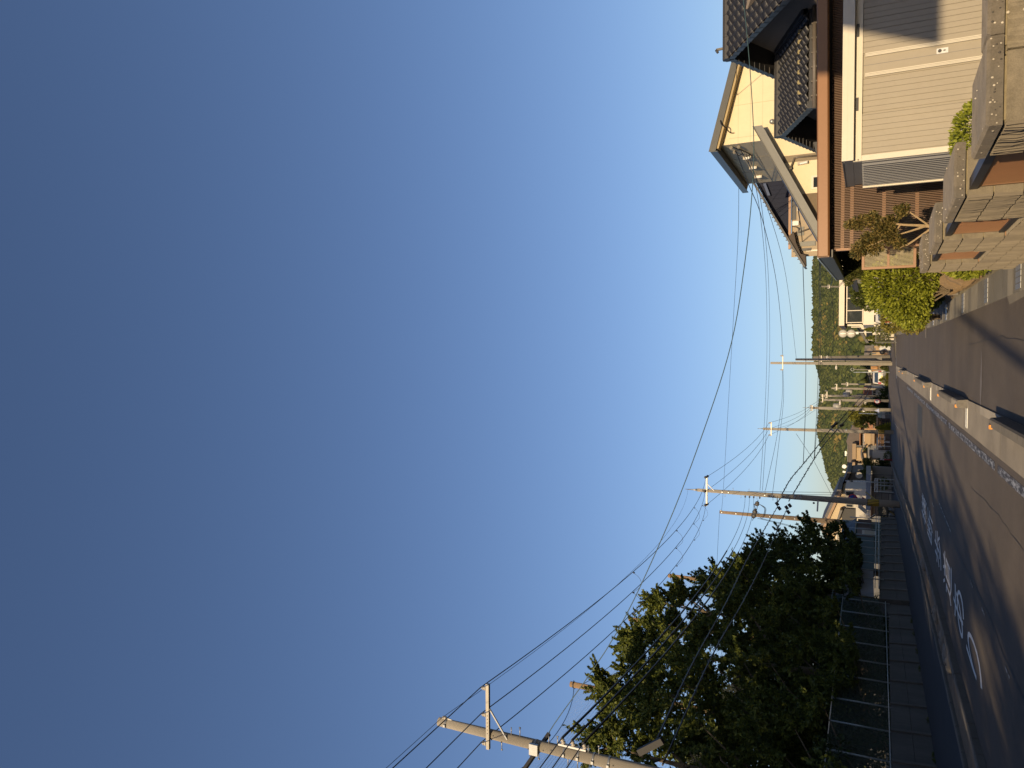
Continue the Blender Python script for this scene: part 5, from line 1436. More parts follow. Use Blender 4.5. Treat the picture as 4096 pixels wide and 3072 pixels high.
for X0, Y0, Y1 in ((3524, 1678, 1700), (3540, 1678, 1700)): gt_.box('rail', BRNW, X0, X0 + 3, Y0, Y1, dy=.1, th=.08)
conifer('pointed yellow-green conifer with a square trimmed base at the bend', 3500, 1711, 3566, 78, .62, 1700, leafmat('gold_conifer', (.12, .13, .01), (.34, .33, .03), .3), name='golden_conifer', size=.15)
lv = H('ribbed_gate', 'pale grey ribbed shutter gate between the wooden fence and the block wall', 'gate', 78.5, 1812)
x0, x1, z0, z1 = lv.r(3495, 3566, 1800, 1824)
n = 16
for k in range(n):
    a = z1 * k / n; mb = MB(); mb.box(x0, x1, 78.5, 78.54 + .0, a + .008, a + z1 / n - .02); mb.build('panel', mat('pale_shutter', (.42, .42, .42), rough=.5, var=.06), lv.t)
lv.box('post', GREYW, 3478, 3566, 1818, 1826, dy=.1, th=.3, ground=True); lv.box('header', GREYW, 3477, 3494, 1800, 1822, dy=-.1, th=.4)
# shaded block wall with a pine and the red-white post
bw = H('low_block_wall', 'weathered grey block wall with a pine spreading above it', 'wall', 74, 1865)
x0, x1, z0, z1 = bw.r(3524, 3566, 1838, 1888)
for r_ in range(4):
    for c_ in range(5):
        mb = MB(); dx = (x1 - x0) / 5; mb.box(x0 + dx * c_ + .008, x0 + dx * (c_ + 1) - .008, 74, 74.15, z1 * r_ / 4 + .008, z1 * (r_ + 1) / 4 - .008); mb.build('block', CONC_D, bw.t)
bw2 = H('gate_wall', 'smooth grey gate wall with a small wooden shutter left of the block wall', 'wall', 73, 1905)
bw2.box('wall', GREYW, 3490, 3566, 1880, 1910, dy=0, th=.3, ground=True)
x0, x1, z0, z1 = bw2.r(3531, 3560, 1886, 1905)
for k in range(6):
    mb = MB(); a = x0 + (x1 - x0) * k / 6; mb.box(a + .006, a + (x1 - x0) / 6 - .006, 72.95, 72.99, z0, z1); mb.build('plank', mat('grey_plank', (.22, .2, .17), rough=.8, var=.2), bw2.t)
bw2.box('arch_wall', WHITEW, 3490, 3530, 1824, 1850, dy=3, th=.2, ground=True)
rw = thing('marker_post', 'red post with three white bands before the block wall', 'post', tuple(gr(3560, 1838)))
p0, p1 = at(3553, 1839, 72.5), at(3520, 1839, 72.5)
mb = MB(); mb.cyl((p0.x, 72.5, 0), (p0.x, 72.5, p1.z), .05); mb.build('post', mat('post_red', (.5, .05, .05), rough=.5), rw)
for X in (3522, 3528, 3534): mb = MB(); z = at(X, 1839, 72.5).z; mb.cyl((p0.x, 72.5, z - .04), (p0.x, 72.5, z + .04), .056); mb.build('band', WHITE, rw)
def garden_tree(name, lab, cat, blobs, y, n, size, m, base, aspect=.4, trunk=None):
    t = thing(name, lab, cat, base)
    P = []; Dd = []
    for X, Y, r, k in blobs:
        p, v = blob_pts(at(X, Y, y), (r, r * 1.2, r * .8), int(n * k), .3); P.append(p); Dd.append(v + nrs.normal(0, .5, v.shape) + [0, 0, .3])
    leaves('crown', np.concatenate(P), np.concatenate(Dd), size, m, t, aspect)
    mb = MB(); tr = trunk or [(base[0], base[1], 0), tuple(at(blobs[0][0], blobs[0][1], y))]
    mb.tube(smooth_path(tr), [.12 - .07 * i / max(1, len(smooth_path(tr)) - 1) for i in range(len(smooth_path(tr)))], 7); mb.build('trunk', BARK, t)
    return t
LEAF_Y = leafmat('yellowgreen_leaf', (.06, .07, .012), (.22, .21, .04), .3)
y = 75
garden_tree('garden_pine', 'sprawling garden pine leaning over the grey block wall', 'tree', [(3468, 1855, .55, 1), (3475, 1875, .5, .8), (3485, 1858, .5, .9), (3462, 1890, .4, .6), (3470, 1915, .35, .5), (3475, 1935, .3, .4), (3495, 1872, .4, .5), (3462, 1845, .35, .5)], y, 420, .22, LEAF_M, (at(3500, 1868, y).x, y, 0), .2, [tuple(at(3555, 1868, y)), tuple(at(3500, 1866, y)), tuple(at(3478, 1880, y)), tuple(at(3472, 1925, y))])
garden_tree('round_bush', 'dark clipped bush behind the red and white marker post', 'bush', [(3520, 1855, .5, 1.2), (3535, 1858, .5, 1)], 73.2, 600, .14, LEAF_D, (at(3540, 1857, 73.2).x, 73.2, 0))
y = 86
garden_tree('leafy_tree', 'bushy green tree behind the blue crossing sign', 'tree', [(3440, 1662, 1.0, 1), (3460, 1672, 1.1, 1.1), (3485, 1660, 1.0, 1), (3420, 1650, .8, .8), (3505, 1672, .9, .8), (3470, 1640, .8, .8), (3430, 1690, .6, .6), (3410, 1668, .5, .4)], y, 420, .32, LEAF_Y, (at(3540, 1665, y).x, y, 0))
y = 90
garden_tree('dark_tree', 'dark evergreen in front of the cream wall by the speed sign', 'tree', [(3495, 1622, .9, 1), (3515, 1615, 1.0, 1), (3540, 1630, 1.2, 1.2), (3550, 1600, 1.0, 1), (3545, 1575, 1.0, .9), (3505, 1640, .7, .6), (3480, 1640, .5, .4)], y, 420, .3, LEAF_D, (at(3540, 1620, y).x, y, 0))
# houses in the middle distance, right to left
h = H('brown_gable_house', 'grey-brown roofed house right of the pole cluster', 'house', 96, 1405)
rf_ = h.poly('roof', ROOFG, [(3459, 1382), (3456, 1425), (3470, 1425), (3495, 1400), (3494, 1382)], dy=0, th=6)
h.poly('gable', mat('gable_taupe', (.26, .21, .17), rough=.8), [(3468, 1398), (3466, 1416), (3492, 1404), (3481, 1392)], dy=-.1, th=.08)
h.box('wall', TAN, 3490, 3566, 1383, 1425, dy=.3, th=5, ground=True)
h.window(3486, 3504, 1411, 1416, dy=.2); h.window(3497, 3502, 1392, 1402, dy=.2)
h.box('veranda', WOODF, 3535, 3566, 1400, 1422, dy=.1, th=.1, ground=True)
h.slats('lattice', ORG, 3538, 3564, 1401, 1421, 5, .03, .15)
bn = H('white_banner', 'long white cloth banner hanging at a stall front right of the poles', 'banner', 82, 1391)
x0, x1, z0, z1 = bn.r(3522, 3566, 1384, 1401)
for k in range(3):
    mb = MB(); vs = []
    for i in range(9):
        u = i / 8
        for v in (z0, z1): vs.append((x0 + (x1 - x0) * (k + u) / 3, 82 + .08 * math.sin(u * 6.28), v + .12 * math.sin(k + u * 2)))
    mb.add(vs, [(2 * i, 2 * i + 2, 2 * i + 3, 2 * i + 1) for i in range(8)], smooth=True); mb.build('cloth', WHITE, bn.t)
bo = thing('round_lamp', 'dark round globe under the banner beside the pole cluster', 'lamp', tuple(at(3529, 1409, 81)))
mb = MB(); p = at(3529, 1409, 81); mb.sphere(p, .24, 12, 8, sq=(1, 1, 1.0)); mb.build('globe', BLACKP, bo); mb = MB(); mb.cyl((p.x, 81, 0), (p.x, 81, p.z), .04); mb.build('post', DARKM, bo)
h = H('brown_house', 'dark brown gabled house with an orange-lit front and a lettered cream wall', 'house', 98, 1500)
rf_ = h.poly('roof', ROOFG, [(3471, 1488), (3470, 1492), (3484, 1534), (3487, 1534), (3486, 1528), (3476, 1492)], dy=-.5, th=6)
h.box('wall', BRNW, 3485, 3520, 1495, 1534, dy=0, th=5); h.poly('gable', BRNW, [(3485, 1497), (3476, 1495), (3485, 1530)], dy=.05, th=4)
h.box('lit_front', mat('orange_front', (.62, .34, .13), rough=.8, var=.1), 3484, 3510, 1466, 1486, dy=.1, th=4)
h.box('lower_wall', TAN2, 3510, 3566, 1458, 1534, dy=.6, th=4, ground=True)
h.box('small_window', WHITE, 3493, 3499, 1505, 1510, dy=-.05, th=.04)
sg = h.poly('sign_wall', SHW, [(3473, 1480), (3474, 1486), (3483, 1513), (3486, 1513), (3486, 1483), (3480, 1479)], dy=-.2, th=.1)
mb = MB()
for k in range(5):
    p = at(3480.5, 1491 + k * 4.5, 97.7); mb.box(p.x - .05, p.x + .05, 97.72, 97.76, p.z - .10, p.z + .08); mb.box(p.x - .02, p.x + .08, 97.72, 97.76, p.z - .02, p.z + .02)
mb.build('sign_mark', BLACKP, sg)
h.window(3520, 3532, 1500, 1512, dy=.5)
for Y in (1470, 1478): h.box('transom', BRNW, 3489, 3506, Y, Y + 1, dy=.02, th=.05)
h = H('red_roof_house', 'house with a wide red-brown roof behind the far poles', 'house', 104, 1570)
rf_ = h.poly('roof', ROOFR, [(3455, 1549), (3454, 1575), (3457, 1592), (3490, 1592), (3488, 1549)], dy=0, th=5)
h.box('eave', WHITEW, 3488, 3491, 1549, 1594, dy=-.2, th=5); h.box('wall', WHITEW, 3491, 3566, 1551, 1592, dy=.4, th=4, ground=True)
for Y0 in (1556, 1566, 1576, 1585): h.window(3493, 3503, Y0, Y0 + 7, dy=.3)
h = H('grey_cream_house', 'plain house with a grey-brown upper block over a cream lit wall', 'house', 94, 1612)
h.box('upper_block', mat('greybrown_clad', (.17, .145, .13), rough=.8, var=.08), 3420, 3455, 1594, 1630, dy=0, th=6)
h.box('wall', WHITEW, 3456, 3566, 1600, 1626, dy=.3, th=5, ground=True)
h.box('string_course', TAN2, 3470, 3471.5, 1600, 1626, dy=.24, th=.05); h.window(3474, 3486, 1606, 1618, dy=.2)
h.box('dark_roof', ROOFB, 3424, 3454, 1586, 1593, dy=2, th=4)
h = H('pale_green_shed', 'pale green-grey shed front with a white panel behind the crossing sign', 'building', 83, 1662)
h.box('wall', mat('pale_green_wall', (.36, .42, .38), rough=.7), 3512, 3528, 1644, 1672, dy=.2, th=3); h.box('panel', WHITEW, 3529, 3541, 1645, 1674, dy=.1, th=3); h.box('lower_wall', GREYW, 3542, 3566, 1655, 1676, dy=.3, th=3, ground=True)
# far side wall strip that closes the view along the bend
h = H('far_low_wall', 'long low grey wall closing the view along the far side of the bend', 'wall', 92, 1520)
h.box('wall', CONC_D, 3541, 3566, 1434, 1660, dy=0, th=.3, ground=True)
conifer('small green shrub beside the far lamp posts', 3520, 1470, 3566, 88, .6, 700, LEAF_M)
conifer('green bush below the brown gabled house', 3516, 1520, 3566, 90, .8, 900, LEAF_Y)
p = at(3550, 1510, 90); car('distant_car', 'grey car half hidden by the bush below the brown gabled house', p.x, 90, 3.4, 1.5, 1.5)
# ================================================================== left side: retaining wall, fence, sheds, trees
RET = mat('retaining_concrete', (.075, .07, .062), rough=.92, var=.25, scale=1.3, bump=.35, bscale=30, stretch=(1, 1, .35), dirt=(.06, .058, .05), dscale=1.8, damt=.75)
FENP = mat('fence_steel', (.42, .46, .46), rough=.45, var=.1, scale=3, metal=.2)
rwall = thing('retaining_wall', 'long stained concrete retaining wall with upright ribs along the left footway', 'wall', (-11.95, 30, 0))
def wtop(y): return float(np.interp(y, [-20, 25, 39.9, 40, 60], [1.16, 1.16, .92, 1.0 + .32, .95]))
y = 10.0
while y < 60:
    step = 2.0 if y < 40 else 1.78
    b = min(y + step, 60.2)
    xa, xb = wb(y), wb(b)
    if y >= 39.9: xa = xb = -12.0 - .0
    mb = MB(); bt = .06                       # battered panel
    for (z0, z1) in ((-.05, .55), (.56, 1)):
        za0, za1 = (z0, z1) if z1 < 1 else (z0, None)
        t0 = wtop(y + .01); t1 = wtop(b - .01)
        za = [z0, z0, (z1 if z1 < 1 else t0), (z1 if z1 < 1 else t1)]
        mb.hexa([(xa - .35, y + .01, z0), (xa + bt * (1 - z0), y + .01, z0), (xb + bt * (1 - z0), b - .01, z0), (xb - .35, b - .01, z0),
                 (xa - .35, y + .01, za[2]), (xa + bt * (1 - za[2]), y + .01, za[2]), (xb + bt * (1 - za[3]), b - .01, za[3]), (xb - .35, b - .01, za[3])])
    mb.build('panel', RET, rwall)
    mb = MB(); mb.hexa([(xa - .2, y - .07, -.05), (xa + .13, y - .07, -.05), (xa + .13, y + .07, -.05), (xa - .2, y + .07, -.05), (xa - .2, y - .07, wtop(y) + .01), (xa + .05, y - .07, wtop(y) + .01), (xa + .05, y + .07, wtop(y) + .01), (xa - .2, y + .07, wtop(y) + .01)])
    mb.build('rib', CONC if y > 41 else CONC_D, rwall)
    y = b
# raised ground behind the wall
mb = MB(); mb.box(-60, -12.3, -30, 41, -.5, .95); mb.box(-60, -12.3, 41.01, 62, -.5, 1.0)
struct(mb, 'terrace_ground', mat('terrace_soil', (.075, .07, .045), rough=.95, var=.3, scale=1, bump=.7, bscale=8))
# chain-link fence on the wall
fen = thing('chainlink_fence', 'tall chain-link fence with pale posts standing on the retaining wall under the trees', 'fence', (-11.95, 30, 1))
py = [22.0, 24.0, 25.95, 27.75, 29.85, 31.6, 33.5, 35.4, 37.4, 39.4]
for y in py:
    mb = MB(); mb.cyl((-11.98, y, wtop(y) - .05), (-11.98, y, 2.95), .03, .03, 8); mb.build('post', FENP, fen)
mb = MB(); mb.tube([(-11.96, 20, 1.24), (-11.96, 39.6, 1.06)], .02, 6); mb.build('bottom_rail', FENP, fen)
mb = MB(); mb.tube([(-11.96, 20, 2.93), (-11.96, 39.6, 2.93)], .02, 6); mb.build('top_rail', FENP, fen)
mb = MB(); y = 20.0
while y < 39.5:
    for s in (1, -1):
        y0, y1 = (y, y + 1.75) if s > 0 else (y + 1.75, y)
        mb.bar((-11.965 + .006 * s, y0, 1.2), (-11.965 + .006 * s, y1, 2.92), .005, .005)
    y += .11
o = mb.build('mesh_wire', mat('wire_green', (.10, .14, .12), rough=.5), fen); o['kind'] = 'stuff'
# corrugated lean-to along the wall: blue-grey sheets behind steel uprights
CORR = mat('bluegreen_sheet', (.13, .21, .23), rough=.5, var=.15, scale=1.5, dirt=(.08, .1, .1), dscale=1.5, damt=.6)
CORR2 = mat('pale_sheet', (.36, .38, .43), rough=.55, var=.12, scale=1.5, dirt=(.25, .24, .24), dscale=1.2, damt=.6)
ROST = mat('rusty_board', (.20, .15, .13), rough=.85, var=.3, scale=2)
st = thing('lean_to_shed', 'shabby blue-green corrugated lean-to shed behind steel uprights on the wall', 'shed', (-12.3, 50, 1))
def sheet_wall(y0, y1, z0, z1, m, x=-12.25, p=.09, name='corrugated_sheet', lean=0.0):
    mb = MB(); vs = []; n = int((y1 - y0) / (p / 2)); 
    for i in range(n + 1):
        y = y0 + (y1 - y0) * i / n; d = .018 * (1 if i % 2 else -1)
        vs += [(x + d, y, z0), (x + d - lean, y, z1), (x + d - .02, y, z0), (x + d - .02 - lean, y, z1)]
    fs = []
    for i in range(n):
        a = 4 * i; fs += [(a, a + 4, a + 5, a + 1), (a + 3, a + 7, a + 6, a + 2), (a + 1, a + 5, a + 7, a + 3)]
    mb.add(vs, fs); return mb.build(name, m, st)
sheet_wall(41.2, 46.3, 1.55, 2.6, CORR2); sheet_wall(46.32, 54.4, 1.5, 2.55, CORR); sheet_wall(57.2, 60.2, 1.6, 2.5, ROST)
sheet_wall(41.2, 46.3, 2.72, 3.35, CORR2, lean=.5); sheet_wall(46.32, 60.2, 2.66, 3.55, mat('bluegrey_sheet', (.15, .20, .25), rough=.45, var=.2, scale=1.2, dirt=(.1, .1, .11), dscale=1.3, damt=.6), lean=.55)
mb = MB(); mb.box(-12.24, -12.18, 54.5, 57.1, 1.6, 2.5); mb.build('board', ROST, st)
w_ = MB(); w_.box(-12.2, -12.14, 54.7, 56.0, 1.35, 2.2); f = w_.build('window', WHITEW, st); mb = MB(); mb.box(-12.13, -12.12, 54.85, 55.85, 1.45, 2.05); mb.build('pane', mat('lit_blind', (.5, .42, .3), rough=.6), f)
mb = MB(); mb.box(-12.22, -12.12, 41.2, 60.2, 2.58, 2.66); mb.build('wall_plate', DARKM, st)
mb = MB(); mb.box(-15.5, -12.85, 41.2, 60.3, 3.5, 3.56); mb.box(-15.4, -12.4, 60.0, 60.2, 1, 3.5); mb.box(-15.4, -12.4, 41.2, 41.3, 1, 3.3); mb.build('roof', CORR, st)
for y in (43.37, 45.1, 46.7, 48.5, 50.3, 52.1, 53.8, 55.6, 57.5, 59.3):
    mb = MB(); mb.cyl((-11.95, y, wtop(y) - .2), (-11.97, y, 3.05), .032, .032, 8); mb.build('upright', FENP, st)
for z, r in ((1.32, .028), (1.5, .022)):
    mb = MB(); mb.tube([(-11.9, 41.5, z), (-11.9, 60, z - .2)], r, 6); mb.build('rail', FENP, st)
mb = MB(); mb.bar((-11.86, 59.0, 1.7), (-11.86, 60.3, 1.35), .12, .04); mb.build('loose_plank', WHITEW, st)

# ---- trees above the wall
def big_tree(lab, x, y, zb, h, w, n, size=.24, m=None, seed=0, lowz=2.3, name='broadleaf_tree', cat='tree'):
    rs = np.random.RandomState(seed)
    t = thing(name, lab, cat, (x, y, zb), 'trees behind the chain-link fence')
    tb = MB()
    sp = smooth_path([(x, y, zb - .2), (x + .1, y, zb + h * .25), (x - .1, y + .1, zb + h * .55), (x, y, zb + h * .85)], 4)
    tb.tube(sp, [.24 - .20 * i / (len(sp) - 1) for i in range(len(sp))], 9)
    P = []; Dd = []
    nb = int(105 * w / 3.0)
    for k in range(nb):
        u = (k + .5) / nb
        z = max(lowz, zb + h * (.06 + .93 * u)); a = rs.rand() * 2 * math.pi
        full = w * (1.05 if u < .45 else 1.05 * (1 - ((u - .45) / .58) ** 1.7))
        rad = max(.15, full * math.sqrt(.08 + .92 * rs.rand()))
        c = np.array([x + math.cos(a) * rad, y + math.sin(a) * rad * 1.15, z])
        s = rs.uniform(.55, .95) * (.75 + .35 * (1 - u)) * w / 3.0
        if k % 4 == 0:
            zz0 = max(zb + .5, z - rad * .9)
            tb.tube([(x, y, zz0), tuple((np.array([x, y, zz0]) + c) / 2 + [0, 0, .2]), tuple(c)], [.05, .03, .012], 5)
        m_ = int(n / nb); nsp = 10
        for q in range(nsp):
            v = rs.normal(size=3); v /= np.linalg.norm(v); v[2] = v[2] * .7 + .55
            e0 = c + v * s * .15; e1 = c + v * s * rs.uniform(.9, 1.75) + np.array([0, 0, .05])
            f = rs.rand(m_ // nsp + 1, 1) ** .8
            p = e0 + (e1 - e0) * f + rs.normal(0, .11 * s, (len(f), 3)) * (1.2 - f)
            P.append(p); Dd.append(np.tile(v, (len(f), 1)) * .5 + rs.normal(0, .4, (len(f), 3)) + [0, 0, -.25])
    P = np.concatenate(P); Dd = np.concatenate(Dd)
    leaves('crown', P, Dd, size * (.7 + .6 * rs.rand(len(P))), m or TREEL, t, .45)
    tb.build('trunk', BARK, t)
    return t
TREEL = leafmat('broad_leaf', (.035, .055, .010), (.15, .17, .03), .35)
TREEK = leafmat('broad_leaf_deep', (.022, .038, .009), (.10, .125, .024), .35)
big_tree('rightmost dense tree beside the lean-to shed with its crown over the roof', -13.3, 49.6, .9, 8.1, 2.5, 43200, 0.210, TREEK, 3)
big_tree('broad tree whose crown fills the gap between the lean-to and the tallest tree', -13.3, 43.6, .9, 9.3, 2.9, 54000, 0.202, TREEK, 4)
big_tree('tallest tree with a slender sunlit leader near the net poles', -13.3, 38.6, .9, 11.5, 2.5, 48600, 0.185, TREEL, 5)
big_tree('rounder sunlit tree standing between the two visible net poles', -13.4, 33.0, .9, 11.2, 2.7, 54000, 0.176, TREEL, 6)
big_tree('leaning sunlit tree crossed by the black cables near the bottom edge of the photo', -13.3, 28.4, .9, 10.9, 2.6, 51300, 0.168, TREEL, 7)
big_tree('tree behind the near concrete pole at the photo edge', -13.5, 24.0, .9, 9.6, 2.6, 43200, 0.160, TREEL, 8)
for i_, (x, y, h) in enumerate(((-17.6, 24, 7.0), (-17.8, 31, 7.5), (-17.6, 38, 7.0), (-17.4, 45.5, 6.0))):
    big_tree(['low dark tree of the back row nearest the camera', 'low dark tree of the back row behind the rounder sunlit tree', 'low dark tree of the back row behind the tallest tree', 'low dark tree of the back row behind the lean-to end'][i_], x, y, .9, h, 3.4, 22000, .26, TREEK, 20 + i_)
# hanging undergrowth behind the fence
P = []; Dd = []
for k in range(260):
    yy = nrs.uniform(20, 41.5); c = (-13.0 + nrs.normal(0, .35), yy, nrs.uniform(1.1, 3.4)); p, v = blob_pts(c, (.45, .7, .5), 110, .2); P.append(p); Dd.append(v + nrs.normal(0, .5, v.shape) + [0, 0, -.2])
o = leaves('undergrowth', np.concatenate(P), np.concatenate(Dd), .17, leafmat('undergrowth_leaf', (.01, .02, .006), (.05, .075, .018), .3), None, .45)
tag(o, 'dark tangled undergrowth behind the chain-link fence', 'undergrowth'); o['kind'] = 'stuff'
P = []; Dd = []
for k in range(40):
    yy = rnd.uniform(10, 60); c = (wb(yy) + .08, yy, .04); p, v = blob_pts(c, (.08, .3, .07), 40, .2); P.append(p); Dd.append(v + [0, 0, .5])
o = leaves('weeds', np.concatenate(P), np.concatenate(Dd), .09, LEAF_M, None, .3); tag(o, 'thin line of weeds at the foot of the retaining wall', 'weeds'); o['kind'] = 'stuff'
# buildings glimpsed through the gaps under the trees
h = H('yellow_house', 'sunlit ochre house wall glimpsed through a gap under the trees', 'house', 66, 2560)
h.box('wall', mat('ochre_wall', (.62, .45, .22), rough=.85, var=.15, scale=.6), 3400, 3485, 2500, 2680, dy=0, th=6); h.box('roof', ROOFB, 3385, 3399, 2490, 2690, dy=-.3, th=7); h.window(3425, 3450, 2560, 2590)
h = H('green_container', 'blue-green container and netted shed glimpsed low under the trees', 'building', 62, 2800)
h.box('wall', mat('container_teal', (.16, .32, .30), rough=.6, var=.15), 3375, 3420, 2740, 2960, dy=0, th=4); h.box('tan_panel', mat('container_tan', (.48, .36, .2), rough=.7, var=.15), 3421, 3485, 2740, 2960, dy=.05, th=4); h.box('red_edge', mat('red_trim', (.4, .1, .05)), 3376, 3424, 2738, 2744, dy=-.05, th=.1)

# ---- safety-net poles with the fine net between
NETP = mat('net_pole_brown', (.30, .20, .11), rough=.75, var=.15, scale=2, stretch=(1, 1, .2))
npos = [(-15.6, 23.0), (-15.6, 32.43), (-15.6, 42.0), (-15.6, 51.5)]
for (x, y), lab in zip(npos, ('brown net pole mostly cut by the photo edge', 'tall brown net pole rising beside the near concrete pole', 'tall brown net pole rising behind the tallest tree', 'brown net pole hidden among the right-hand trees')):
    t = thing('net_pole', lab, 'pole', (x, y, .9), 'net poles behind the trees')
    mb = MB(); mb.cyl((x, y, .8), (x, y, 14.5), .17, .13, 12); mb.build('shaft', NETP, t)
    mb = MB(); mb.cyl((x, y, 14.30), (x, y, 14.36), .15, .15, 12); mb.cyl((x - .2, y, 14.33), (x + .2, y, 14.33), .02); mb.build('collar', DARKM, t)
net = thing('safety_net', 'fine pale safety net hung between the brown net poles', 'net', (-15.75, 37, 7.5))
mb = MB(); x = -15.8
def nettop(y):
    ys_ = [p[1] for p in npos]
    for a, b in zip(ys_[:-1], ys_[1:]):
        if a <= y <= b:
            u = (y - a) / (b - a); return 14.35 - 3.0 * 4 * u * (1 - u) * .28
    return 14.0
yv = 20.0
while yv < 51.5:
    zt_ = nettop(yv) if yv > 23 else 13.5
    mb.bar((x, yv, 3), (x, yv, zt_), .004, .004); yv += .12
z = 3.0
while z < 13.3:
    mb.bar((x, 20, z), (x, 51.5, z), .004, .004); z += .12
o = mb.build('mesh_cord', mat('net_cord', (.35, .38, .40), rough=.8), net); o['kind'] = 'stuff'
mb = MB()
for a, b in zip(npos[:-1], npos[1:]): mb.tube(bez((x, a[1], 14.33), (x, b[1], 14.33), .84, 16), .014, 5)
mb.build('top_rope', BLACKP, net)

# ---- houses at the left
h = H('cream_gable_house', 'cream gabled house with brown eaves rising behind the lean-to shed', 'house', 72, 2110)
PINKC = mat('cream_stucco', (.68, .56, .38), rough=.85, var=.06, scale=.5)
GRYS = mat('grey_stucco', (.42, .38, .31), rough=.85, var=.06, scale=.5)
ga = [(3345, 1975), (3308, 2107), (3333, 2160), (3345, 2150)]
h.poly('gable', PINKC, [(3380, 1972), (3368, 1972), (3304, 2107), (3336, 2163), (3380, 2160)], dy=0, th=7)
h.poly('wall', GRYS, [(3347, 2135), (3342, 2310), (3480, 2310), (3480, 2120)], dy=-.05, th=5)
h.poly('wall', WHITEW, [(3381, 1955), (3381, 2119), (3480, 2119), (3480, 1955)], dy=-.02, th=5)
R_ = MB()
def rake(p, q, wd, m, nm, dy0=-.7, dy1=7):
    a, b = at(*p, h.y), at(*q, h.y); mb = MB()
    mb.hexa([(a.x, h.y + dy0, a.z), (b.x, h.y + dy0, b.z), (b.x, h.y + dy1, b.z), (a.x, h.y + dy1, a.z), (a.x, h.y + dy0, a.z + wd), (b.x, h.y + dy0, b.z + wd), (b.x, h.y + dy1, b.z + wd), (a.x, h.y + dy1, a.z + wd)]); return mb.build(nm, m, h.t)
rake((3369, 1962), (3301, 2108), .22, mat('eave_brown', (.34, .22, .13), rough=.7), 'eave', -.6, 0)
rake((3301, 2108), (3334, 2172), .22, mat('eave_brown', (.34, .22, .13)), 'eave', -.6, 0)
rake((3367, 1955), (3296, 2106), .35, ROOFG, 'roof', -.5, 7); rake((3296, 2106), (3330, 2175), .35, ROOFG, 'roof', -.5, 7)
h.window(3384, 3412, 2015, 2028, dy=-.12); h.window(3383, 3415, 1966, 1984, dy=-.12)
h.poly('balcony_roof', RIDGE, [(3362, 2030), (3348, 2078), (3352, 2080), (3372, 2032)], dy=-1.2, th=1.2)
h.box('balcony_shade', BLACKP, 3368, 3424, 2032, 2080, dy=-.4, th=.3)  # black box coloured for the shade inside the balcony
h.poly('balcony_front', WHITEW, [(3424, 2018), (3424, 2060), (3458, 2060), (3458, 2044), (3427, 2018)], dy=-.9, th=.1)
h.box('wall_line', WHITE, 3345, 3347, 2130, 2320, dy=-.12, th=.06)
h.box('porch_post', WHITE, 3458, 3475, 2048, 2051, dy=-.8, th=.15)
h.box('pipe_run', FENP, 3372, 3376, 2118, 2205, dy=-.4, th=.1); h.box('duct', WHITEW, 3371, 3378, 2105, 2118, dy=-.5, th=.2)
h = H('dark_eaves_house', 'grey shaded house with white shutters under long dark eaves left of the tan house', 'house', 78, 1945)
h.poly('roof', ROOFB, [(3390, 1885), (3360, 1965), (3364, 1972), (3398, 1900), (3405, 1885)], dy=-.5, th=7)
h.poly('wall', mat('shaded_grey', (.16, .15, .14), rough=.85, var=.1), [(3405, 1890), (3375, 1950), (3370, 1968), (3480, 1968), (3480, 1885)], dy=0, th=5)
h.box('pale_pier', GREYW, 3380, 3450, 1952, 1958, dy=-.2, th=.3)
for X0, X1, Y0, Y1 in ((3404, 3430, 1938, 1946), (3400, 3450, 1948, 1951)): h.box('shutter', WHITEW, X0, X1, Y0, Y1, dy=-.1, th=.08)
h.window(3432, 3452, 1878, 1892, dy=-.1); h.window(3410, 3430, 1918, 1932, dy=-.1)
h.box('wall_patch', TAN2, 3431, 3450, 1930, 1952, dy=-.06, th=.05)
mb = MB(); p = at(3436, 1901, 77); mb.tube([(p.x, 77, p.z), (p.x, 77.08, p.z), (p.x, 77.12, p.z)], [.3, .2, .05], 16); d2_ = thing('satellite_dish', 'small pale dish on the shaded balcony of the grey house', 'dish', tuple(p)); mb.build('bowl', WHITEW, d2_)
cp = H('carport', 'car port with a long pale blue-grey flat roof left of the bend', 'carport', 68, 1940)
cp.box('roof', mat('bluegrey_roof', (.22, .25, .30), rough=.5, var=.08), 3464, 3483, 1888, 2030, dy=-1.2, th=5)
cp.box('fascia', DARKM, 3484, 3489, 1890, 2030, dy=-1.1, th=.2)
for Y in (1893, 1950, 2010): cp.box('post', DARKM, 3489, 3560, Y, Y + 2, dy=-.6, th=.12, ground=True)
cp.box('back_wall', GREYW, 3489, 3560, 1890, 2030, dy=3.5, th=.2, ground=True)
for lab, Y, yy in (('dark hatchback parked inside the car port behind the black fence', 1930, 67.6), ('dark car hidden behind the pole and fence bars', 2032, 66)):
    pass
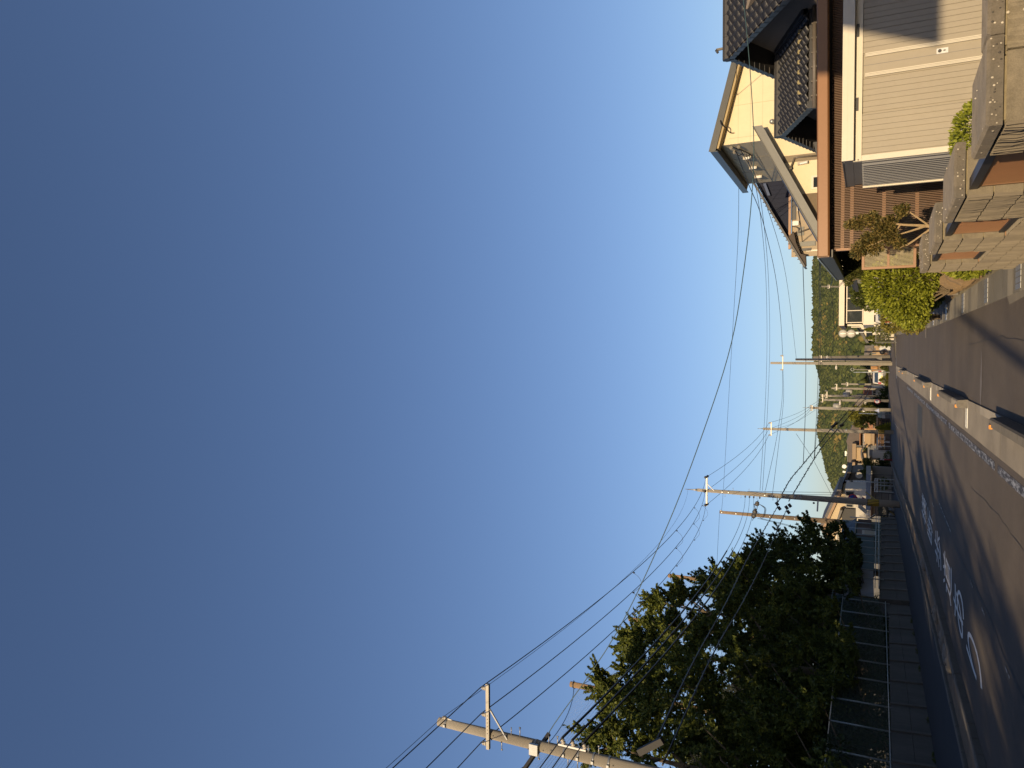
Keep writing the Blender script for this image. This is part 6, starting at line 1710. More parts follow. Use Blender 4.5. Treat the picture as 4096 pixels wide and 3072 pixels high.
# white rail gate and black bar fence along the footway
wr = H('rail_gate', 'white tubular rail gate in front of the car port', 'gate', 66, 1940)
for X in (3498, 3507): wr.box('rail', WHITE, X, X + 3, 1915, 1968, dy=0, th=.08)
for X in (3522, 3536): wr.box('rail', FENP, X, X + 2, 1916, 1968, dy=.05, th=.06)
for Y in (1916, 1941, 1966): wr.box('post', FENP, 3498, 3560, Y, Y + 2, dy=.02, th=.08, ground=True)
def barfence(lab, Y0, Y1, y, n, Xt=3500, Xb=3556):
    b = H('bar_fence', lab, 'fence', y, (Y0 + Y1) / 2, 'black bar fences along the left footway')
    for X in (Xt, 3525, Xb - 3): b.box('rail', DARKM, X, X + 2, Y0, Y1, dy=0, th=.05)
    x0, x1, z0, z1 = b.r(Xt, Xb, Y0, Y1)
    for k in range(n):
        a = x0 + (x1 - x0) * (k + .5) / n; mb = MB(); mb.box(a - .014, a + .014, y + .01, y + .04, max(0, z0), z1); mb.build('bar', DARKM, b.t)
    for a in (x0, x1): mb = MB(); mb.box(a - .04, a + .04, y - .01, y + .06, 0, z1 + .05); mb.build('post', DARKM, b.t)
    return b
barfence('black bar fence between the white rails and the striped pole', 1972, 2008, 62.5, 12)
barfence('black bar fence just left of the striped pole', 2020, 2062, 61.5, 14)
h = H('brick_planter_house', 'low tan brick wall seen through the black bar fence', 'wall', 66, 2040)
h.box('brick_face', mat('tan_brick', (.46, .31, .18), rough=.9, var=.2, scale=5), 3482, 3528, 2018, 2066, dy=.2, th=.3); h.box('wood_sill', WOODR, 3482, 3488, 2022, 2064, dy=-.1, th=.3)
for lab, X, Y, y in (('small green shrub inside the black bar fence', 3535, 2045, 63.5), ('pale-leaved shrub behind the white rails', 3535, 1935, 67), ('low shrub beside the kerb at the red and white post', 3552, 1828, 73)):
    c = at(X, Y, y); shrub('garden_shrub', lab, 'shrub', [((c.x, y, max(.3, c.z)), (.55, .4, .4))], 420, .13, LEAF_M, (c.x, y, 0))
# signs by the big pole
RED = mat('sign_red', (.62, .03, .035), rough=.35, var=.04); BLUE = mat('sign_blue', (.03, .12, .50), rough=.35, var=.04)
sp_ = thing('road_sign', 'round blue no-parking sign with a red ring on a white post beside the big pole', 'sign', (-9.0, 54.5, 0))
y = 54.5; p = at(3411, 1993, y); r = .285
mb = MB(); mb.cyl((p.x, y + .02, 0), (p.x, y + .02, p.z + .25), .03); mb.build('post', WHITE, sp_)
mb = MB(); mb.cyl((p.x, y - .03, p.z), (p.x, y - .01, p.z), r, r, 28); pl = mb.build('plate', RED, sp_)
mb = MB(); mb.cyl((p.x, y - .036, p.z), (p.x, y - .031, p.z), r * .78, r * .78, 28); mb.build('blue_field', BLUE, pl)
mb = MB(); d = r * .70; mb.bar((p.x - d * .7, y - .04, p.z + d * .7), (p.x + d * .7, y - .04, p.z - d * .7), .06, .006, up=(0, 1, 0)); mb.build('red_bar', RED, pl)
q = at(3427, 1994, y); mb = MB(); mb.box(q.x - .09, q.x + .12, y - .02, y - .01, q.z - .06, q.z + .06); f = mb.build('notice_plate', WHITE, sp_); mb = MB(); mb.box(q.x - .05, q.x + .08, y - .026, y - .021, q.z - .01, q.z + .01); mb.build('mark', BLACKP, f)
s2 = thing('stop_sign', 'red sign with white lettering half hidden behind the big pole', 'sign', (-9.6, 55, 0))
p = at(3464, 2000, 54.2); mb = MB(); r = .3
mb.prism([(-r, .17), (r, .17), (0, -.35)], lambda u, v: (p.x + u - .12, 54.2, p.z + v + .05), lambda u, v: (p.x + u - .12, 54.22, p.z + v + .05)); f = mb.build('plate', RED, s2)
mb = MB(); mb.prism([(-r * 1.12, .20), (r * 1.12, .20), (0, -.40)], lambda u, v: (p.x + u - .12, 54.221, p.z + v + .05), lambda u, v: (p.x + u - .12, 54.23, p.z + v + .05)); mb.build('border', WHITE, f)
mb = MB()
for k in range(3): mb.box(p.x - .20 + k * .07, p.x - .155 + k * .07, 54.19, 54.199, p.z + .06, p.z + .17); mb.box(p.x - .20 + k * .07, p.x - .14 + k * .07, 54.19, 54.199, p.z + .10, p.z + .12)
mb.build('lettering', WHITE, f)
mb = MB(); mb.cyl((p.x - .12, 54.26, 0), (p.x - .12, 54.26, p.z + .3), .03); mb.build('post', WHITE, s2)
bl = thing('bamboo_stake', 'yellow-brown guy wire guard leaning by the black bar fence', 'guard', tuple(gr(3566, 1968)))
mb = MB(); a, b = gr(3567, 1971), at(3462, 1968, 62); mb.cyl((a.x, 62, .02), (b.x, 62, b.z), .05, .04, 8); mb.build('guard_tube', mat('guard_yellow', (.42, .30, .07), rough=.6, var=.2), bl)
hd = thing('handrail_post', 'tall pale street lamp post with a tapered head by the car port', 'lamp', (at(3500, 1925, 66).x, 66, 0))
a, b = at(3500, 1928, 66), at(3385, 1923, 66)
mb = MB(); mb.cyl((a.x, 66, 0), (b.x, 66, b.z), .05, .035, 8); mb.build('post', FENP, hd); mb = MB(); c = at(3400, 1924, 66); mb.cyl((c.x, 66, c.z - .2), (b.x, 66, b.z + .1), .09, .03, 8); mb.build('head', METAL, hd)
# ================================================================== utility poles
INSW = mat('porcelain', (.5, .46, .4), rough=.25, var=.05, spec=.6)
YELB = mat('hazard_yellow', (.62, .40, .03), rough=.5, var=.1)
ARMW = mat('arm_steel', (.40, .37, .31), rough=.45, var=.08, scale=4, metal=.3)
ARMD = mat('arm_dark', (.045, .043, .042), rough=.5, var=.15)
def shaft(t, x, y, z0, z1, r0, r1, m=POLE, n=20):
    mb = MB(); k = 6
    mb.tube([(x, y, z0 + (z1 - z0) * i / k) for i in range(k + 1)], [r0 + (r1 - r0) * i / k for i in range(k + 1)], n)
    return mb.build('shaft', m, t)
def rad(z, z1, r0, r1): return r0 + (r1 - r0) * z / z1
def band(t, x, y, z, r, h=.05, m=METAL):
    mb = MB(); mb.cyl((x, y, z - h / 2), (x, y, z + h / 2), r + .006, r + .006, 18); mb.box(x - .03, x + .03, y - r - .05, y - r, z - h / 2, z + h / 2); return mb.build('band', m, t)
def insulator(t, p, s=1.0, axis=(0, 0, 1), m=INSW):
    a = Vector(axis).normalized(); p = Vector(p); mb = MB()
    L_ = [(0, .02), (.02, .055), (.05, .06), (.055, .035), (.08, .035), (.085, .055), (.115, .05), (.12, .02), (.15, .018)]
    mb.tube([p + a * l * s for l, r in L_], [r * s for l, r in L_], 12)
    return mb.build('insulator', m, t)
# ---- the near pole, bottom left of the photo
P1 = at(1756, 2886, 14.7); x1_, y1_ = P1.x, 14.7; h1 = P1.z
p1 = thing('utility_pole', 'near tan concrete utility pole with a short cross arm leaning in at the photo corner', 'pole', (x1_, y1_, 0), 'utility poles along the street')
shaft(p1, x1_, y1_, 0, h1, .175, .098)
def z1at(X, Y): return at(X, Y, y1_).z
def r1at(z): return .175 + (.098 - .175) * z / h1
for X, Y in ((1788, 2895), (2145, 2985), (2262, 3010), (2318, 3024), (2378, 3040), (2440, 3056)):
    z = z1at(X, Y); band(p1, x1_, y1_, z, r1at(z))
za = z1at(1964, 2930)
a0, a1 = at(1964, 2738, y1_ - .14), at(1964, 2998, y1_ - .14)
arm1 = MB(); arm1.bar((a1.x, y1_ - .14, za), (a0.x, y1_ - .14, za), .075, .075); arm = arm1.build('cross_arm', ARMW, p1)
mb = MB(); mb.bar((a0.x - .55, y1_ - .13, za - .02), (x1_ + .03, y1_ - .11, za - .46), .03, .03); mb.build('arm_brace', METAL, p1)
INS1 = []
for Y in (2754, 2860, 2975):
    q = at(1946, Y, y1_ - .14); pos = Vector((q.x, y1_ - .14, za + .04)); insulator(p1, pos, .85); INS1.append(pos + Vector((0, 0, .14)))
for k in range(6):
    q = at(1964, 2850 + k * 14, y1_); mb = MB(); mb.cyl((q.x, y1_ - .185, za), (q.x, y1_ - .176, za), .01); mb.build('bolt', DARKM, arm)
zt1 = z1at(1795, 2890); mb = MB(); mb.bar((x1_ + .10, y1_, zt1 - .08), (x1_ + .12, y1_, zt1 + .12), .04, .02); mb.build('top_bracket', METAL, p1); insulator(p1, (x1_ + .12, y1_, zt1 + .06), .8); TOP1 = Vector((x1_ + .12, y1_, zt1 + .17))
for i, X in enumerate((2007, 2080, 2155, 2230, 2310, 2395)):
    z = z1at(X, 2960); s = 1 if i % 2 else -1
    mb = MB(); mb.cyl((x1_ + s * .08, y1_, z), (x1_ + s * .30, y1_, z), .011, .011, 6); mb.cyl((x1_ + s * .30, y1_, z - .02), (x1_ + s * .30, y1_, z + .02), .016, .016, 6); mb.build('step_bolt', METAL, p1)
    mb = MB(); mb.cyl((x1_ - s * .08, y1_ - .02, z - .25), (x1_ - s * .28, y1_ - .02, z - .25), .011, .011, 6); mb.build('step_bolt', METAL, p1)
# slanting dark bracket arm crossing behind the pole
b0, b1 = at(2197, 2934, y1_ + .25), at(2085, 3095, y1_ - .45)
mb = MB(); mb.bar(b0, b1, .09, .07); mb.build('bracket_arm', ARMD, p1)
q = at(2135, 2990, y1_ - .16); mb = MB(); mb.box(x1_ - .14, x1_ + .1, y1_ - .2, y1_ - .13, q.z - .1, q.z + .1); mb.build('arm_clamp', METAL, p1)
BR1 = Vector(b0)
# white rack with three low-voltage insulators
zr0, zr1 = z1at(2345, 3000), z1at(2235, 2975)
mb = MB(); mb.box(x1_ + .13, x1_ + .17, y1_ - .04, y1_ + .04, zr0, zr1); mb.build('rack', WHITE, p1)
LV1 = []
for X, Y in ((2250, 2960), (2290, 2975), (2336, 2990)):
    z = z1at(X, Y); insulator(p1, (x1_ + .17, y1_, z - .03), .9, (1, 0, .4)); LV1.append(Vector((x1_ + .28, y1_, z + .02)))
q = at(2604, 2985, y1_ + .1); mb = MB(); mb.bar(at(2555, 3010, y1_), at(2650, 2962, y1_), .10, .13); mb.build('closure_box', BLACKP, p1)
CM1 = [at(2610, 3000, y1_), at(2650, 3060, y1_)]
for k in range(9):
    z = rnd.uniform(5, h1 - .5); mb = MB(); mb.cyl((x1_ - .02 + .05 * (k % 3 - 1), y1_ - r1at(z) - .002, z), (x1_ - .02 + .05 * (k % 3 - 1), y1_ - r1at(z) + .02, z), .014, .014, 8); mb.build('plug_hole', BLACKP, p1)
# ---- the big pole beside the kerb
P2x, P2y = -9.62, 52.85
p2 = thing('utility_pole', 'big concrete pole with black and yellow bands and a spiked top beside the left kerb', 'pole', (P2x, P2y, 0), 'utility poles along the street')
h2 = at(2790, 1956, P2y).z
shaft(p2, P2x, P2y, 0, h2, .235, .11)
mb = MB(); mb.tube([(P2x, P2y, h2), (P2x, P2y, h2 + .25), (P2x, P2y, at(2740, 1950, P2y).z)], [.10, .05, .015], 8); mb.build('spike_cap', METAL, p2)
za2 = at(2829, 1958, P2y).z
t0, t1 = at(2829, 2024, P2y - .2), at(2829, 1905, P2y - .2)
mb = MB(); mb.bar((t0.x, P2y - .2, za2), (t1.x, P2y - .2, za2), .10, .10); mb.build('cross_arm', ARMW, p2)
mb = MB(); mb.bar((P2x + .55, P2y - .18, za2), (P2x + .05, P2y - .12, za2 - .5), .04, .04); mb.build('arm_brace', METAL, p2)
HV2 = [Vector((t1.x - .05, P2y - .3, za2 + .05)), Vector((P2x, P2y - .3, za2 + .1)), Vector((t0.x + .08, P2y - .3, za2 + .05))]
HV2b = [v + Vector((0, .35, -.05)) for v in HV2]
for v in HV2 + HV2b:
    s = -1 if v in HV2 else 1
    insulator(p2, v, 1.5, (0, s, .05), ARMD)
def z2(X): return at(X, 1985, P2y).z
zs0, zs1 = z2(3517), z2(3469)
n = 6
for k in range(n):
    a = zs0 + (zs1 - zs0) * k / n; b = zs0 + (zs1 - zs0) * (k + 1) / n
# the guard sheet with upright bars: yellow bars on black
mb = MB(); mb.cyl((P2x, P2y, zs0), (P2x, P2y, zs1), .228, .222, 20); wrap = mb.build('guard_sheet', BLACKP, p2)
mb = MB()
for k in range(14):
    a = 2 * math.pi * k / 14; a2 = a + .22
    vs = []
    for aa in (a, a2):
        for z in (zs0 + .02, zs1 - .02): vs.append((P2x + .232 * math.cos(aa), P2y + .232 * math.sin(aa), z))
    mb.add(vs, [(0, 2, 3, 1)])
mb.build('yellow_bar', YELB, wrap)
lampz = z2(3273); q = at(3272, 2010, P2y - .3)
mb = MB(); mb.bar((P2x - .1, P2y - .25, lampz), (P2x - .75, P2y - .5, lampz + .02), .16, .09); lm = mb.build('street_lamp', METAL, p2); mb = MB(); mb.sphere((P2x - .25, P2y - .35, lampz + .25), .07, 8, 6); mb.build('sensor', DARKM, lm)
LV2 = []
for X in (2982, 2999, 3016, 3040):
    z = z2(X); q = Vector((P2x - .14, P2y - .1, z)); insulator(p2, q, 1.0, (-1, -.5, 0), ARMD); LV2.append(q + Vector((-.12, -.08, 0)))
for k, (X, Y) in enumerate(((3107, 2015), (3116, 2033), (3145, 2030), (3158, 2022), (3152, 2048))):
    q = at(X, Y, P2y - .1); mb = MB(); mb.bar(q - Vector((.10, 0, .10)), q + Vector((.10, 0, .06)), .17, .17); mb.build('closure_box', BLACKP, p2)
mb = MB(); q = z2(3110); mb.bar((P2x, P2y - .2, q), (P2x - .75, P2y - .2, q - .02), .05, .05); mb.build('bracket_arm', ARMD, p2)
for X in (2915, 2890, 3060, 3090, 3180, 3205): band(p2, P2x, P2y, z2(X), rad(z2(X), h2, .235, .11), .06)
for i in range(8):
    z = z2(2900 + i * 32); s = 1 if i % 2 else -1; mb = MB(); mb.cyl((P2x + s * .1, P2y, z), (P2x + s * .34, P2y, z), .014, .014, 6); mb.build('step_bolt', METAL, p2)
mb = MB(); r_ = .35
c = at(3030, 2015, P2y - .2)
for k in range(3): mb.tube(smooth_path([c + Vector((.0, 0, .25)), c + Vector((-.5 - .1 * k, 0, .05)), c + Vector((-.75 - .1 * k, 0, -.35)), c + Vector((-.3, 0, -.45 - .05 * k)), c + Vector((0, 0, -.1))]), .014, 5)
mb.build('cable_loop', BLACKP, p2)
# ---- third pole, behind the lean-to
P3x, P3y = at(2875, 2048, 64).x, 64.0; h3 = at(2880, 2049, P3y).z
p3 = thing('utility_pole', 'brown-stained pole without cross arm rising behind the lean-to shed', 'pole', (P3x, P3y, 0), 'utility poles along the street')
shaft(p3, P3x, P3y, .9, h3, .25, .12, mat('pole_brown', (.27, .20, .13), rough=.85, var=.18, scale=1.5, stretch=(1, 1, .25)))
def z3_(X): return at(X, 2070, P3y).z
for X in (2888, 2945, 3020, 3080, 3140, 3180): band(p3, P3x, P3y, z3_(X), rad(z3_(X), h3, .25, .12), .07)
insulator(p3, (P3x + .12, P3y, z3_(2888)), 1.2, (0, 0, 1)); TOP3 = Vector((P3x + .12, P3y, z3_(2888) + .2))
# hardware cluster joining the two poles
q0, q1 = at(3032, 2000, 56), at(3010, 2082, 62)
mb = MB(); mb.tube(smooth_path([q0, q0.lerp(q1, .5) - Vector((0, 0, .1)), q1]), .022, 5); cl = mb.build('strain_cable', BLACKP, p3)
for f, s in ((.12, .15), (.2, .18), (.45, .13), (.55, .2), (.62, .18), (.75, .22), (.82, .15)):
    c = q0.lerp(q1, f); mb = MB(); mb.sphere(c, s * .75, 8, 6, sq=(1, .6, 1.3)); mb.build('strain_clamp', ARMD, cl)
# ---- far poles round the bend
def far_pole(lab, Xt, Yt, Yb, y, dia, arms=(), rod=None, tr=None, lamp=None, m=POLE, wrap=False, z_foot=0):
    a = at(Xt, Yt, y); b = at(3560, Yb, y); h = a.z
    t = thing('utility_pole', lab, 'pole', (b.x, y, 0), 'utility poles along the street')
    mb = MB(); mb.tube([(b.x, y, z_foot), ((a.x + b.x) / 2, y, h / 2), (a.x, y, h)], [dia * .5, dia * .42, dia * .32], 12); mb.build('shaft', m, t)
    xa = lambda z: b.x + (a.x - b.x) * z / h
    if rod:
        mb = MB(); mb.cyl((a.x, y, h), (a.x, y, at(rod, Yt, y).z), .035, .02, 6); mb.build('top_rod', METAL, t)
    out = []
    for X, Y0, Y1 in arms:
        l, r = at(X, Y1, y - .15), at(X, Y0, y - .15); z = (l.z + r.z) / 2
        mb = MB(); mb.bar((l.x, y - .15, z), (r.x, y - .15, z), .09, .09); mb.build('cross_arm', ARMW, t)
        for f in (.05, .5, .95):
            p = Vector((l.x + (r.x - l.x) * f, y - .15, z + .05)); insulator(t, p, 1.3); out.append(p + Vector((0, 0, .15)))
    if tr:
        for X, Y in tr:
            q = at(X, Y, y - .1); mb = MB(); mb.cyl((q.x, y - .1, q.z - .35), (q.x, y - .1, q.z + .3), .26, .26, 14); mb.cyl((q.x, y - .1, q.z + .3), (q.x, y - .1, q.z + .37), .2, .1, 12); mb.build('transformer', mat('transformer_grey', (.38, .37, .34), rough=.5, var=.08), t)
    if lamp:
        for X, Y in lamp:
            q = at(X, Y, y - .3); mb = MB(); mb.bar((xa(q.z), y, q.z), q, .05, .05); mb.sphere(q, .16, 8, 6, sq=(1.3, 1, .6)); mb.build('street_lamp', WHITEW, t)
    return t, out
fpA, HVA = far_pole('tallest of the far poles in the right-hand cluster, with a cross arm near its top', 3082, 1452, 1455, 76, .34, [(3131, 1420, 1482)], lamp=[(3345, 1470)])
fpB, _ = far_pole('middle pole of the far right-hand cluster', 3182, 1438, 1440, 79, .34, lamp=[(3310, 1430)])
fpC, _ = far_pole('darker pole at the right side of the far cluster with a small arm', 3253, 1430, 1426, 84, .34, [(3285, 1422, 1448)], m=CONC)
fpD, _ = far_pole('short thin pole behind the far right-hand cluster', 3351, 1427, 1424, 92, .24)
fpE, _ = far_pole('slim far pole with one tiny arm at the middle of the bend', 3365, 1536, 1538, 104, .26, [(3391, 1530, 1544)])
fpF, _ = far_pole('slim far pole with a cross arm before the red roof', 3326, 1553, 1557, 98, .28, [(3347, 1536, 1561)], tr=[(3396, 1566)])
fpG, HVG = far_pole('far pole with two cross arms and a round transformer', 3284, 1583, 1586, 90, .32, [(3291, 1577, 1609), (3308, 1562, 1592)], tr=[(3386, 1577)])
fpH, HVH = far_pole('far pole carrying the round speed sign', 3293, 1599, 1604, 86, .33, tr=None, lamp=[(3361, 1607)])
fpI, HVI = far_pole('far pole carrying the blue triangular crossing sign', 3240, 1631, 1640, 78, .36, [(3249, 1622, 1642)], rod=3211, tr=[(3348, 1624)], lamp=[(3360, 1612)])
fpJ, HVJ = far_pole('tall slender pole before the tan house with a dark banded foot', 3052, 1715, 1729, 70, .34, [(3085, 1689, 1743)], rod=3030)
p = at(3520, 1727, 70); z0, z1 = at(3538, 1727, 70).z, at(3512, 1727, 70).z
mb = MB(); mb.cyl((p.x, 70, z0), (p.x, 70, z1), .172, .17, 16); w_ = mb.build('guard_sheet', BLACKP, fpJ)
mb = MB()
for k in range(10):
    a = 2 * math.pi * k / 10; mb.add([(p.x + .178 * math.cos(aa), 70 + .178 * math.sin(aa), z) for aa in (a, a + .28) for z in (z0 + .02, z1 - .02)], [(0, 2, 3, 1)])
mb.build('yellow_bar', YELB, w_)
for X in (3330, 3346, 3385, 3387): q = at(X, 1722, 70); mb = MB(); mb.cyl((q.x, 70, q.z - .05), (q.x, 70, q.z + .05), .155, .155, 14); mb.build('band', METAL, fpJ)
fpK, HVK = far_pole('thin pole with a cluster of insulators rising behind the white house eave', 3286, 1146, 1150, 95, .25, [(3318, 1140, 1153)], m=CONC)
for lab, Xt, Y, Yb, y, ring in (('slim street lamp pole below the hill with a small ring head', 3416, 1478, 1480, 90, True), ('slim bare street pole left of the ring-headed one', 3414, 1489, 1489, 84, False), ('thin pale pole in front of the bushy green tree', 3436, 1653, 1657, 80, False)):
    a, b = at(Xt, Y, y), at(3556, Yb, y); t = thing('thin_pole', lab, 'pole', (b.x, y, 0), 'thin street poles at the bend')
    mb = MB(); mb.cyl((b.x, y, 0), (a.x, y, a.z), .055, .04, 8); mb.build('shaft', FENP if not ring else CONC_L, t)
    if ring: mb = MB(); mb.tube([(a.x + .16 * math.cos(k * .52), y, a.z + .16 + .16 * math.sin(k * .52)) for k in range(13)], .03, 6); mb.build('ring', METAL, t)
    if 'pale pole' in lab: mb = MB(); q = at(3455, 1645, y); mb.bar((q.x - .05, y, q.z), (q.x + .3, y, q.z), .1, .2); mb.build('lamp_head', WHITE, t)
# signs on the far poles
cs = thing('crossing_sign', 'blue triangular pedestrian crossing sign with a white walking figure', 'sign', tuple(at(3507, 1642, 77.6)))
y = 77.55
A, B_, D_ = at(3497, 1642, y), at(3517, 1633.5, y), at(3517, 1650.5, y)
cx_ = A.x
mb = MB(); w_ = (B_.x - D_.x) / 2; mb.prism([(-w_, B_.z), (w_, B_.z), (0, A.z)], lambda u, v: (cx_ + u, y, v), lambda u, v: (cx_ + u, y + .02, v)); pl = mb.build('plate', WHITE, cs)
mb = MB(); zc_ = (A.z + 2 * B_.z) / 3
mb.prism([(-w_ * .86, zc_ + (B_.z - zc_) * .86), (w_ * .86, zc_ + (B_.z - zc_) * .86), (0, zc_ + (A.z - zc_) * .86)], lambda u, v: (cx_ + u, y - .012, v), lambda u, v: (cx_ + u, y - .004, v)); mb.build('blue_field', BLUE, pl)
mb = MB(); s = (A.z - B_.z)
def seg(a, b, w): mb.bar((cx_ + a[0] * s, y - .02, B_.z + a[1] * s), (cx_ + b[0] * s, y - .02, B_.z + b[1] * s), w * s, .008, up=(0, 1, 0))
seg((0, .40), (.01, .62), .13); seg((0, .42), (-.14, .14), .075); seg((.0, .42), (.12, .16), .075); seg((0, .58), (-.14, .44), .05); seg((0, .58), (.13, .46), .05)
mb.cyl((cx_ + .01 * s, y - .024, B_.z + .70 * s), (cx_ + .01 * s, y - .016, B_.z + .70 * s), .06 * s, .06 * s, 10)
for k in range(-2, 3): seg((k * .15 - .04, .07), (k * .15 + .04, .07), .06)
mb.build('walker_symbol', WHITE, pl)
ss = thing('speed_sign', 'round white sign with a red ring on a far pole', 'sign', tuple(at(3509, 1606, 85.4)))
q = at(3509, 1606, 85.4); r = .26
mb = MB(); mb.cyl((q.x, 85.4, q.z), (q.x, 85.42, q.z), r, r, 24); pl = mb.build('plate', RED, ss)
mb = MB(); mb.cyl((q.x, 85.385, q.z), (q.x, 85.395, q.z), r * .76, r * .76, 24); mb.build('white_field', WHITE, pl)
mb = MB(); mb.bar((q.x - .06, 85.375, q.z + .06), (q.x - .06, 85.375, q.z - .06), .04, .006, up=(0, 1, 0)); mb.bar((q.x + .05, 85.375, q.z + .06), (q.x + .05, 85.375, q.z - .06), .08, .006, up=(0, 1, 0)); mb.build('numeral', BLUE, pl)
ws = thing('white_marker_plate', 'pale folded plate fixed to the far pole cluster', 'sign', tuple(at(3518, 1434, 75.6)))
q = at(3518, 1434, 75.6); mb = MB(); mb.prism([(-.16, -.2), (.16, -.2), (.16, .1), (-.02, .25)], lambda u, v: (q.x + u, 75.6, q.z + v), lambda u, v: (q.x + u, 75.64, q.z + v)); mb.build('plate', CONC_L, ws)

# ================================================================== overhead cables
WIRE = mat('black_wire', (.012, .013, .016), rough=.5, var=.1)
BLUEW = mat('bluegreen_cable', (.04, .075, .085), rough=.5, var=.15)
def cable(lab, pts, r, m=WIRE, smooth=True, name='overhead_cable', kids=()):
    q = smooth_path(pts, 6) if smooth else pts
    mb = MB(); mb.tube(q, r, 6)
    o = tag(mb.build(name, m), lab, 'cable', 'overhead cables')
    for kn, kp, kr in kids:
        mb = MB(); mb.tube(kp, kr, 6); mb.build(kn, m, o)
    return o
def ptsof(*a): return [at(X, Y, y) for X, Y, y in a]
# the previous pole of the line, behind the camera
P0x, P0y = -8.7, -23.0
p0 = thing('utility_pole', 'concrete utility pole of the same line standing behind the camera', 'pole', (P0x, P0y, 0), 'utility poles along the street')
shaft(p0, P0x, P0y, 0, h1 + .3, .18, .10); mb = MB(); mb.bar((P0x - .75, P0y - .14, za + .3), (P0x + .95, P0y - .14, za + .3), .08, .08); mb.build('cross_arm', ARMW, p0)
INS0 = [Vector((P0x + dx, P0y - .14, za + .42)) for dx in (.85, .2, -.6)]
names = ('upper', 'middle', 'lower')
def drape(a, b, sag): return bez(a, b, sag, 24)
def arch(pA, pB, drop=.55):
    pA, pB = Vector(pA), Vector(pB)
    return smooth_path([pA, pA.lerp(pB, .25) - Vector((0, 0, drop * .8)), pA.lerp(pB, .6) - Vector((0, 0, drop)), pB], 5)
HVQ = []
for i in range(3):
    main = drape(INS0[i], INS1[i], .25)
    cable('%s high-voltage wire from the near pole cross arm to behind the camera' % names[i], main, .011, smooth=False)
    HVQ.append(drape(INS1[i], HV2[i], 1.15))
for i in range(3):
    kids = []
    cable('%s high-voltage wire sagging from the near pole to the big kerbside pole' % names[i], HVQ[i], .012, smooth=False)
# arc-shaped jumper leads hooked between neighbouring high-voltage wires
for j, (f, i) in enumerate(((.30, 0), (.50, 0), (.70, 0), (.30, 1), (.50, 1), (.70, 1), (.84, 0), (.84, 1))):
    a = HVQ[i][int(f * 24)]; b = HVQ[i + 1][int(f * 24)]
    n_ = ('first', 'second', 'third')[(j % 3)]
    lab = ['looped lead hooked under the upper pair of wires nearest the near pole', 'looped lead hooked under the upper pair of wires halfway between the poles', 'looped lead hooked under the upper pair of wires toward the big pole', 'looped lead hooked under the lower pair of wires nearest the near pole',
           'looped lead hooked under the lower pair of wires halfway between the poles', 'looped lead hooked under the lower pair of wires toward the big pole', 'looped lead hooked under the upper wires right beside the big pole', 'looped lead hooked under the lower wires right beside the big pole'][j]
    t = thing('wire_loop', lab, 'wire loop', tuple(a), 'looped leads between the wires')
    mb = MB(); mb.tube(arch(a - Vector((0, 0, .05)), b - Vector((0, 0, .05)), .28), .006, 5); mb.build('lead', WIRE, t)
    for e in (a, b): mb = MB(); mb.sphere(e - Vector((0, 0, .06)), .045, 7, 5, sq=(.6, 1.4, .8)); mb.build('hook', ARMD, t)
cable('thin earth wire from the near pole top to the spiked pole top', drape(TOP1, Vector((P2x, P2y, at(2752, 1952, P2y).z)), 1.3), .006, smooth=False)
cable('thin earth wire from the near pole top to behind the camera', drape(Vector((P0x, P0y, h1 + .3)), TOP1, .3), .006, smooth=False)
LVT = ptsof((2956, 2159, 34), (2977, 2164, 34), (3001, 2168, 34))
for i in range(3):
    e = LV2[i]
    q = drape(LV1[i], e, .95); k = 14
    cable('%s sleeved low-voltage line from the near pole rack to the big pole' % names[i], q, .011, smooth=False, kids=[('sleeve', q[:k], .027), ('sleeve_joint', [q[5] - (q[6] - q[5]) * .15, q[5] + (q[6] - q[5]) * .15], .037)])
    cable('%s low-voltage line from the near pole rack to behind the camera' % names[i], drape(LV1[i], Vector((P0x + .3, P0y, LV1[i].z + .2)), .3), .012, smooth=False)
def spiral(pts, R0, turns):
    q = smooth_path(pts, 14); out = []
    for i, p in enumerate(q):
        a = turns * 2 * math.pi * i / len(q); out.append(p + Vector((math.cos(a) * R0, 0, math.sin(a) * R0)))
    return out
CA = ptsof((2608, 3000, 14.7), (2770, 2655, 20), (2900, 2420, 27), (2985, 2245, 35), (3050, 2130, 43), (3108, 2030, 52.6))
CB = ptsof((2650, 3060, 14.7), (2850, 2620, 21), (2965, 2420, 28), (3050, 2255, 36), (3105, 2130, 44), (3150, 2030, 52.6))
cable('upper telephone cable with a loose spiral running from the near pole past the trees', CA, .022, kids=[('spiral_hanger', spiral(CA, .06, 34), .008)])
cable('lower telephone cable wrapped with a loose spiral from the near pole through the trees', CB, .02, kids=[('spiral_hanger', spiral(CB, .055, 34), .008)])
CC = ptsof((3112, 2008, 52.6), (3160, 1920, 56), (3213, 1856, 60), (3262, 1795, 64), (3318, 1722, 69.5), (3352, 1690, 74), (3396, 1640, 77.8), (3448, 1584, 88), (3490, 1533, 97))
CD = ptsof((3155, 2005, 52.6), (3215, 1905, 57), (3253, 1842, 61), (3295, 1780, 65), (3344, 1723, 69.5), (3375, 1690, 74), (3410, 1648, 77.8), (3460, 1592, 88), (3483, 1548, 97))
cable('upper lumpy telephone cable sagging from the big pole past the far poles', CC, .03, kids=[('spiral_hanger', spiral(CC, .085, 46), .012)])
cable('lower lumpy telephone cable sagging from the big pole past the far poles', CD, .03, kids=[('spiral_hanger', spiral(CD, .085, 46), .012)])
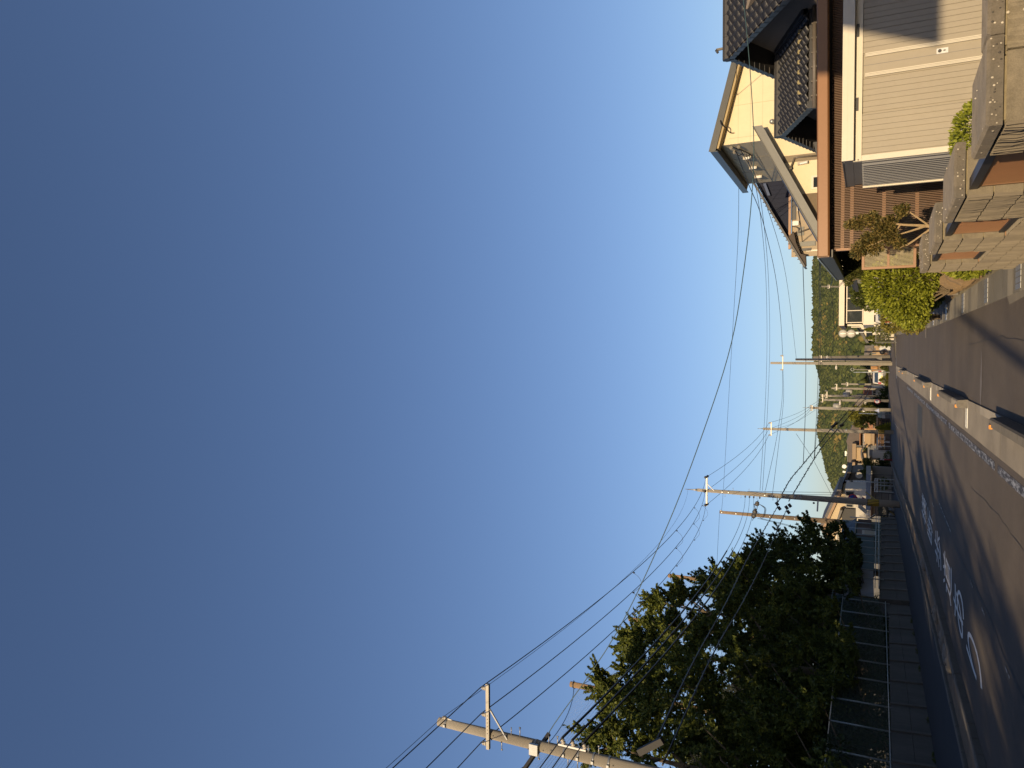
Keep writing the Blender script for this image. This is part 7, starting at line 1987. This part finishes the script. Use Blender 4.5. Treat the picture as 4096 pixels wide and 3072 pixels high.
for lab, P in (('black cable closure hanging on the upper telephone cable before the hill', ((3324, 1712), (3348, 1690))), ('black cable closure hanging on the lower telephone cable before the hill', ((3358, 1705), (3372, 1698)))):
    a, b = at(*P[0], 70), at(*P[1], 73); mb = MB(); mb.tube([a, a.lerp(b, .2), a.lerp(b, .5), a.lerp(b, .8), b], [.05, .14, .10, .15, .05], 8); tag(mb.build('cable_closure', BLACKP), lab, 'cable closure')
blue = [(2197, 2934), (2222, 2889), (2463, 2537), (2666, 2111), (2815, 1722), (2926, 1370), (2981, 1037), (3009, 759), (3015, 555), (3000, 278), (2978, 37), (2962, -120)]
cable('long thick blue-grey service cable sweeping across the sky to the right-hand house', [BR1] + [at(X, Y, 14.9 + 3.2 * (2934 - Y) / 3050) for X, Y in blue[1:]], .0095, BLUEW)
cable('thin wire from the brown-stained pole top to the roof aerial on the right', [TOP3] + ptsof((2890, 2005, 64), (2918, 1537, 55), (2938, 1200, 48), (2953, 926, 42), (2954, 600, 35), (2944, 222, 27)), .010)
cable('thin wire from the brown-stained pole top to the left behind the trees', [TOP3] + ptsof((2868, 2250, 58), (2862, 2420, 52), (2900, 2700, 46)), .012)
cable('long wire from the tiled house past the far pole cluster to the telephone junction', ptsof((3190, 820, 36), (3208, 950, 43), (3213, 1100, 52), (3223, 1417, 75.6), (3221, 1650, 67), (3213, 1856, 60)), .024)
for dx, nm in ((0, 'upper'), (6, 'lower')):
    cable('%s of the twin dark wires crossing in front of the hill' % nm, ptsof((3290 + dx * .3, 850, 38), (3278 + dx, 1000, 45), (3277 + dx, 1250, 62), (3275 + dx, 1420, 75.6), (3268 + dx * .9, 1620, 68), (3256 + dx * .3, 1838, 61)), .020)
cable('sagging wire from the cream house corner to the tallest far pole cross arm', ptsof((2942, 600, 30), (2993, 734, 35), (3050, 880, 44), (3101, 1100, 58), (3122, 1270, 67), (3131, 1425, 75.8)), .018)
for i, (d, nm) in enumerate(((0, 'upper'), (10, 'lower'))):
    cable('%s straight wire high over the far poles from the cream house' % nm, ptsof((2985 + d, 615, 30), (3035 + d, 815, 40), (3063 + d, 1100, 55), (3068 + d * 1.1, 1380, 70), (3060 + d, 1640, 64), (3040 + d, 1962, 52.8)), .013)
cable('thin slanting wire from the cream house to the middle pole of the far cluster', ptsof((2960, 595, 30), (3052, 781, 38), (3143, 1100, 58), (3185, 1432, 78.8)), .013)
for i, (nm, ey_) in enumerate((('upper', 1960), ('lower', 1975))):
    cable('%s wire from the tallest far pole cross arm to the big kerbside pole' % nm, ptsof((3130 + 2 * i, 1478, 75.8), (3128 + 6 * i, 1600, 71), (3105 + 12 * i, 1760, 63), (3062 + 28 * i, ey_, 53)), .014)
for i in range(3):
    cable('%s high-voltage wire sagging from the big pole to the slender pole' % names[i], drape(HV2b[i], HVJ[2 - i], .5), .013, smooth=False)
    cable('%s wire from the slender pole to the crossing-sign pole' % names[i], drape(HVJ[i], HVI[i], .45), .012, smooth=False)
    cable('%s wire from the crossing-sign pole to the twin-armed far pole' % names[i], drape(HVI[i], HVG[i], .3), .012, smooth=False)
for i, (X0, X1, nm) in enumerate(((2990, 3362, 'right'), (2992, 3358, 'left'))):
    cable('%s of two parallel drop wires from the big pole down to the dark eaves' % nm, [at(X0, 1966 + i * 9, 53.2), at(X1, 1970 + i * 10, 76)], .016, smooth=False)
for i, nm in ((0, 'upper'), (1, 'lower')):
    cable('%s of two drop wires from the brown-stained pole down to the cream gable house' % nm, ptsof((3030 + 12 * i, 2073, 64), (3150 + 14 * i, 2103, 66), (3260 + 14 * i, 2138, 68), (3372 + 10 * i, 2172, 71)), .016)
cable('thin stay wire slanting from the slender pole down to the left roof', [at(3185, 1735, 70), at(3253, 1838, 72), at(3327, 1982, 75)], .014, smooth=False)
cable('two-strand wire from the thin pole behind the white house over to the far cluster', ptsof((3322, 1148, 94), (3336, 1290, 90), (3329, 1408, 84)), .022)
cable('thin wire bundle from the white house pole to the right', ptsof((3318, 1144, 94), (3327, 1130, 88), (3332, 1060, 80)), .03)
cable('thin line across the sky behind the trees from the net poles', ptsof((2640, 2400, 50), (2600, 2550, 45), (2560, 2700, 40)), .008)
cable('slim wire from the slender pole to the twin dark wires', ptsof((3087, 1720, 70), (3180, 1690, 74), (3262, 1640, 78)), .010)
# ================================================================== the street behind the camera: what throws the shade seen in the photograph
def plain_house(lab, x, y, w, d, h, wall_m, roof_m):
    t = thing('plain_house', lab, 'house', (x, y, 0), 'houses behind the camera')
    mb = MB(); mb.box(x - w / 2, x + w / 2, y - d / 2, y + d / 2, 0, h * .68); f = mb.build('wall', wall_m, t)
    mb = MB(); mb.prism([(-d / 2 - .5, h * .66), (d / 2 + .5, h * .66), (0, h)], lambda u, v: (x - w / 2 - .4, y + u, v), lambda u, v: (x + w / 2 + .4, y + u, v)); mb.build('roof', roof_m, t)
    for k in range(3):
        a = x - w / 2 + w * (k + .3) / 3; mb = MB(); mb.box(a, a + 1.3, y + d / 2 + .005, y + d / 2 + .05, .9, 2.1); q = mb.build('window', RAILD, t); mb = MB(); mb.box(a + .08, a + 1.22, y + d / 2 + .055, y + d / 2 + .06, .98, 2.02); mb.build('pane', GLASS, q)
    return t
for lab, x, y, w, d, h, wm, rm in (('cream house behind the camera to the far left', -30, -30, 12, 9, 8.5, WHITEW, ROOFG), ('tan house behind the camera on the left', -19, -44, 10, 9, 8.0, TAN, ROOFB), ('wide grey house closing the street behind the camera', 2, -62, 20, 9, 9.0, GREYW, ROOFG),
                               ('brown house behind the camera on the right', 20, -44, 13, 10, 8.0, TAN2, ROOFB), ('white house behind the camera to the far right', 36, -32, 12, 10, 8.5, WHITEW, ROOFG)):
    plain_house(lab, x, y, w, d, h, wm, rm)
# trees of the same row going on behind the camera on the left
src = [o for o in C.objects if o.get('category') == 'tree' and o.get('group') == 'trees behind the chain-link fence']
for k, (x, y, sc, lab) in enumerate(((-15.5, 18, 1.0, 'tree of the row level with the near pole, outside the photo'), (-15.0, 10, 1.05, 'tree of the left row just ahead of the camera, outside the photo'), (-14.5, 2, 1.1, 'tree of the left row beside the camera'),
                                 (-11.7, -5, .85, 'first tree of the left row behind the camera'), (-11.0, -13, .94, 'second tree of the left row behind the camera'), (-10.5, -21, 1.03, 'third tree of the left row behind the camera'), (-10.2, -31, 1.1, 'fourth tree of the left row behind the camera'),
                                 (-15, -9, 1.1, 'tree standing back from the left row behind the camera'), (-15, -18, 1.15, 'second tree standing back behind the camera on the left'), (-15.5, -28, 1.2, 'third tree standing back behind the camera on the left'))):
    copy_thing(src[k % len(src)], (x, y, .9 if y > 0 else .0), k * 1.1, lab, sc)
# unseen board on posts, added and shaped to throw a shadow on the shed
hb_ = thing('shade_board', 'added board on two steel posts behind the camera shaped to shade the shed', 'shade_board', (5, -3, 0))
mb = MB(); mb.prism([(2.18, 4.20), (6.5, 4.20), (6.5, 7.6), (2.90, 7.6), (2.62, 5.4)], lambda u, v: (u, -3.0, v), lambda u, v: (u, -2.9, v)); mb.build('board', TAN2, hb_)
for x in (4.7, 6.2): mb = MB(); mb.cyl((x, -2.8, 0), (x, -2.8, 7.0), .07); mb.build('post', METAL, hb_)
# slim poles behind the camera whose shadows stripe the road
for x, y, h, lab in ((-7.2, -42, 11.5, 'concrete pole far behind the camera'), (-3.6, -14, 7.5, 'slim street lamp pole behind the camera')):
    t = thing('utility_pole', lab, 'pole', (x, y, 0), 'utility poles along the street'); shaft(t, x, y, 0, h, .16, .09)
